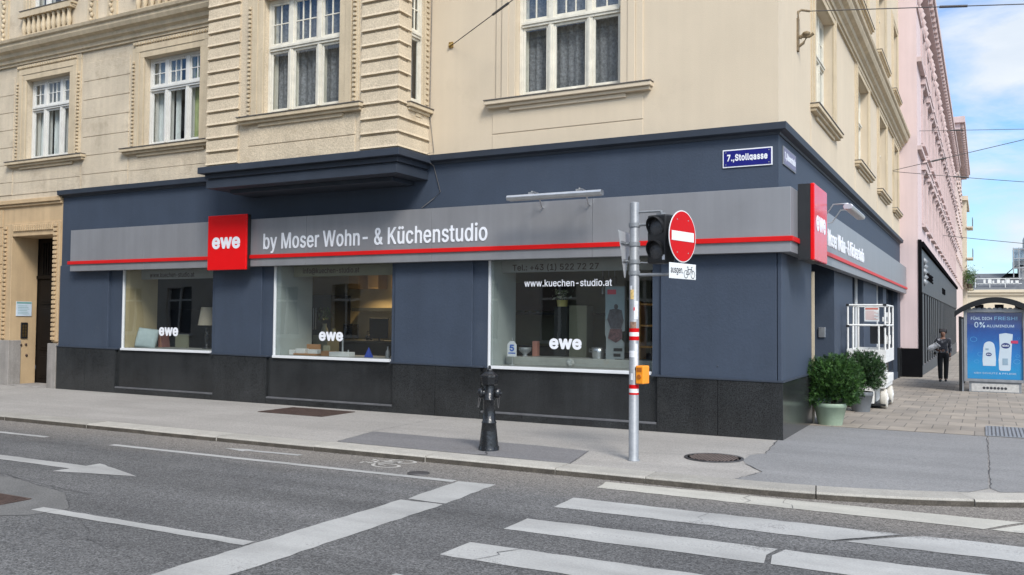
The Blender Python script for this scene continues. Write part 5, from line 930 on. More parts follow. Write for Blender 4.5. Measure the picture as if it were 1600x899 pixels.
mn = thing('monitor', 'black screen standing on the kitchen worktop in the middle window', 'screen', (-8.95, 2.2, 1.23)); q = MB(); q.box(-0.25,0,0.06,0.25,0.03,0.5); q.build('screen', BLACK, mn, 0.006); q = MB(); q.box(-0.1,-0.05,0,0.1,0.08,0.015); q.box(-0.02,0.03,0,0.02,0.05,0.2); q.build('stand', BLACK, mn)
ktl = MB(); ktl.lathe([(0.07,0),(0.09,0.05),(0.075,0.12),(0.02,0.14)], 20); ktl.tube([(-0.07,0,0.10),(-0.06,0,0.2),(0.06,0,0.2),(0.07,0,0.10)], 0.009); tag(ktl.build('kettle', BLACK_GLOSS, None, 0, (-9.5, 2.6, 1.23)), 'black kettle on the worktop left of the screen', 'kettle')
WARM = (1.0, 0.72, 0.38)
for k, (x, y) in enumerate(((-9.55, 2.5), (-9.0, 2.5))):
    q = MB(); q.lathe([(0.05, 0), (0.05, 0.02)], 16); o = q.build('ceiling_spot', mat('lit_spot', (0.9, 0.8, 0.6), 0.5, emit=(WARM, 14.0)), None, 0, (x, y, 2.69)); tag(o, 'small lit ceiling spot, %s of the two in the middle shop window' % ('left' if k == 0 else 'right'), 'light', 'ceiling spots')
    ld = bpy.data.lights.new('spot_light', 'SPOT'); ld.energy = 45; ld.color = WARM; ld.spot_size = R(120); ld.spot_blend = 0.6; ld.shadow_soft_size = 0.05
    lo = bpy.data.objects.new('spot_light', ld); COL.objects.link(lo); lo.location = (x, y + 0.02, 2.66); lo.parent = None
CARD = mat('kraft_card', (0.36, 0.18, 0.075), 0.8)
TINW = mat('white_box', (0.66, 0.66, 0.64), 0.6)
obox('sample_box', 'small white box at the left end of the middle window shelf', 'box', -9.72, 0.25, SZ2, -9.58, 0.38, SZ2+0.1, TINW)
obox('sample_board', 'low orange wooden board under the sample boxes in the middle window', 'board', -9.56, 0.2, SZ2, -8.97, 0.42, SZ2+0.035, CARD)
obox('sample_box', 'white box on the orange board, left one', 'box', -9.54, 0.24, SZ2+0.035, -9.30, 0.38, SZ2+0.13, TINW)
obox('sample_box', 'white box on the orange board, right one', 'box', -9.22, 0.24, SZ2+0.035, -8.98, 0.36, SZ2+0.12, TINW)
obox('sample_box', 'tallest brown box behind the two white boxes on the board', 'box', -9.36, 0.37, SZ2+0.035, -9.03, 0.42, SZ2+0.22, CARD)
obox('photo_frame', 'small dark photo frame right of the orange board', 'frame', -9.0, 0.45, SZ2, -8.83, 0.47, SZ2+0.2, SH_OLIVE)
obox('sample_box', 'low kraft box beside the white slab in the middle window', 'box', -8.88, 0.24, SZ2, -8.63, 0.38, SZ2+0.1, CARD)
st = thing('display_stand', 'white slab with a thin metal post in the middle shop window', 'stand', (-8.4, 0.3, SZ2)); q = MB(); q.box(-0.24,-0.1,0,0.24,0.1,0.09); q.build('base', TINW, st, 0.005); q = MB(); q.tube([(0,0.02,0.09),(0,0.02,0.36)], 0.02); q.tube([(0.14,0.02,0.09),(0.14,0.02,0.13)], 0.015); q.build('post', ALU, st)
q = MB(); q.add([(-0.09,-0.03,0),(0.09,-0.03,0),(0.09,0.03,0),(-0.09,0.03,0),(0,0,0.2)], [(0,3,2,1),(0,1,4),(1,2,4),(2,3,4),(3,0,4)]); tag(q.build('price_pyramid', mat('blue_card', (0.03, 0.07, 0.40), 0.5), None, 0, (-7.75, 0.3, SZ2)), 'small blue pyramid card on the middle window shelf', 'display card')
q = MB(); q.lathe([(0.045,0),(0.045,0.12),(0.015,0.17),(0.015,0.22)], 16); tag(q.build('glass_bottle', GALV, None, 0, (-7.3, 0.3, SZ2)), 'small grey bottle at the right end of the middle window shelf', 'bottle')
fv = thing('flower_vase', 'vase with dark flowers at the left of the middle window', 'vase', (-9.9, 1.55, 1.35)); q = MB(); q.lathe([(0.05,0),(0.08,0.1),(0.04,0.2),(0.05,0.25)], 16); q.build('vase', SH_OLIVE, fv); q = MB()
rr = random.Random(5)
for k in range(60):
    a, e_ = rr.uniform(0, 6.28), rr.uniform(0, 0.22); c = Vector((math.cos(a)*e_, math.sin(a)*e_, 0.3 + rr.uniform(0, 0.28))); q.add([c, c + Vector((rr.uniform(-0.06,0.06), rr.uniform(-0.06,0.06), 0.05)), c + Vector((rr.uniform(-0.06,0.06), rr.uniform(-0.06,0.06), -0.02))], [(0,1,2)])
q.build('flowers', PLANT, fv)
obox('side_cabinet', 'beige low cabinet under the flower vase in the middle window', 'cabinet', -10.1, 1.4, 0.2, -9.7, 1.8, 1.35, SH_OLIVE)
for k, (x, h_, c) in enumerate(((-10.9, 0.22, (0.30,0.27,0.2)), (-10.72, 0.17, (0.22,0.08,0.05)), (-10.55, 0.25, (0.12,0.14,0.12)))):
    q = MB(); q.lathe([(0.06,0),(0.065,h_*0.8),(0.05,h_*0.9),(0.052,h_)], 18); tag(q.build('storage_jar', mat('jar_glaze', c, 0.35), None, 0, (x, 2.62, 1.232)), ('tallish pale storage jar', 'short red brown storage jar', 'tall dark green storage jar')[k] + ' on the kitchen worktop in the middle window', 'jar')
q = MB(); q.box(-0.13,-0.12,0,0.13,0.12,0.36); q.box(-0.11,-0.15,0.24,0.11,-0.121,0.33); q.box(-0.12,-0.16,0,0.12,-0.121,0.03); tag(q.build('coffee_machine', BLACK_GLOSS, None, 0.01, (-10.1, 2.7, 1.232)), 'black coffee machine on the kitchen worktop in the middle window', 'coffee machine')
# right window: marble shelf, kitchen, standee and small things
MARBLE = mat('veined_marble', (0.36, 0.37, 0.345), 0.35, var=0.12, scale=5, stain=((0.34, 0.24, 0.14), 2.5, 0.6, 0.6))
obox('marble_ledge', 'long pale marble ledge along the right shop window', 'ledge', -4.86, 0.5, SZ3, -2.1, 1.1, SZ3+0.14, MARBLE)
fl = thing('number_flag', 'small white pennant with a blue number 5 in the right window', 'sign', (-4.63, 0.3, SZ3))
q = MB(); q.tube([(0,0.02,0),(0,0.02,0.48)], 0.008); q.lathe([(0.05,0),(0.05,0.012)], 14); q.build('stand', ALU, fl); q = MB(); q.prism([(-0.09,0.15),(0.09,0.15),(0.09,0.36),(0.04,0.42),(-0.04,0.42),(-0.09,0.36)], 0.006); q.build('flag', LETTER, fl)
q = MB(); lettering(q, '5', F1, -0.045, 0.045, 0.24, 0.36, -0.001, 0.002, 0.05); q.box(-0.07,-0.003,0.20,0.07,-0.001,0.22); q.build('lettering', mat('print_blue', (0.02, 0.12, 0.5), 0.5), fl)
q = MB(); q.lathe([(0.05,0),(0.05,0.02),(0.03,0.03),(0.11,0.1),(0.12,0.16),(0.11,0.16),(0.09,0.1)], 20, cap=False); tag(q.build('glass_bowl', GALV, None, 0, (-4.6, 0.75, SZ3+0.14)), 'footed glass bowl on the marble ledge', 'bowl')
q = MB(); q.box(-0.05,-0.05,0,0.05,0.05,0.27); tag(q.build('spice_tower', mat('salmon_tin', (0.55, 0.24, 0.18), 0.6), None, 0.006, (-4.5, 0.98, SZ3+0.14)), 'narrow salmon coloured tin on the marble ledge', 'tin')
kc = thing('kitchen_cabinet', 'dark wall cabinets with cups on shelf in the right window', 'cabinet', (-4.9, 2.0, 0.2))
q = MB(); q.box(-1.1,0.3,0,1.0,0.9,1.0); q.build('base_units', SH_DARK, kc, 0.006); q = MB(); q.box(-1.1,0.05,1.62,1.4,0.5,1.67); q.build('shelf', SH_DARK, kc); q = MB(); q.box(-1.1,0.1,1.7,0.3,0.5,2.25); q.build('wall_cupboard', mat('brown_veneer', (0.08,0.055,0.045), 0.5), kc, 0.006); q = MB(); q.box(-1.1,0.91,0.9,1.9,0.95,2.6); q.build('back_panel', SH_OLIVE, kc)
for k in range(3):
    q = MB(); q.lathe([(0.035,0),(0.045,0.09),(0.04,0.09),(0.03,0.01)], 16); tag(q.build('cup', TINW, None, 0, (-5.42 + k*0.17, 2.22, 1.87)), 'white cup on the dark shelf, %s of three' % ('left', 'middle', 'right')[k], 'cup', 'cups on the dark shelf')
wh = thing('flower_pot', 'yellow pot of white flowers on the dark column in right window', 'potted plant', (-4.08, 1.2, 1.94)); q = MB(); q.lathe([(0.085,0),(0.105,0.15),(0.095,0.15),(0.09,0.1)], 20); q.build('pot', mat('yellow_pot', (0.66, 0.56, 0.20), 0.5), wh); q = MB()
for k in range(130):
    a, e_ = rr.uniform(0, 6.28), rr.uniform(0, 0.19); c = Vector((math.cos(a)*e_, math.sin(a)*e_, 0.17 + rr.uniform(0, 0.15))); q.add([c + Vector((rr.uniform(-0.04,0.04), rr.uniform(-0.04,0.04), rr.uniform(-0.04,0.04))) for _ in range(3)], [(0,1,2)])
q.build('flowers', leaf_mat('pale_flower', (0.10, 0.14, 0.05), (0.6, 0.6, 0.45)), wh)
col = thing('display_column', 'dark and olive display column under the flower pot', 'column', (-3.9, 1.2, SZ3 + 0.0)); q = MB(); q.box(-0.3,-0.1,0,-0.05,0.3,1.04); q.build('dark_panel', SH_DARK, col, 0.005); q = MB(); q.box(-0.045,0.0,0,0.30,0.3,1.06); q.build('olive_panel', SH_OLIVE, col, 0.005)
sn = thing('standee', 'tall narrow cardboard display with a figure print in right window', 'display', (-2.83, 0.62, SZ3+0.0), R(8)); q = MB(); q.prism([(-0.16,0),(0.16,0),(0.16,0.42),(0.02,0.60),(0.17,0.62),(0.17,1.38),(-0.17,1.38),(-0.17,0.56),(-0.15,0.5)], 0.03); q.build('board', mat('grey_card', (0.22,0.25,0.26), 0.6), sn)
q = MB(); q.box(-0.16,-0.004,0.82,0.16,0,1.36); q.build('photo_panel', mat('light_blue_print', (0.25,0.34,0.37), 0.5), sn); M_ = Matrix.Translation((0,-0.009,0)); q = MB(); q.prism([(0.035*math.cos(2*math.pi*k/14)+0.02, 1.03+0.045*math.sin(2*math.pi*k/14)) for k in range(14)], 0.004, M_); q.prism([(-0.09,0.98),(0.02,1.0),(0.12,0.97),(0.15,0.80),(0.11,0.66),(-0.07,0.66),(-0.13,0.82)], 0.0035, M_); q.build('figure_print', mat('dark_print', (0.06,0.06,0.075), 0.5, var=0.6, scale=14), sn)
q = MB(); q.prism([(-0.08,0.655),(0.12,0.655),(0.13,0.5),(0.02,0.42),(-0.12,0.5)], 0.0037, M_); q.build('figure_print', mat('red_check_print', (0.10,0.05,0.055), 0.5, var=0.9, scale=30), sn)
q = MB(); q.box(-0.13,-0.009,1.24,0.02,-0.005,1.32); q.build('logo', mat('pink_print', (0.6,0.05,0.10), 0.5), sn); q = MB()
for k, (a, b) in enumerate(((-0.02,0.13),(-0.02,0.10),(0.0,0.13))): q.box(a,-0.006,0.28-k*0.09,b,-0.002,0.33-k*0.09)
q.build('print_lines', BLACK, sn)
sc_ = thing('wooden_shelf', 'narrow orange wooden shelf at right edge of the right window', 'shelf', (-2.35, 1.0, 0.2)); q = MB(); q.box(-0.16,-0.15,0,-0.11,0.15,1.85); q.box(0.11,-0.15,0,0.16,0.15,1.85); q.build('upright', mat('orange_wood', (0.50,0.24,0.05), 0.5), sc_); q = MB()
for k in range(5): q.box(-0.109,-0.14,0.35+k*0.36,0.109,0.14,0.38+k*0.36)
q.build('board', MATS['orange_wood'], sc_)
q = MB(); q.lathe([(0.002,0),(0.05,0.02),(0.075,0.075),(0.05,0.13),(0.002,0.15)], 18); tag(q.build('wicker_ball', mat('white_wicker', (0.6,0.6,0.56), 0.9, var=0.4, scale=40, bump=1, bscale=60), None, 0, (-3.5, 0.28, SZ3)), 'white wicker ball on the right window shelf', 'ornament')
for k, (x, h_, c) in enumerate(((-3.55, 0.30, (0.05,0.09,0.04)), (-3.44, 0.26, (0.18,0.10,0.04)), (-3.3, 0.34, (0.03,0.03,0.035)))):
    q = MB(); q.lathe([(0.035,0),(0.037,h_*0.6),(0.014,h_*0.75),(0.013,h_)], 16); tag(q.build('bottle', mat('bottle_glass', c, 0.15), None, 0, (x, 2.22, 1.873)), ('green bottle', 'amber bottle', 'tallest black bottle')[k] + ' on the dark shelf at the back of the right window', 'bottle')
q = MB(); q.lathe([(0.10,0),(0.12,0.10),(0.12,0.19),(0.115,0.19),(0.113,0.02)], 22, cap=False); q.tube([(-0.12,0,0.15),(-0.17,0,0.16),(-0.17,0,0.11),(-0.12,0,0.11)], 0.01); q.tube([(0.12,0,0.15),(0.17,0,0.16),(0.17,0,0.11),(0.12,0,0.11)], 0.01); tag(q.build('cooking_pot', ALU, None, 0, (-3.2, 0.8, SZ3+0.14)), 'shiny cooking pot on the marble ledge left of the standing cardboard display', 'pot')
pend = [(-3.62, 2.0), (-3.5, 2.0), (-3.38, 2.0)]
for k, (x, y) in enumerate(pend):
    q = MB(); q.tube([(0,0,0.3),(0,0,0.75)], 0.006); q.lathe([(0.03,0),(0.03,0.3),(0.01,0.32)], 12); tag(q.build('pendant_lamp', ALU, None, 0, (x, y, 2.22)), 'thin tubular pendant lamp, %s of the three in the right window' % ('left', 'middle', 'right')[k], 'lamp', 'pendant lamps')

# ------------------------------------------------------------------ shop signs
FS = lambda u, d, v: (u, -0.22 + d, v)
SS = lambda u, d, v: (0.22 - d, u, v)
fs = thing('fascia_sign', 'long grey fascia sign with white lettering and red stripe along the front', 'sign')
q = MB(); xs = [-16.0, -13.5, -11.4, -8.9, -6.0, -2.9, 0.22]
for a, b in zip(xs, xs[1:]): q.box(a + 0.003, -0.22, 2.75, b - 0.003, -0.06 if b < 0.2 else -0.06, 3.70)
q.build('panel', SIGN_GREY, fs, 0.004)
q = MB(); q.box(-16.06, -0.250, 2.905, 0.250, -0.221, 2.980); q.build('stripe', STRIPE_RED, fs, 0.005)
q = MB(); lettering(q, 'by Moser Wohn- & Küchenstudio', FS, -10.0, -4.85, 3.00, 3.405, 0.0, 0.012, 0.022, 1.02); q.build('lettering', LETTER, fs)
q = MB()
for a in (-15, -12.2, -9.2, -7, -4, -1.2): q.box(a, -0.06, 3.5, a+0.05, 0, 3.55); q.box(a, -0.06, 2.9, a+0.05, 0, 2.95)
q.build('bracket', BLUE_TRIM, fs)
f2s = thing('fascia_sign', 'long grey fascia sign with red stripe along the side street, wrapping the corner', 'sign')
q = MB(); ys = [-0.058, 2.0, 5.0, 8.6, 12.0, 15.5, 18.6, 21.2]
for a, b in zip(ys, ys[1:]): q.box(0.06, a + 0.0015, 2.75, 0.2185, b - 0.0015, 3.70)
q.build('panel', SIGN_GREY, f2s, 0.004)
q = MB(); q.box(0.221, -0.22, 2.906, 0.249, 21.25, 2.979); q.build('stripe', STRIPE_RED, f2s, 0.005)
q = MB(); lettering(q, 'by Moser Wohn- & Küchenstudio', SS, 2.62, 8.48, 3.02, 3.41, 0.0, 0.012, 0.022, 1.02); q.build('lettering', LETTER, f2s)
q = MB()
for a in (1.0, 4, 7, 10, 13, 16, 19): q.box(0, a, 3.5, 0.06, a+0.05, 3.55)
q.build('bracket', BLUE_TRIM, f2s)
FR = lambda u, d, v: (u, -0.36 + d, v)
r1 = thing('logo_box', 'square red box sign with white lettering on the front fascia', 'sign')
q = MB(); q.box(-11.41, -0.36, 2.68, -10.34, -0.31, 3.80); q.build('face', SIGN_RED, r1, 0.012); q = MB(); q.box(-11.405, -0.309, 2.685, -10.345, -0.222, 3.795); q.build('casing', BLACK, r1)
q = MB(); lettering(q, 'ewe', FR, -11.28, -10.50, 3.11, 3.35, 0.0, 0.004, 0.045, 0.94); q.build('lettering', LETTER, r1)
SR = lambda u, d, v: (0.46 - d, u, v)
r2 = thing('logo_box', 'red box sign with black casing standing out on the side street fascia', 'sign')
q = MB(); q.box(0.40, 0.30, 2.66, 0.46, 1.50, 3.81); q.build('face', SIGN_RED, r2, 0.012); q = MB(); q.box(0.222, 0.305, 2.665, 0.399, 1.495, 3.805); q.build('casing', BLACK, r2)
q = MB(); lettering(q, 'ewe', SR, 0.47, 1.33, 3.11, 3.35, 0.0, 0.004, 0.045, 0.94); q.build('lettering', LETTER, r2)
def street_sign(fn, u0, u1, v0, v1, text, face, lt, label):
    t = thing('street_sign', label, 'street sign'); q = MB(); fbox(q, fn, u0, u1, -0.02, -0.002, v0, v1); q.build('rim', ENAMEL_WHITE if face is ENAMEL else GALV, t, 0.003)
    q = MB(); fbox(q, fn, u0+0.018, u1-0.018, -0.024, -0.0205, v0+0.018, v1-0.018); q.build('plate', face, t)
    q = MB(); lettering(q, text, fn, u0+0.07, u1-0.07, v0+0.055 + 0.015, v1-0.075, -0.0245, 0.002, 0.05, 1.0); q.build('lettering', lt, t)
    q = MB()
    for a in (u0+0.05, u1-0.05):
        for b in (v0+0.045, v1-0.045): q.lathe([(0.010,0),(0.008,0.006)], 10, Matrix.Translation(fn(a,-0.0245,b)) @ (Matrix.Rotation(R(90),4,'X') if fn is F1 else Matrix.Rotation(R(90),4,'Y')))
    q.build('screw', GALV, t)
street_sign(F1, -0.83, -0.085, 4.07, 4.345, '7.,Stollgasse', ENAMEL, ENAMEL_WHITE, 'dark blue enamel street sign with white lettering on the front wall by the corner')
street_sign(F2, 0.28, 1.27, 4.12, 4.40, '7.,Kaiserstraße', ENAMEL_FADE, ENAMEL_WHITE, 'faded violet street sign on the side street wall by the corner')
def floodlight(loc, rz, label):
    t = thing('sign_light', label, 'lamp', loc, rz, 'linear lamps above the fascia signs')
    q = MB(); q.prism([(-0.06,-0.045),(0.06,-0.045),(0.075,0.0),(0.05,0.035),(-0.05,0.035),(-0.075,0.0)], 1.66, Matrix.Rotation(R(-90),4,'Z') @ Matrix.Translation((0,-0.83,0))); q.build('housing', ALU, t, 0.004)
    q = MB(); q.box(-0.8,-0.045,-0.052,0.8,0.045,-0.0455); q.build('diffuser', mat('lamp_diffuser', (0.5,0.5,0.48), 0.4), t)
    q = MB()
    for a in (-0.42, 0.42): q.tube([(a,0.02,0.03),(a,0.05,0.09),(a,0.28,0.09),(a,0.42,-0.12),(a,0.66,-0.12)], 0.012); q.box(a-0.03,-0.02,0.036,a+0.03,0.08,0.07)
    q.build('arm', ALU, t); return t
floodlight((-3.36, -0.70, 3.72), 0, 'slim aluminium lamp above the front fascia sign, left of the signal pole')
floodlight((0.78, 2.3, 3.58), R(90), 'slim aluminium lamp on bent arms above the side street fascia sign')
# house entrance fittings on the left reveal
nt_ = thing('notice_board', 'pale blue printed notice on the ochre entrance reveal', 'notice', (-18.5, 0.30, 1.70)); q = MB(); q.box(0.002,-0.2,0,0.02,0.2,0.36); q.build('board', mat('pale_notice', (0.5,0.58,0.66), 0.5), nt_, 0.003); q = MB()
for k in range(6): q.box(0.0205,-0.16,0.05+k*0.04,0.022,0.14-0.03*(k % 3),0.06+k*0.04)
q.box(0.0205,-0.19,0.31,0.022,0.19,0.35); q.build('print_lines', mat('green_print', (0.15,0.32,0.30), 0.6), nt_)
it = thing('intercom', 'black door intercom with brass buttons on the entrance reveal', 'intercom', (-18.5, 0.32, 1.14)); q = MB(); q.box(0.002,-0.09,0,0.03,0.09,0.40); q.build('plate', BLACK, it, 0.012); q = MB()
for k in range(8):
    for a in (-0.055, 0.008): q.box(0.0305, a, 0.05+k*0.038, 0.034, a+0.045, 0.075+k*0.038)
q.build('button', BRASS, it)
kn = MB()
for y_, z_ in ((0.25, 0.98), (0.38, 0.99), (0.40, 0.72)): kn.lathe([(0.03,0),(0.03,0.02),(0.015,0.025)], 12, Matrix.Translation((-18.498,y_,z_)) @ Matrix.Rotation(R(90),4,'Y'))
tag(kn.build('bell_cover', RUST, None), 'brown round bell covers below the intercom', 'bell')

# ------------------------------------------------------------------ signal pole and what hangs on it
PX, PY = -1.175, -2.92
sp = thing('signal_pole', 'grey steel signal pole with red and white bands', 'pole', (PX, PY, 0))
q = MB(); q.lathe([(0.075,0),(0.075,0.015),(0.062,0.02),(0.060,3.20),(0.052,3.215),(0.02,3.222)], 28); q.build('tube', GALV, sp)
def band(z0, z1, m, name='band'):
    q = MB(); q.lathe([(0.0615,z0),(0.0615,z1)], 28, cap=False); return q.build(name, m, sp)
for z0 in (1.49, 0.79):
    band(z0, z0+0.05, SIGNAL_RED); band(z0+0.05, z0+0.10, SIGNAL_WHITE); band(z0+0.10, z0+0.15, SIGNAL_RED)
def patch(a0, a1, z0, z1, m):
    q = MB(); n = 8; vs = []
    for i in range(n+1):
        a = R(a0 + (a1-a0)*i/n); vs += [(0.0625*math.cos(a), 0.0625*math.sin(a), z0), (0.0625*math.cos(a), 0.0625*math.sin(a), z1)]
    q.add(vs, [(2*i, 2*i+2, 2*i+3, 2*i+1) for i in range(n)]); q.build('sticker', m, sp)
ST_Y = mat('yellow_sticker', (0.6,0.42,0.16), 0.6, var=0.4, scale=30); ST_B = mat('torn_sticker', (0.22,0.13,0.09), 0.8, var=0.4, scale=30); ST_R = mat('red_sticker', (0.5,0.05,0.08), 0.6)
patch(-120,-75,2.00,2.12,ST_Y); patch(-130,-95,2.12,2.17,STICKER); patch(-80,-60,1.86,1.9,ST_R); patch(-125,-45,1.64,1.72,ST_B); patch(-140,-60,1.28,1.36,STICKER); patch(-110,-80,1.0,1.08,STICKER); patch(-60,-25,1.15,1.45,STICKER); patch(-60,-30,1.12,1.16,BLACK); patch(-70,-20,1.75,1.98,STICKER)
for z_ in (2.93, 2.33, 2.69, 2.47): q = MB(); q.lathe([(0.072,z_-0.025),(0.072,z_+0.025)], 24); q.build('clamp', GALV, sp)
# arms
for P_, r_ in (([(0.05,0,3.09),(0.34,0.0,3.09)], 0.014), ([(0.06,0,2.93),(0.20,-0.02,2.93)], 0.02), ([(0.06,0,2.46),(0.40,0.0,2.44)], 0.008), ([(0.06,0,2.305),(0.48,0.0,2.305)], 0.02), ([(-0.05,0,2.70),(-0.12,0,2.70)], 0.014), ([(-0.05,0,2.48),(-0.12,0,2.48)], 0.014)):
    q = MB(); q.tube(P_, r_); q.build('arm', GALV, sp)
q = MB(); q.tube([(0.585,0.008,2.27),(0.585,0.008,2.95)], 0.022); q.tube([(0.45,0.0,2.305),(0.585,0.008,2.305)], 0.018); q.build('sign_post', GALV, sp)
tl = thing('traffic_light', 'black traffic light with two dark lenses on the signal pole', 'traffic light', (PX + 0.33, PY, 2.44), R(-22))
q = MB(); q.box(-0.145,-0.07,0,0.145,0.12,0.60); q.build('housing', BLACK, tl, 0.02)
LENS = mat('dark_lens', (0.045,0.045,0.048), 0.14, var=0.2, scale=40, bump=0.4, bscale=120)
for z_ in (0.155, 0.445):
    q = MB(); q.lathe([(0.002,0.03),(0.06,0.022),(0.105,0.0)], 28, Matrix.Translation((0,-0.072,z_)) @ Matrix.Rotation(R(90),4,'X'), cap=False); q.build('lens', LENS, tl)
    q = MB(); n = 30; vs = []; ao, ai = R(-35), R(215)
    for i in range(n+1):
        a = ao + (ai-ao)*i/n; dp = 0.085*max(0.25, math.sin((a-ao)/(ai-ao)*math.pi))
        for r_, d_ in ((0.128,0.0),(0.128,dp),(0.120,dp),(0.120,0.0)): vs.append((r_*math.cos(a), -0.07-d_, z_ + r_*math.sin(a)))
    q.add(vs, [(i*4+k, i*4+(k+1) % 4, (i+1)*4+(k+1) % 4, (i+1)*4+k) for i in range(n) for k in range(4)], False); q.build('visor', BLACK, tl)
q = MB(); q.box(0.10,-0.0735,0.04,0.14,-0.0705,0.10); q.build('sticker', STICKER, tl)
q = MB(); q.box(-0.04,-0.02,0.60,0.04,0.06,0.63); q.tube([(0,0.02,0.63),(0,0.02,0.66)], 0.02); q.build('mount', GALV, tl)
SGA = R(90-13)      # sign plates face along the side of the pole towards the crossing
def disc(q, r, y, n=48, t=0.003, z=0, a0=0, a1=360):
    vs = [(r*math.cos(2*math.pi*k/n), y, z + r*math.sin(2*math.pi*k/n)) for k in range(n)] + [(r*math.cos(2*math.pi*k/n), y+t, z + r*math.sin(2*math.pi*k/n)) for k in range(n)]
    q.add(vs, [tuple(range(n)), tuple(range(2*n-1,n-1,-1))] + [(k, k+n, (k+1) % n + n, (k+1) % n) for k in range(n)])
ne = thing('no_entry_sign', 'round red no entry sign with white bar on the signal pole', 'traffic sign', (PX + 0.62, PY - 0.0, 2.765), SGA)
q = MB(); disc(q, 0.318, 0.0, t=0.006); q.build('rim', SIGNAL_WHITE, ne); q = MB(); disc(q, 0.305, -0.003, t=0.0025); q.build('disc', SIGNAL_RED, ne)
q = MB(); q.box(-0.262,-0.0065,-0.058,0.262,-0.0035,0.058); q.build('bar', SIGNAL_WHITE, ne)
q = MB()
for a in (-0.13, 0.13):
    for b in (-0.2, 0.2): q.lathe([(0.009,0),(0.006,0.004)], 8, Matrix.Translation((a,-0.003,b)) @ Matrix.Rotation(R(90),4,'X'))
q.box(-0.2,0.0065,0.1,0.2,0.022,0.13); q.box(-0.2,0.0065,-0.13,0.2,0.022,-0.1); q.build('fixing', GALV, ne)
bs = thing('cycle_plate', 'white supplementary plate with cycle drawing below the red no entry sign', 'traffic sign', (PX + 0.625, PY, 2.245), SGA)
q = MB(); q.box(-0.315,0.0,0,0.315,0.008,0.19); q.build('plate', SIGNAL_WHITE, bs, 0.004)
q = MB(); lettering(q, 'ausgen.', F1, -0.285, 0.0, 0.045, 0.13, 0.0, 0.002, 0.0); BKI = mat('black_print', (0.03,0.03,0.035), 0.6); q.build('lettering', BKI, bs)
q = MB()
def ring3(cx, cz, r, w_, n=24):
    vs = []
    for i in range(n+1):
        a = 2*math.pi*i/n
        for rr_ in (r-w_/2, r+w_/2): vs.append((cx + rr_*math.cos(a), -0.002, cz + rr_*math.sin(a)))
    q.add(vs, [(2*i, 2*i+1, 2*i+3, 2*i+2) for i in range(n)])
def bar3(x0, z0, x1, z1, w_=0.009):
    q.add([(x, -0.0022, z_) for x, z_ in strip(x0, z0, x1, z1, w_)], [(0,1,2,3)])
ring3(0.07, 0.062, 0.046, 0.009); ring3(0.235, 0.062, 0.046, 0.009)
for a in ((0.07,0.062,0.12,0.125),(0.12,0.125,0.20,0.125),(0.20,0.125,0.145,0.06),(0.145,0.06,0.12,0.125),(0.07,0.062,0.145,0.06),(0.235,0.062,0.195,0.15),(0.195,0.15,0.225,0.155),(0.12,0.125,0.11,0.15),(0.09,0.152,0.13,0.152)): bar3(*a)
q.build('cycle_pictogram', BKI, bs)
ys_ = thing('give_way_sign', 'grey back of a triangular give way sign on the signal pole', 'traffic sign', (PX - 0.125, PY, 2.27), R(-90+6))
q = MB(); q.prism([(-0.315,0.56),(-0.30,0.575),(0.30,0.575),(0.315,0.56),(0.02,0.0),(-0.02,0.0)], 0.004, Matrix.Translation((0,-0.004,0))); q.build('plate', mat('sign_back_grey', (0.46,0.47,0.48), 0.5, 0.3, var=0.06), ys_)
q = MB(); q.prism([(-0.317,0.565),(-0.30,0.58),(0.30,0.58),(0.317,0.565),(0.29,0.555),(0.0,0.05),(-0.29,0.555)][0:4], 0.004, Matrix.Translation((0,-0.009,0))); q.box(-0.22,0.001,0.42,0.22,0.016,0.45); q.box(-0.12,0.001,0.2,0.12,0.016,0.23); q.build('stiffener', GALV, ys_)
pbx = thing('push_button_box', 'orange pedestrian push button box on the signal pole', 'push button', (PX + 0.115, PY - 0.01, 0.955), R(-12))
q = MB(); q.box(-0.055,-0.075,0,0.055,0.075,0.225); q.build('housing', ORANGE, pbx, 0.012)
q = MB(); q.lathe([(0.03,0),(0.026,0.012)], 18, Matrix.Translation((0.0,-0.075,0.09)) @ Matrix.Rotation(R(90),4,'X')); q.box(-0.035,-0.079,0.15,0.035,-0.0755,0.20); q.build('button', mat('dark_orange', (0.35,0.10,0.01), 0.5), pbx)

# ------------------------------------------------------------------ hydrant
hy = thing('hydrant', 'black cast iron pillar hydrant with two side caps', 'hydrant', (-3.13, -3.12, 0), R(20)); hy.scale = (0.91, 0.91, 1.0)
q = MB(); q.lathe([(0.150,0),(0.150,0.02),(0.144,0.03),(0.140,0.06),(0.118,0.24),(0.104,0.355),(0.110,0.36),(0.110,0.375),(0.098,0.382),(0.088,0.52),(0.085,0.66),(0.090,0.662),(0.090,0.676),(0.080,0.68),(0.076,0.86)], 28); q.build('barrel', BLACK_GLOSS, hy)
q = MB(); q.lathe([(0.10,0.86),(0.122,0.872),(0.130,0.94),(0.136,0.965),(0.136,0.99),(0.115,1.0),(0.085,1.02),(0.07,1.035),(0.05,1.045),(0.055,1.06),(0.045,1.075),(0.02,1.078)], 8, smooth=False); q.lathe([(0.024,1.07),(0.022,1.11),(0.012,1.12)], 6, smooth=False); q.build('head', BLACK_GLOSS, hy, 0.004)
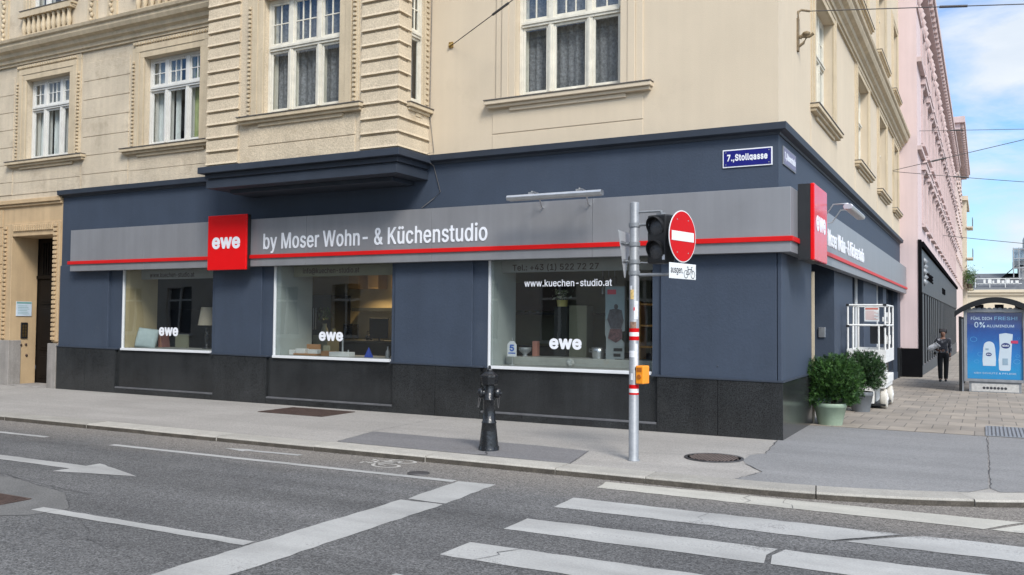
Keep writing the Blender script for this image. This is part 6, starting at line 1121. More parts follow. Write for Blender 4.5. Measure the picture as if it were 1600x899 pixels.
for s_ in (-1, 1):
    q = MB(); M_ = Matrix.Translation((0.06*s_, 0, 0.755)) @ Matrix.Rotation(R(90*s_),4,'Y'); q.lathe([(0.05,0),(0.05,0.03),(0.066,0.032),(0.070,0.05),(0.070,0.085),(0.055,0.10),(0.03,0.105)], 20, M_); q.lathe([(0.018,0.10),(0.018,0.125)], 5, M_, smooth=False); q.build('cap', BLACK_GLOSS, hy)
    q = MB(); P = [(0.15*s_ + 0.015*math.sin(k/10*3.14)*s_ - s_*0.03*(k/10), -0.05*math.sin(k/10*3.14) - 0.03, 0.70 - 0.13*math.sin(k/10*3.14) - 0.01*k/10) for k in range(11)]; q.tube(P, 0.0035, 6); q.build('chain', IRON, hy)
q = MB()
for k in range(6):
    a = k*R(60) + 0.3; q.lathe([(0.016,0),(0.016,0.05),(0.008,0.055)], 6, Matrix.Translation((0.135*math.cos(a), 0.135*math.sin(a), 0.0)), smooth=False)
q.build('bolt', BLACK_GLOSS, hy)

# ------------------------------------------------------------------ covers and grates in the ground
mh = thing('manhole_cover', 'round rusty manhole cover in the pavement near the signal pole', 'manhole cover', (-0.36, -2.22, 0.006))
q = MB(); q.lathe([(0.37,0),(0.37,0.006),(0.335,0.006)], 40, cap=False); q.build('frame', IRON, mh); q = MB(); q.lathe([(0.002,0.004),(0.332,0.004)], 40, cap=False); q.build('lid', CLAD_BLACK, mh); q = MB()
for i in range(-8, 9):
    for j in range(-8, 9):
        x, y = i*0.038, j*0.038
        if x*x + y*y < 0.305**2: q.box(x-0.011, y-0.011, 0.004, x+0.011, y+0.011, 0.010)
q.build('stud', mat('brown_iron', (0.16, 0.125, 0.11), 0.7, 0.2, var=0.3, scale=8), mh)
def grate(name, label, cx, cy, w_, h_, z, m, mf, bars, along_x=False, rz=0):
    t = thing(name, label, 'drain grate', (cx, cy, z), rz); q = MB(); f = 0.03
    for a in ((-w_/2,-h_/2,w_/2,-h_/2+f),(-w_/2,h_/2-f,w_/2,h_/2),(-w_/2,-h_/2+f,-w_/2+f,h_/2-f),(w_/2-f,-h_/2+f,w_/2,h_/2-f)): q.box(a[0],a[1],0,a[2],a[3],0.008)
    q.build('frame', mf, t); q = MB()
    for k in range(bars):
        if along_x: y = -h_/2 + f + (h_-2*f)*(k+0.5)/bars; q.box(-w_/2+f, y-0.35*(h_-2*f)/bars, 0, w_/2-f, y+0.3*(h_-2*f)/bars, 0.006)
        else: x = -w_/2 + f + (w_-2*f)*(k+0.5)/bars; q.box(x-0.3*(w_-2*f)/bars, -h_/2+f, 0, x+0.3*(w_-2*f)/bars, h_/2-f, 0.006)
    q.build('bars', m, t); q = MB(); q.box(-w_/2+f,-h_/2+f,0.0005,w_/2-f,h_/2-f,0.001); q.build('pit', IRON if m is GALV else CLAD_BLACK, t); return t
grate('floor_grate', 'long reddish brown grate in the pavement below the shop windows', -8.28, -0.83, 1.5, 0.93, 0.004, RUST, RUST, 26)
grate('floor_grate', 'steel grate in the paving in front of the bus shelter', 3.55, 2.85, 1.75, 1.45, 0.006, GALV, GALV, 30)
grate('road_gully', 'rusty gully grate in the road at the left edge', -5.95, -8.08, 0.72, 0.42, ROAD_Z + 0.003, RUST, RUST, 10, True)
q = MB(); q.lathe([(0.13,0),(0.13,0.006),(0.10,0.008),(0.06,0.012),(0.01,0.012)], 24); tag(q.build('valve_cap', IRON, None, 0, (-3.16, -4.72, ROAD_Z + 0.002)), 'small rusty valve cap in the cycle lane', 'valve cap')

# ------------------------------------------------------------------ overhead wires and brackets
def sag(a, b, s_, n=24): return [tuple(a[i] + (b[i]-a[i])*k/n - (s_*4*(k/n)*(1-k/n) if i == 2 else 0) for i in range(3)) for k in range(n+1)]
def wire(label, a, b, r_, s_=0.0, tb=None):
    t = thing('overhead_wire', label, 'wire', a); L_ = lambda p: tuple(p[i] - a[i] for i in range(3))
    q = MB(); P = sag(a, b, s_); q.tube([L_(p) for p in P], r_, 6); q.build('cable', IRON, t)
    if tb:
        p0, p1 = [tuple(a[i] + (b[i]-a[i])*f_ for i in range(3)) for f_ in tb]; dz = -s_*4*tb[0]*(1-tb[0])
        q = MB(); q.tube([L_((p0[0],p0[1],p0[2]+dz)), L_((p1[0],p1[1],p1[2]+dz))], r_*2.6, 8); q.build('tensioner', IRON, t)
    return t
wire('black stay wire running up from the plain plaster beside the bay', (-5.76, -0.01, 6.66), (4.4, -4.8, 8.46), 0.008, 0.0, (0.115, 0.155))
wire('black stay wire from the iron bracket at the building corner', (0.18, 1.63, 6.86), (6.6, 1.6, 6.05), 0.008, 0.0, (0.30, 0.36))
wire('black stay wire rising from the far end of the cream wall', (0.02, 18.42, 6.79), (9.0, 18.4, 8.45), 0.011, 0.0, (0.13, 0.18))
wire('black stay wire sagging from the far end of the cream wall', (0.03, 18.5, 6.77), (9.0, 18.4, 5.45), 0.010, 0.05, (0.2, 0.25))
wire('thin stay wire fixed to the pink wall below its upper ledge', (0.55, 22.5, 8.86), (9.4, 22.5, 8.2), 0.010, 0.0, (0.12, 0.17))
wire('thin stay wire low over the street beyond the bus shelter', (0.6, 42.8, 6.73), (10.5, 42.8, 5.4), 0.018, 0.06)
br = thing('wire_bracket', 'ornate rusty iron wall bracket at the building corner', 'bracket', (0, 1.5, 6.30))
q = MB(); q.box(0.0,-0.04,-0.12,0.03,0.06,0.42); q.tube([(0.02,0,0.40),(0.02,0.02,0.54),(0.06,0.05,0.57),(0.18,0.13,0.56)], 0.02); q.tube([(0.02,0,-0.05),(0.10,0,0.0),(0.16,0,0.10),(0.10,0,0.16),(0.05,0,0.08)], 0.024); q.tube([(0.03,0,0.12),(0.2,0,0.1),(0.26,0,0.14)], 0.028); q.lathe([(0.01,-0.03),(0.06,0),(0.06,0.04),(0.02,0.06)], 10, Matrix.Translation((0.15,0,0.13))); q.build('arm', mat('rusty_bracket', (0.20,0.15,0.09), 0.8, 0.2, var=0.3, scale=20), br)
q = MB(); q.box(-5.80,-0.03,6.62,-5.72,0.0,6.72); q.tube([(-5.79,-0.05,6.65),(-5.73,-0.02,6.69)], 0.02); tag(q.build('wire_anchor', BRASS), 'small brass coloured wire anchor on the plaster beside the bay', 'anchor')
cb = MB(); cb.tube([(-6.18,-0.02,7.6),(-6.19,-0.03,5.45),(-6.10,-0.02,4.75),(-6.13,-0.18,4.70),(-6.12,-0.18,4.56),(-6.1,-0.02,4.5),(-5.95,-0.02,4.02),(-6.1,-0.02,3.9),(-6.35,-0.02,3.75)], 0.006, 6); tag(cb.build('wall_cable', mat('pale_cable', (0.16,0.15,0.14), 0.7)), 'thin pale cable running down the corner beside the bay', 'cable')

# ------------------------------------------------------------------ potted yews
def bush(rx, ry, rz, n, seed, mk, parent, cz, leaf=0.055):
    rr = random.Random(seed); q = MB(); lumps = [(rr.uniform(0, 6.28), rr.uniform(-0.6, 1.2), rr.uniform(0.14, 0.42)) for _ in range(30)]
    ld = [(Vector((math.cos(a)*math.cos(e), math.sin(a)*math.cos(e), math.sin(e))), h) for a, e, h in lumps]
    for i in range(n):
        d = Vector((rr.gauss(0,1), rr.gauss(0,1), rr.gauss(0,1))).normalized()
        if d.z < -0.75: continue
        s_ = 0.70 + sum(h * max(0, (d.dot(v) - 0.80) / 0.20) for v, h in ld)
        s_ = min(s_, 1.18) * (1 + 0.16 * abs(d.z * math.hypot(d.x, d.y)) * 2); f_ = rr.random() ** 0.38
        p = Vector((d.x*rx, d.y*ry, d.z*rz)) * (s_ * f_ * (rr.uniform(1.0, 1.16) if i % 14 == 0 else 1.0)) + Vector((0, 0, cz))
        ax = (d * 0.8 + Vector((rr.gauss(0,0.55), rr.gauss(0,0.55), rr.gauss(0.35,0.5)))).normalized()
        sd_ = ax.cross(Vector((rr.gauss(0,1), rr.gauss(0,1), rr.gauss(0,1)))).normalized()
        L_ = leaf * rr.uniform(0.7, 1.5); W_ = leaf * 0.16
        nrm = ax.cross(sd_)
        vs = []; fs_ = []
        for k in range(4):         # one sprig: needles in pairs along a stem, joined into one island
            b0 = p + ax * (L_ * k / 4); o = len(vs)
            for sg in (-1, 1):
                tip = b0 + ax * (L_*0.42) + sd_ * (sg * L_ * 0.42) + nrm * rr.uniform(-0.2, 0.2) * L_
                vs += [b0, b0 + ax * W_ * 1.6, tip]
            vs_ = o; fs_ += [(o, o+1, o+2), (o+3, o+4, o+5)]
        vs += [p, p + sd_ * W_*0.5, p + ax * L_ * 1.2]; fs_.append((len(vs)-3, len(vs)-2, len(vs)-1))
        # shared root vertex makes the sprig one island
        vm = {}; out = []; mp_ = []
        for v in vs:
            key = (round(v.x,6), round(v.y,6), round(v.z,6))
            if key not in vm: vm[key] = len(out); out.append(v)
            mp_.append(vm[key])
        fs_ = [tuple(mp_[i] for i in f) for f in fs_]; fs_ += [(mp_[k*6], mp_[min(3,k+1)*6], mp_[k*6+1]) for k in range(3)]
        q.add(out, [f for f in fs_ if len(set(f)) == 3])
    return q.build('foliage', mk, parent)
def pot_prof(rt, rb, h): return [(rb*0.98,0),(rb,0.01),(rt*0.955,h*0.80),(rt*0.99,h*0.81),(rt,h*0.98),(rt*0.98,h),(rt*0.93,h),(rt*0.92,h*0.85)]
pt = thing('potted_yew', 'bright green rounded yew in a sage green pot by the corner', 'potted shrub', (0.36, 2.42, 0.0))
q = MB(); q.lathe(pot_prof(0.27, 0.195, 0.37), 36, cap=False); q.build('pot', POT_GREEN, pt); q = MB(); q.lathe([(0.002,0.34),(0.25,0.335)], 24, cap=False); q.build('soil', SOIL, pt); q = MB()
for k in range(5): a = k*1.3; q.tube([(0.04*math.cos(a),0.04*math.sin(a),0.3),(0.13*math.cos(a),0.13*math.sin(a),0.6),(0.25*math.cos(a),0.25*math.sin(a),0.85)], 0.018, 6, True, 0.006)
q.build('stem', RUST, pt); bush(0.42, 0.42, 0.40, 5600, 21, YEW, pt, 0.665, 0.054)
pt2 = thing('potted_yew', 'darker yew in a grey pot beside the white platform lift', 'potted shrub', (0.50, 5.40, gh(5.4)))
q = MB(); q.lathe(pot_prof(0.235, 0.165, 0.40), 36, cap=False); q.build('pot', POT_GREY, pt2); q = MB(); q.lathe([(0.002,0.37),(0.21,0.365)], 24, cap=False); q.build('soil', SOIL, pt2); q = MB()
for k in range(5): a = k*1.3; q.tube([(0.03*math.cos(a),0.03*math.sin(a),0.33),(0.11*math.cos(a),0.11*math.sin(a),0.6),(0.2*math.cos(a),0.2*math.sin(a),0.85)], 0.016, 6, True, 0.006)
q.build('stem', RUST, pt2); bush(0.36, 0.36, 0.36, 4200, 22, YEW_DARK, pt2, 0.72, 0.055)

# ------------------------------------------------------------------ small white personnel lift
LX, LY, LZ = 0.13, 6.3, gh(6.3)
lf = thing('platform_lift', 'worn white mobile platform lift parked behind the potted shrubs', 'lift', (LX, LY, LZ)); q = MB()
# chassis (front face towards the street corner)
q.box(0.02,0.0,0.10,0.52,1.65,0.42); q.box(0.02,0.03,0.42,0.74,1.60,0.50); q.box(0.30,0.35,0.50,0.76,1.62,0.68); q.build('chassis', LIFT_WHITE, lf, 0.012)
q = MB(); q.box(0.0,0.02,0.06,0.74,1.6,0.10); q.build('underframe', BLACK, lf)
for y_ in (0.20, 1.38):
    for x_ in (0.0, 0.63):
        q = MB(); M_ = Matrix.Translation((x_, y_, 0.20)) @ Matrix.Rotation(R(90),4,'Y'); q.lathe([(0.17,0),(0.195,0.012),(0.20,0.03),(0.20,0.10),(0.195,0.118),(0.17,0.13)], 28, M_); wl = q.build('wheel', RUBBER, lf)
        q = MB(); q.lathe([(0.12,0.131),(0.11,0.138),(0.04,0.14),(0.035,0.15),(0.005,0.15)], 20, M_); q.build('rim', LIFT_WHITE, wl)
q = MB()
for x_, z_, r_ in ((0.34,0.30,0.028),(0.20,0.30,0.02),(0.46,0.16,0.018)): q.lathe([(r_,0),(r_*0.8,0.004)], 14, Matrix.Translation((x_,-0.0005,z_)) @ Matrix.Rotation(R(90),4,'X'))
q.build('port', BLACK, lf)
q = MB()
for k in range(4): q.box(0.10 + 0.015*k, 0.45, 0.68+0.062*k if k else 0.684, 0.66 - 0.015*k, 1.45, 0.735+0.062*k)
q.build('mast', LIFT_WHITE, lf, 0.008); q = MB()
for k in range(3): q.box(0.13, 0.47, 0.736+0.062*k, 0.60, 1.43, 0.745+0.062*k)
q.build('mast_gap', BLACK, lf)
q = MB(); q.box(0.0,-0.04,0.95,0.76,1.75,1.06); q.build('platform_floor', LIFT_WHITE, lf, 0.008); q = MB()
for a in ((0.0,-0.04,0.76,-0.02),(0.74,-0.019,0.76,1.75),(0.0,-0.019,0.02,1.75),(0.021,1.73,0.739,1.75)): q.box(a[0],a[1],1.062,a[2],a[3],1.22)
q.build('toe_board', LIFT_WHITE, lf)
q = MB()
for k, (a, w_, h_) in enumerate(((0.14,0.04,0.06),(0.19,0.03,0.06),(0.24,0.05,0.05),(0.36,0.06,0.07),(0.48,0.02,0.04),(0.55,0.05,0.06))): q = MB(); q.box(a,-0.0425,1.11,a+w_,-0.0405,1.11+h_); q.build('worn_marking', BKI, lf)
for k in range(6): q = MB(); q.box(0.16+k*0.09,-0.0425,0.985,0.20+k*0.09,-0.0405,1.02); q.build('worn_marking', BKI, lf)
q = MB(); T_ = 0.02
for x_ in (0.02, 0.74):
    for y_ in (-0.02, 0.85, 1.73): q.tube([(x_,y_,1.05),(x_,y_,2.14)], T_, 8)
for z_ in (1.72, 2.14):
    q.tube([(0.02,-0.02,z_),(0.74,-0.02,z_)], T_, 8); q.tube([(0.74,-0.02,z_),(0.74,1.73,z_)], T_, 8); q.tube([(0.02,-0.02,z_),(0.02,1.73,z_)], T_, 8); q.tube([(0.02,1.73,z_),(0.74,1.73,z_)], T_, 8)
for x_ in (0.12, 0.62): q.tube([(x_,-0.02,1.06),(x_,-0.02,1.72)], T_, 8)
q.build('guard_rail', LIFT_WHITE, lf)
for x_ in (0.02, 0.74):
    for z_ in (1.68, 2.12): q = MB(); q.box(x_-0.03,-0.05,z_,x_+0.03,0.01,z_+0.045); q.build('rail_joint', BLACK, lf)
q = MB(); q.box(0.31,0.30,1.80,0.60,0.31,2.10); pl_ = q.build('placard', SIGNAL_WHITE, lf); q = MB(); q.box(0.33,0.297,2.05,0.58,0.2995,2.085)
for k in range(9): q.box(0.33,0.298,1.84+k*0.022,0.58-0.04*(k % 3),0.2995,1.847+k*0.022)
q.build('print_lines', mat('placard_red', (0.5,0.12,0.08), 0.6), pl_)
q = MB(); q.box(0.28,1.60,1.30,0.62,1.72,1.74); q.build('control_box', BLACK, lf, 0.01); q = MB(); q.box(0.62,1.2,1.76,0.72,1.5,2.0); q.box(0.60,0.9,1.80,0.72,1.1,1.9); q.box(0.60,1.55,1.3,0.70,1.7,1.5); q.build('control_panel', LIFT_WHITE, lf, 0.01)
q = MB(); q.tube([(0.62,1.55,1.6),(0.68,1.45,1.45),(0.66,1.4,1.2),(0.6,1.3,1.1)], 0.015); q.build('hose', BLACK, lf)

# ------------------------------------------------------------------ bus shelter with printed poster panel
GS = gh(13.8)
bsx = thing('bus_shelter', 'dark arched bus shelter with a blue poster panel at the right edge', 'bus shelter', (2.05, 13.8, GS))
q = MB()
for x_, y_ in ((0.0,0.0),(0.0,3.8),(1.72,0.0),(1.72,3.8)): q = MB(); q.box(x_,y_-0.05,0,x_+0.075,y_+0.05,2.05); q.build('post', SHELTER_DARK, bsx, 0.006)
q = MB()
q.box(0.0755,-0.06,0,0.11,0.04,1.98); q.box(0.115,-0.04,0.25,0.12,3.6,1.95); q.build('side_frame', GALV, bsx)
def arch(x, off=0.0): return 2.17 + off + 0.40 * math.sin(math.pi * min(1, max(0, (x + 0.10) / 1.98))) ** 0.8
q = MB(); n = 28; vs = []
for i in range(n+1):
    x = -0.10 + 1.98*i/n
    for y_, z_ in ((-0.25, arch(x)), (-0.25, arch(x) - 0.15), (-0.13, arch(x) - 0.15), (-0.13, arch(x))): vs.append((x, y_, z_))
q.add(vs, [(i*4+k, (i+1)*4+k, (i+1)*4+(k+1) % 4, i*4+(k+1) % 4) for i in range(n) for k in range(4)] + [(0,1,2,3), (n*4+3,n*4+2,n*4+1,n*4)]); q.build('roof_edge', SHELTER_DARK, bsx)
q = MB(); vs = []
for i in range(n+1):
    x = -0.10 + 1.98*i/n; vs += [(x,-0.128,arch(x)-0.02),(x,4.1,arch(x)-0.02),(x,-0.128,arch(x)-0.005),(x,4.1,arch(x)-0.005)]
q.add(vs, [(i*4, i*4+1, i*4+5, i*4+4) for i in range(n)] + [(i*4+2, i*4+6, i*4+7, i*4+3) for i in range(n)], True); q.build('roof', mat('shelter_roof', (0.20,0.20,0.19), 0.5, var=0.1), bsx)
q = MB()
for a, b in (((0.10,0.02,0.27),(0.20,0.10,2.10)),):
    pass
def panel_frame(q, x0, x1, z0, z1, y0, y1, t):
    q.box(x0,y0,z0,x0+t,y1,z1); q.box(x1-t,y0,z0,x1,y1,z1); q.box(x0+t,y0,z0,x1-t,y1,z0+t); q.box(x0+t,y0,z1-t,x1-t,y1,z1)
panel_frame(q, 0.125, 1.60, 0.285, 2.245, -0.10, 0.06, 0.075); q.build('poster_frame', GALV, bsx, 0.006)
q = MB(); q.box(0.202,0.0,0.36,1.522,0.055,2.168); q.build('panel_back', SHELTER_DARK, bsx)
POST = bpy.data.materials.new('poster_print'); POST.use_nodes = True
nt = POST.node_tree; N_ = nt.nodes; L_ = nt.links; p_ = N_['Principled BSDF']; p_.inputs['Roughness'].default_value = 0.15
co = N_.new('ShaderNodeTexCoord'); sx = N_.new('ShaderNodeSeparateXYZ'); L_.new(co.outputs['Generated'], sx.inputs[0])
n_ = N_.new('ShaderNodeTexNoise'); n_.inputs['Scale'].default_value = 5; n_.inputs['Detail'].default_value = 5; n_.inputs['Distortion'].default_value = 1.5; L_.new(co.outputs['Generated'], n_.inputs['Vector'])
ad = N_.new('ShaderNodeMath'); ad.operation = 'MULTIPLY_ADD'; ad.inputs[1].default_value = 0.22; L_.new(n_.outputs['Fac'], ad.inputs[0]); L_.new(sx.outputs['Z'], ad.inputs[2])
rp = N_.new('ShaderNodeValToRGB'); els = rp.color_ramp.elements; els[0].position = 0.08; els[0].color = (0.02,0.22,0.46,1); els[1].position = 1.08; els[1].color = (0.015,0.03,0.14,1)
for ps, c_ in ((0.28,(0.015,0.24,0.50,1)),(0.5,(0.02,0.16,0.44,1)),(0.8,(0.015,0.07,0.27,1))): e_ = els.new(ps); e_.color = c_
L_.new(ad.outputs[0], rp.inputs['Fac']); L_.new(rp.outputs[0], p_.inputs['Base Color'])
q = MB(); q.box(0.205,-0.045,0.365,1.52,-0.002,2.165); po_ = q.build('poster', POST, bsx)
FP = lambda u, d, v: (u, -0.046 + d, v)
PWH = mat('poster_white', (0.42,0.52,0.62), 0.4)
for w_ in (('FÜHL DICH', FP, 0.30, 0.80, 1.955, 2.06), ('0%', FP, 0.385, 0.64, 1.75, 1.90), ('ALUMINIUM', FP, 0.675, 1.32, 1.76, 1.83), ('48H SCHUTZ & PFLEGE', FP, 0.36, 1.36, 0.50, 0.545)): q = MB(); lettering(q, *w_, 0, 0.002, 0.0); q.build('lettering', PWH, bsx)
q = MB(); lettering(q, 'FRESH!', FP, 0.86, 1.40, 1.955, 2.05, 0, 0.002, 0.01); q.build('lettering', mat('poster_pale_blue', (0.14,0.32,0.50), 0.4), bsx)
PW = mat('bottle_print', (0.52,0.58,0.64), 0.3, var=0.04)
def rr_prism(q, pts, y, t): q.prism(pts, t, Matrix.Translation((0, y, 0)))
q = MB(); cx_ = 0.73; rr_prism(q, [(cx_-0.15,0.72),(cx_+0.15,0.72)] + [(cx_+0.16,0.9),(cx_+0.14,1.2)] + [(cx_+0.13*math.cos(R(a)), 1.25+0.13*math.sin(R(a))) for a in range(0,181,20)] + [(cx_-0.14,1.2),(cx_-0.16,0.9)], -0.049, 0.003)
cx_ = 1.10; rr_prism(q, [(cx_-0.14,0.63),(cx_-0.11,0.6),(cx_+0.10,0.6),(cx_+0.13,0.63),(cx_+0.16,1.2),(cx_+0.19,1.58),(cx_+0.02,1.61),(cx_-0.13,1.58),(cx_-0.12,1.2),(cx_-0.15,0.9)], -0.049, 0.003); q.build('bottle_picture', PW, bsx)
q = MB()
for cx_, cz_, rx_, rz_ in ((0.72,1.03,0.07,0.05),(1.12,1.27,0.105,0.075)): q.prism([(cx_+rx_*math.cos(2*math.pi*k/24), cz_+rz_*math.sin(2*math.pi*k/24)) for k in range(24)], 0.002, Matrix.Translation((0,-0.0515,0)))
q.build('emblem', mat('emblem_navy', (0.01,0.02,0.13), 0.3), bsx)
q = MB(); FP2 = lambda u, d, v: (u, -0.0517 + d, v); lettering(q, 'NIVEA', FP2, 0.672, 0.768, 1.014, 1.046, 0, 0.001, 0.04); q.build('emblem_lettering', LETTER, bsx); q = MB(); lettering(q, 'NIVEA', FP2, 1.045, 1.195, 1.245, 1.295, 0, 0.001, 0.04); q.build('emblem_lettering', LETTER, bsx)
q = MB(); q.box(1.24,-0.0525,1.335,1.41,-0.0485,1.41); q.build('tag_picture', mat('poster_red', (0.5,0.03,0.10), 0.4), bsx)
q = MB(); q.box(0.64,-0.0515,1.14,0.72,-0.0495,1.19); q.box(1.04,-0.0515,0.75,1.17,-0.0495,0.93); q.build('bottle_detail', mat('poster_grey', (0.25,0.34,0.42), 0.4), bsx)
q = MB()
for cx_, cz_, r_ in ((0.36,1.43,0.085),(0.52,1.03,0.07),(0.43,0.83,0.06),(1.38,0.85,0.08),(1.40,1.0,0.05),(1.42,1.47,0.03)):
    vs = []
    for i in range(21):
        a = 2*math.pi*i/20
        for rr_ in (r_*0.86, r_): vs.append((cx_ + rr_*math.cos(a), -0.0475, cz_ + rr_*0.8*math.sin(a)))
    q.add(vs, [(2*i,2*i+1,2*i+3,2*i+2) for i in range(20)])
q.build('bubble_picture', mat('bubble_print', (0.06,0.27,0.52), 0.3), bsx)
q = MB(); q.quad((0.2,-0.085,0.36),(1.525,-0.085,0.36),(1.525,-0.085,2.17),(0.2,-0.085,2.17)); q.build('pane', SHELTER_GLASS, bsx)
q = MB(); q.box(0.24,-0.06,-0.02,1.48,0.04,0.28); bp_ = q.build('base_panel', GALV, bsx, 0.006); q = MB(); q.box(0.30,-0.064,0.03,1.42,-0.0605,0.24); q.build('plate', mat('base_plate', (0.44,0.43,0.41), 0.6, var=0.2, scale=14), bp_)
q = MB()
for k in range(7): q.lathe([(0.002,0),(0.036,0),(0.036,0.003)], 16, Matrix.Translation((0.60+k*0.085,-0.065,0.125)) @ Matrix.Rotation(R(90),4,'X'))
q.build('emblem_dot', BKI, bp_)
q = MB(); n = 10
for k in range(n): q.prism([(0.26+k*0.122+0.06*math.cos(R(a)), 2.247+0.045*math.sin(R(a))) for a in range(0,181,30)], 0.02, Matrix.Translation((0,-0.03,0)))
q.build('top_trim', GALV, bsx)

# ------------------------------------------------------------------ person walking
PYG = gh(18.9); PXG = 1.47
pe = thing('person', 'woman walking in black and grey checked top and dark trousers', 'person', (PXG, 18.9, PYG), 0)
def skinned(name, joints, edges, m, parent, sub=2):
    me = bpy.data.meshes.new(name); me.from_pydata([j[0] for j in joints], edges, []); o = bpy.data.objects.new(name, me); COL.objects.link(o)
    sk = o.modifiers.new('skin', 'SKIN'); sk.use_smooth_shade = True
    for i, j in enumerate(joints):
        r_ = j[1] if isinstance(j[1], tuple) else (j[1], j[1]); me.skin_vertices[0].data[i].radius = r_; me.skin_vertices[0].data[i].use_root = (i == 0)
    ss = o.modifiers.new('sub', 'SUBSURF'); ss.levels = sub; ss.render_levels = sub
    bpy.context.view_layer.update()
    nm = bpy.data.meshes.new_from_object(o.evaluated_get(bpy.context.evaluated_depsgraph_get())); bpy.data.objects.remove(o); bpy.data.meshes.remove(me)
    nm.name = name; nm.materials.clear(); nm.materials.append(m); ob = bpy.data.objects.new(name, nm); COL.objects.link(ob); ob.parent = parent
    for f_ in nm.polygons: f_.use_smooth = True
    return ob
SKIN = mat('brown_skin', (0.17, 0.085, 0.055), 0.5, var=0.05); TROUSER = mat('black_trousers', (0.007,0.007,0.009), 0.9, var=0.15); HAIR = mat('black_hair', (0.010,0.008,0.008), 0.5)
SHOE = mat('black_shoes', (0.012,0.012,0.012), 0.4)
CHECK = mat('checked_cloth', (0.02,0.022,0.03), 0.9, var=0.0, stain=((0.42,0.42,0.45), 7.0, 0.49, 0.95))
# body: one figure facing the camera (-y); hand with bent fingers
J = [((0.0,0.0,0.93),(0.135,0.10)), ((0,0.0,1.08),(0.12,0.09)), ((0,0,1.25),(0.15,0.10)), ((0,0.0,1.37),(0.12,0.085)), ((0,0.0,1.44),(0.045,0.045)), ((0,-0.01,1.505),(0.062,0.065)), ((0,-0.015,1.57),(0.086,0.092)), ((0,-0.01,1.645),(0.065,0.07)),
     ((-0.165,0.0,1.36),0.052), ((-0.23,0.03,1.13),0.043), ((-0.16,-0.15,1.02),0.035), ((-0.06,-0.20,1.02),0.028), ((0.165,0,1.36),0.052), ((0.20,0.05,1.10),0.043), ((0.205,-0.03,0.88),0.033), ((0.205,-0.05,0.80),0.030),
     ((-0.085,0.0,0.86),0.085), ((-0.09,-0.02,0.48),0.062), ((-0.08,-0.06,0.09),0.042), ((-0.085,-0.17,0.04),0.035), ((0.085,0.0,0.86),0.085), ((0.085,0.03,0.48),0.06), ((0.07,0.06,0.09),0.042), ((0.075,-0.04,0.04),0.035)]
Eg = [(0,1),(1,2),(2,3),(3,4),(4,5),(5,6),(6,7),(3,8),(8,9),(9,10),(10,11),(3,12),(12,13),(13,14),(14,15),(0,16),(16,17),(17,18),(18,19),(0,20),(20,21),(21,22),(22,23)]
skinned('body', J, Eg, SKIN, pe)
skinned('trousers', [((0,0,0.95),(0.155,0.115)), ((0,0,1.02),(0.14,0.105)), ((-0.088,0,0.84),0.102), ((-0.09,-0.02,0.48),0.08), ((-0.08,-0.058,0.055),0.070), ((0.088,0,0.84),0.102), ((0.085,0.03,0.48),0.078), ((0.07,0.058,0.055),0.068)], [(0,1),(0,2),(2,3),(3,4),(0,5),(5,6),(6,7)], TROUSER, pe)
skinned('checked_top', [((0,0,1.08),(0.145,0.115)), ((0,0,0.95),(0.165,0.125)), ((0,0,1.25),(0.17,0.122)), ((0,0,1.40),(0.125,0.105)), ((-0.168,0,1.375),0.08), ((-0.232,0.03,1.13),0.06), ((-0.18,-0.12,1.03),0.052), ((0.168,0,1.375),0.08), ((0.202,0.05,1.10),0.058), ((0.205,-0.02,0.92),0.048)], [(0,1),(0,2),(2,3),(3,4),(4,5),(5,6),(3,7),(7,8),(8,9)], CHECK, pe)
skinned('shoe', [((-0.08,-0.03,0.045),0.055), ((-0.085,-0.13,0.042),0.052), ((-0.088,-0.22,0.037),0.042)], [(0,1),(1,2)], SHOE, pe, 1)
skinned('shoe', [((0.07,0.08,0.05),0.05), ((0.072,0.0,0.042),0.045), ((0.075,-0.07,0.035),0.035)], [(0,1),(1,2)], SHOE, pe, 1)
skinned('hair', [((0,0.035,1.60),(0.115,0.085)), ((0,0.0,1.675),(0.095,0.09)), ((0,0.08,1.63),0.08)], [(0,1),(0,2)], HAIR, pe)
q = MB(); q.lathe([(0.002,-0.02),(0.012,0.0),(0.002,0.02)], 10, Matrix.Translation((0,-0.112,1.562))); q.build('nose', SKIN, pe)
q = MB()
for s_ in (-1,1): q.lathe([(0.002,-0.009),(0.011,0),(0.002,0.009)], 10, Matrix.Translation((s_*0.03,-0.100,1.585)))
q.build('eye', SHOE, pe); q = MB(); q.box(-0.025,-0.098,1.525,0.025,-0.085,1.533); q.build('mouth', mat('lip', (0.20,0.06,0.05), 0.5), pe, 0.003)
for s_, w0 in ((1, (0.205,-0.055,0.79)), (-1, (-0.05,-0.205,1.02))):
    fg = [(w0, 0.026)]; ee = []
    dirv = Vector((0,-0.15,-1)) if s_ == 1 else Vector((1,-0.2,0.1)); dirv.normalize(); side = Vector((0,1,0)) if s_ == 1 else Vector((0,0,1))
    base = Vector(w0)
    for k, ln in enumerate((0.055,0.065,0.06,0.05)):
        b0 = base + dirv*0.05 + side*((k-1.5)*0.018); m0 = b0 + dirv*ln*0.55 ; t0 = m0 + (dirv*0.6 + Vector((0,0.5,0) if s_ == -1 else (-0.6,0,0)))*ln*0.6
        i0 = len(fg); fg += [(tuple(b0), 0.0095), (tuple(m0), 0.009), (tuple(t0), 0.008)]; ee += [(0,i0),(i0,i0+1),(i0+1,i0+2)]
    i0 = len(fg); tb = base + dirv*0.01 - side*0.03; fg += [(tuple(tb), 0.011), (tuple(tb + dirv*0.04 - side*0.01), 0.009)]; ee += [(0,i0),(i0,i0+1)]
    skinned('hand', fg, ee, SKIN, pe, 1)
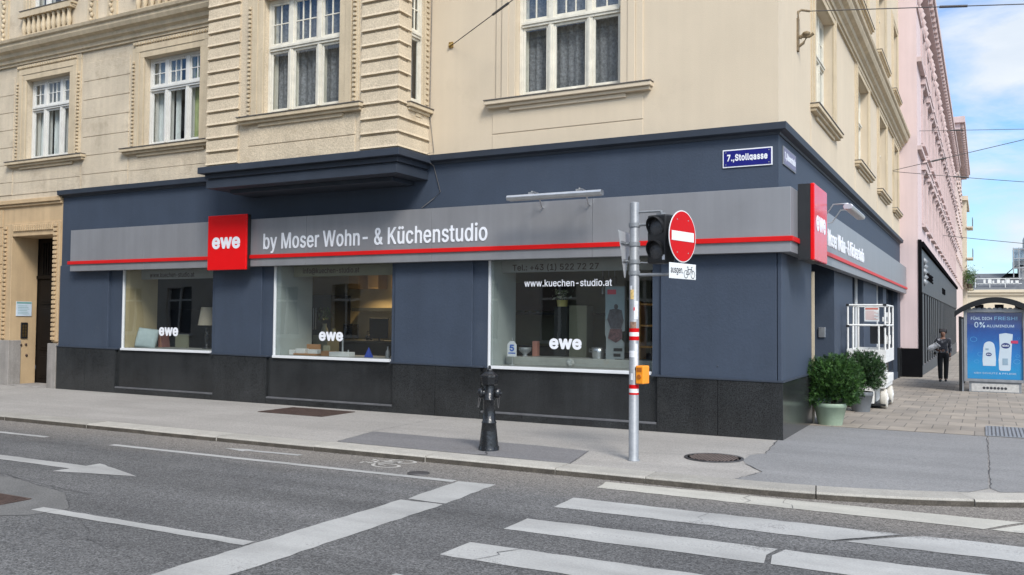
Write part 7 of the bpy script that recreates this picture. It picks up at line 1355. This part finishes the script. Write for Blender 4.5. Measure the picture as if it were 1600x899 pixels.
bg_ = skinned('shopping_bag', [((0,0,0.02),(0.13,0.10)), ((-0.13,0,-0.02),(0.12,0.10)), ((-0.24,0,-0.10),(0.08,0.07)), ((0.07,0,0.09),(0.08,0.07))], [(0,1),(1,2),(0,3)], mat('pale_plastic', (0.62,0.63,0.65), 0.5, var=0.2, scale=12, bump=0.8, bscale=12), None)
bg_.location = (PXG - 0.22, 18.9 - 0.2, PYG + 1.12); tag(bg_, 'pale grey bag held under the arm of the walking woman', 'bag')
hb2 = skinned('handbag', [((0,0,0),(0.12,0.06)), ((-0.07,0,-0.10),(0.11,0.06))], [(0,1)], SHOE, None); hb2.location = (PXG - 0.2, 18.9 - 0.12, PYG + 0.98); tag(hb2, 'black handbag hanging below the pale grey bag of the walking woman', 'bag')

# ------------------------------------------------------------------ buildings down the side street
pk = thing('pink_building', 'long pink building with dark ground floor cladding beyond the cream one', 'building', (0.6, 21.3, 0))
PE = 47.0                                  # length along the street
FK = lambda u, d, v: (-d, u, v)            # local: x outwards
FE = lambda u, d, v: (u, d, v)
pwin = [(2.6 + k*3.2, 4.3 + k*3.2) for k in range(14)]
q = MB(); holes = [(a, b, c, d) for a, b in pwin for c, d in ((5.5, 7.4), (8.6, 10.7), (11.6, 13.0)) if b < PE]
facade(q, FK, 0, PE, -2, 14.2, holes, 0.2); q.quad((0,0,-2),(-12,0,-2),(-12,0,15),(0,0,15)); q.quad((0,PE,-2),(-12,PE,-2),(-12,PE,15),(0,PE,15)); q.build('wall', PINK, pk)
q = MB(); fbox(q, FK, 0, PE, -0.02, 14, 14.21, 14.9); fbox(q, FK, 0.0, PE, -0.45, 0.1, 14.55, 14.85); fbox(q, FK, 0, PE, -0.25, 0.1, 14.2, 14.54)
for k in range(60): fbox(q, FK, 0.2+k*0.78, 0.5+k*0.78, -0.38, -0.2, 14.28, 14.54)
q.build('cornice', PINK_TRIM, pk)
q = MB(); rrn = random.Random(2)
for k in range(80): q.lathe([(0.01,-0.2),(0.13,0),(0.02,0.2)], 8, Matrix.Translation((0.03, 0.6+k*0.58, 13.62 + 0.12*math.sin(k*1.9))))
fbox(q, FK, 0, PE, -0.06, 0, 13.1, 13.2); q.build('frieze', PINK_TRIM, pk)
q = MB(); fbox(q, FK, 0, PE, -0.16, 0, 11.15, 11.32); fbox(q, FK, 0, PE, -0.14, 0, 7.95, 8.1); q.build('string_course', PINK_TRIM, pk)
wproto = None
for k, (a, b) in enumerate(pwin):
    for fl_, (c, d) in enumerate(((5.5, 7.4), (8.6, 10.7), (11.6, 13.0))):
        q = MB(); q.box(-0.16,-0.85,0.0,-0.12,0.85,d-c); q.box(-0.119,-0.05,0,-0.09,0.05,d-c); q.box(-0.118,-0.85,(d-c)*0.68,-0.091,0.85,(d-c)*0.68+0.08); wi = q.build('window', mat('pink_house_window', (0.20,0.19,0.19), 0.2) if 'pink_house_window' not in MATS else MATS['pink_house_window'], pk, 0, (0, (a+b)/2, c))
        q = MB(); 
        for s_ in (-1, 1): q.box(0.0,s_*0.98-0.12,-0.02,0.06,s_*0.98+0.12,d-c+0.15)
        q.box(0,-1.1,-0.12,0.14,1.1,0.0); q.build('surround', PINK_TRIM, wi)
        if fl_ < 2:
            q = MB(); q.box(0,-1.2,d-c+0.16,0.17,1.2,d-c+0.40); q.prism([(-1.25,d-c+0.41),(1.25,d-c+0.41),(1.2,d-c+0.5),(-1.2,d-c+0.5)], 0.2, Matrix.Rotation(R(90),4,'Z') @ Matrix.Translation((0,-0.2,0)))
            for s_ in (-0.9, 0.9): q.prism([(0,d-c-0.12),(0.10,d-c+0.0),(0.15,d-c+0.159),(0,d-c+0.159)], 0.22, Matrix.Translation((0.0,s_-0.11,0)))
            q.build('hood', PINK_TRIM, wi)
gcl = MB(); fbox(gcl, FK, 0.05, PE, -0.06, -0.002, 2.85, 4.45); fbox(gcl, FK, 0.05, PE, -0.03, -0.001, -2, 0.1)
k = 0; u = 0.35
while u < PE - 0.5: fbox(gcl, FK, u, u + 0.80, -0.022, -0.002, -2, 2.849); u += 1.75; k += 1
gcl.build('cladding', CLAD, pk)
q = MB(); fbox(q, FK, -0.03, 0.35, -0.10, -0.0, -1, 4.70); fbox(q, FK, 0.36, PE, -0.16, -0.0, 4.46, 4.66); fbox(q, FK, 0.36, PE, -0.006, -0.001, 0.12, 2.84)
q.box(-0.63,-0.06,-1.0,0.10,-0.005,0.80); q.build('cladding_frame', CLAD_BLACK, pk)
q = MB(); lettering(q, 'BASE', lambda u, d, v: (0.061 - d, u, v), 3.6, 8.6, 3.42, 3.75, 0, 0.03, 0.03); fbox(q, FK, 18.5, 22.0, -0.10, -0.06, 3.3, 3.6); q.build('lettering', CLAD_BLACK, pk)
q = MB()
for k in range(5): q.lathe([(0.02,-0.14),(0.14,0),(0.02,0.14)], 6, Matrix.Translation((0.08, 2.3 + 0.1*(k % 2), 3.25 + k*0.2)))
q.build('emblem', GALV, pk)
pb2 = thing('peach_building', 'tall peach coloured building with a wide overhanging cornice behind the pink one', 'building', (0.55, 68.4, 0))
q = MB(); holes = [(1.5 + k*3.0, 2.9 + k*3.0, c, c+1.9) for k in range(9) for c in (5.5, 9.0, 12.5, 15.8)]; facade(q, FK, 0, 29, -3, 18.0, holes, 0.2); q.quad((0,0,-3),(-12,0,-3),(-12,0,18),(0,0,18)); q.quad((0,29,-3),(0,29,18),(-12,29,18),(-12,29,-3)); q.build('wall', PEACH, pb2)
q = MB(); fbox(q, FK, -0.5, 29.4, -0.85, 12, 18.3, 18.8); fbox(q, FK, -0.2, 29.2, -0.5, 12, 17.8, 18.29)
for k in range(26): fbox(q, FK, 0.1+k*1.12, 0.6+k*1.12, -0.75, -0.5, 17.95, 18.29)
q.build('cornice', PINK_TRIM, pb2)
for h in holes:
    q = MB(); q.box(-0.17,-0.7,0,-0.12,0.7,1.9); wi = q.build('window', MATS['pink_house_window'], pb2, 0, (0,(h[0]+h[1])/2,h[2])); q = MB(); q.box(0,-0.85,-0.12,0.1,0.85,0); q.box(0,-0.9,1.92,0.12,0.9,2.1); q.build('surround', PEACH, wi)
cb2 = thing('balcony_building', 'narrow cream building with balconies and a green plant at the end of the street', 'building', (0.55, 98.2, 0))
q = MB(); holes = [(1.0 + k*2.8, 2.3 + k*2.8, c, c+2.0) for k in range(3) for c in (2.5, 6, 9.5, 13)]; q2 = [(-0.9 + 0.0, -0.1, c, c+2.0) for c in (2.5,)]
facade(q, FK, 0, 12, -3, 15.5, holes, 0.2); q.quad((0,0,-3),(-12,0,-3),(-12,0,15.5),(0,0,15.5)); q.box(-0.0,0.0,-3,0.45,1.2,15.5); q.build('wall', FAR_CREAM, cb2)
q = MB(); fbox(q, FK, -0.4, 12, -0.6, 1, 15.51, 16.0); q.build('cornice', FAR_CREAM, cb2)
for c in (5.4, 8.9, 12.4):
    q = MB(); q.box(0.451,-0.2,c,1.05,3.5,c+0.15); b_ = q.build('balcony', FAR_CREAM, cb2); q = MB()
    for k in range(10): q.tube([(1.02,-0.15+k*0.4,c+0.15),(1.02,-0.15+k*0.4,c+1.1)], 0.03, 5)
    q.box(1.0,-0.2,c+1.1,1.05,3.5,c+1.15); q.build('railing', IRON, b_)
for h in holes:
    q = MB(); q.box(-0.17,-0.65,0,-0.12,0.65,2.0); q.build('window', MATS['pink_house_window'], cb2, 0, (0,(h[0]+h[1])/2,h[2]))
pp = thing('balcony_plant', 'big green plant hanging over a balcony at the street end', 'plant', (1.25, 97.6, 6.3)); rr = random.Random(9); q = MB()
for k in range(900):
    d = Vector((rr.gauss(0,0.34), rr.gauss(0,0.4), rr.gauss(0.4,0.55))); q.add([d, d + Vector((rr.uniform(-0.14,0.14), rr.uniform(-0.14,0.14), rr.uniform(0.0,0.16))), d + Vector((rr.uniform(-0.14,0.14), rr.uniform(-0.14,0.14), rr.uniform(-0.16,0.05)))], [(0,1,2)])
q.build('foliage', PLANT, pp); q = MB(); q.lathe([(0.25,-0.75),(0.32,-0.25)], 14); q.build('pot', RUST, pp)
en = thing('end_building', 'cream building with slate roof closing off the far end of the street', 'building', (-6.2, 112, -1.4))
q = MB(); holes = [(1.2 + k*2.2, 2.2 + k*2.2, 3.9, 5.4) for k in range(14)] + [(1.2 + k*2.2, 2.2 + k*2.2, 0.9, 2.6) for k in range(14)]; facade(q, FE, 0, 34, 0, 7.0, holes, 0.3); q.build('wall', FAR_CREAM, en)
q = MB(); fbox(q, FE, -0.2, 34, -0.4, 0.3, 6.9, 7.25); fbox(q, FE, -0.1, 34, -0.2, 0.2, 6.55, 6.89); q.build('cornice', FAR_CREAM, en)
q = MB(); q.add([(-0.3,-0.4,7.26),(34,-0.4,7.26),(34,7,9.6),(0.6,7,9.6),(0.6,8,9.6),(34,8,9.6)], [(0,1,2,3),(3,2,5,4)]); q.build('roof', SLATE_ROOF, en)
q = MB()
for h in holes: q = MB(); q.box(h[0],0.2,h[2],h[1],0.25,h[3]); q.build('window', CLAD_BLACK, en)
q = MB()
for x_ in (7.9, 9.5, 11.2): q.tube([(x_,0.5,7.4),(x_,0.5,8.7)], 0.05, 6)
q.tube([(7.9,0.5,8.65),(13.0,0.5,8.65)], 0.05, 6); q.tube([(7.9,0.5,8.0),(13.0,0.5,8.0)], 0.05, 6)
for k, (w_, h_) in enumerate(((0.25,0.5),(0.4,0.5),(0.2,0.35),(0.35,0.5),(0.3,0.35),(0.4,0.5),(0.25,0.35),(0.35,0.35))): q.box(8.8+k*0.5,0.4,8.05,8.8+k*0.5+w_,0.45,8.05+h_)
q.build('roof_sign', SIGNAL_WHITE, en)
gl = thing('glass_roof_tower', 'grey glass and metal roof structure above the far end building', 'building', (6.6, 116, 6.5))
q = MB(); TWR = mat('tower_grey', (0.30,0.31,0.32), 0.6, var=0.1); q.box(0,0,0,9,6,2.6); q.build('wall', TWR, gl); q = MB(); q.add([(-2.4,-0.3,0.6),(1.2,-0.3,4.0),(1.2,5,4.0),(-2.4,5,0.6)], [(0,1,2,3)]); q.box(-0.6,0,2.4,8.5,5,3.2); q.build('roof', mat('metal_roof', (0.25,0.27,0.28), 0.4, 0.3), gl)
q = MB(); q.box(0.6,-0.3,4.6,6,5,6.2); q.build('cap', mat('cap_grey', (0.30,0.31,0.29), 0.6), gl); q = MB()
for k in range(4): q.tube([(-0.6+k*0.6,-0.35,1.0),(-0.6+k*0.6,-0.35,4.8)], 0.07, 6)
for z_ in (2.2,3.4,4.6): q.tube([(-0.6,-0.35,z_),(5,-0.35,z_)], 0.07, 6)
q.build('frame', TWR, gl); q = MB(); q.box(-0.6,0,3.2,5,4.8,4.8); q.build('pane', mat('tower_glass', (0.25,0.33,0.40), 0.15), gl)
fcar = thing('parked_van', 'white van parked far down the street beyond the walking woman', 'van', (0.85, 84, gh(84)))
q = MB(); q.prism([(-0.95,0.35),(0.95,0.35),(0.95,1.2),(0.78,2.1),(-0.78,2.1),(-0.95,1.2)], 4.6); q.build('body', TINW, fcar, 0.08); q = MB(); q.prism([(-0.78,1.2),(0.78,1.2),(0.68,1.9),(-0.68,1.9)], 0.02, Matrix.Translation((0,-0.03,0))); q.build('windscreen', CLAD_BLACK, fcar)
for s_ in (-0.8, 0.8):
    for y_ in (0.9, 3.7): q = MB(); q.lathe([(0.3,-0.1),(0.34,-0.08),(0.34,0.08),(0.3,0.1)], 18, Matrix.Translation((s_,y_,0.34)) @ Matrix.Rotation(R(90),4,'Y')); q.build('wheel', CLAD_BLACK, fcar)
# house across the street: seen only as the reflection in the shop windows and panes
op = thing('opposite_building', 'house across the street, mirrored in the shop windows', 'building', (-62, -18.5, 0)); FO = lambda u, d, v: (u, -d, v)
ow = [(2 + k*3.6, 3.7 + k*3.6) for k in range(16)]; q = MB(); holes = [(a, b, c, d) for a, b in ow for c, d in ((0.9, 3.2), (5.4, 7.6), (9.2, 11.4))]; facade(q, FO, 0, 60, -0.2, 13.5, holes, 0.25); q.quad((60,0,0),(60,-10,0),(60,-10,13.5),(60,0,13.5)); q.build('wall', mat('opposite_plaster', (0.56,0.51,0.43), 0.9, var=0.08), op)
q = MB(); fbox(q, FO, 0, 60, -0.4, 0.1, 12.9, 13.5); fbox(q, FO, 0, 60, -0.2, 0.1, 4.2, 4.5); q.build('cornice', CREAM_TRIM, op)
for h in holes:
    w_, hh = h[1]-h[0], h[3]-h[2]; q = MB(); q.box(0,-0.2,0,0.07,-0.1,hh); q.box(w_-0.07,-0.2,0,w_,-0.1,hh); q.box(w_/2-0.05,-0.2,0,w_/2+0.05,-0.1,hh); q.box(0.071,-0.2,hh*0.68,w_/2-0.051,-0.1,hh*0.68+0.1); q.box(w_/2+0.051,-0.2,hh*0.68,w_-0.071,-0.1,hh*0.68+0.1); q.box(-0.2,-0.02,-0.15,w_+0.2,0.14,-0.01); wi = q.build('window', WHITE, op, 0, (h[0], 0, h[2])); q = MB(); q.quad((0,-0.19,0),(w_,-0.19,0),(w_,-0.19,hh),(0,-0.19,hh)); q.build('pane', MATS['dark_lens'], wi)
sheet('sidewalk', [(-70,-14.8),(2.0,-14.8),(2.0,-40),(-70,-40)], 0.03, PAVEMENT, False)
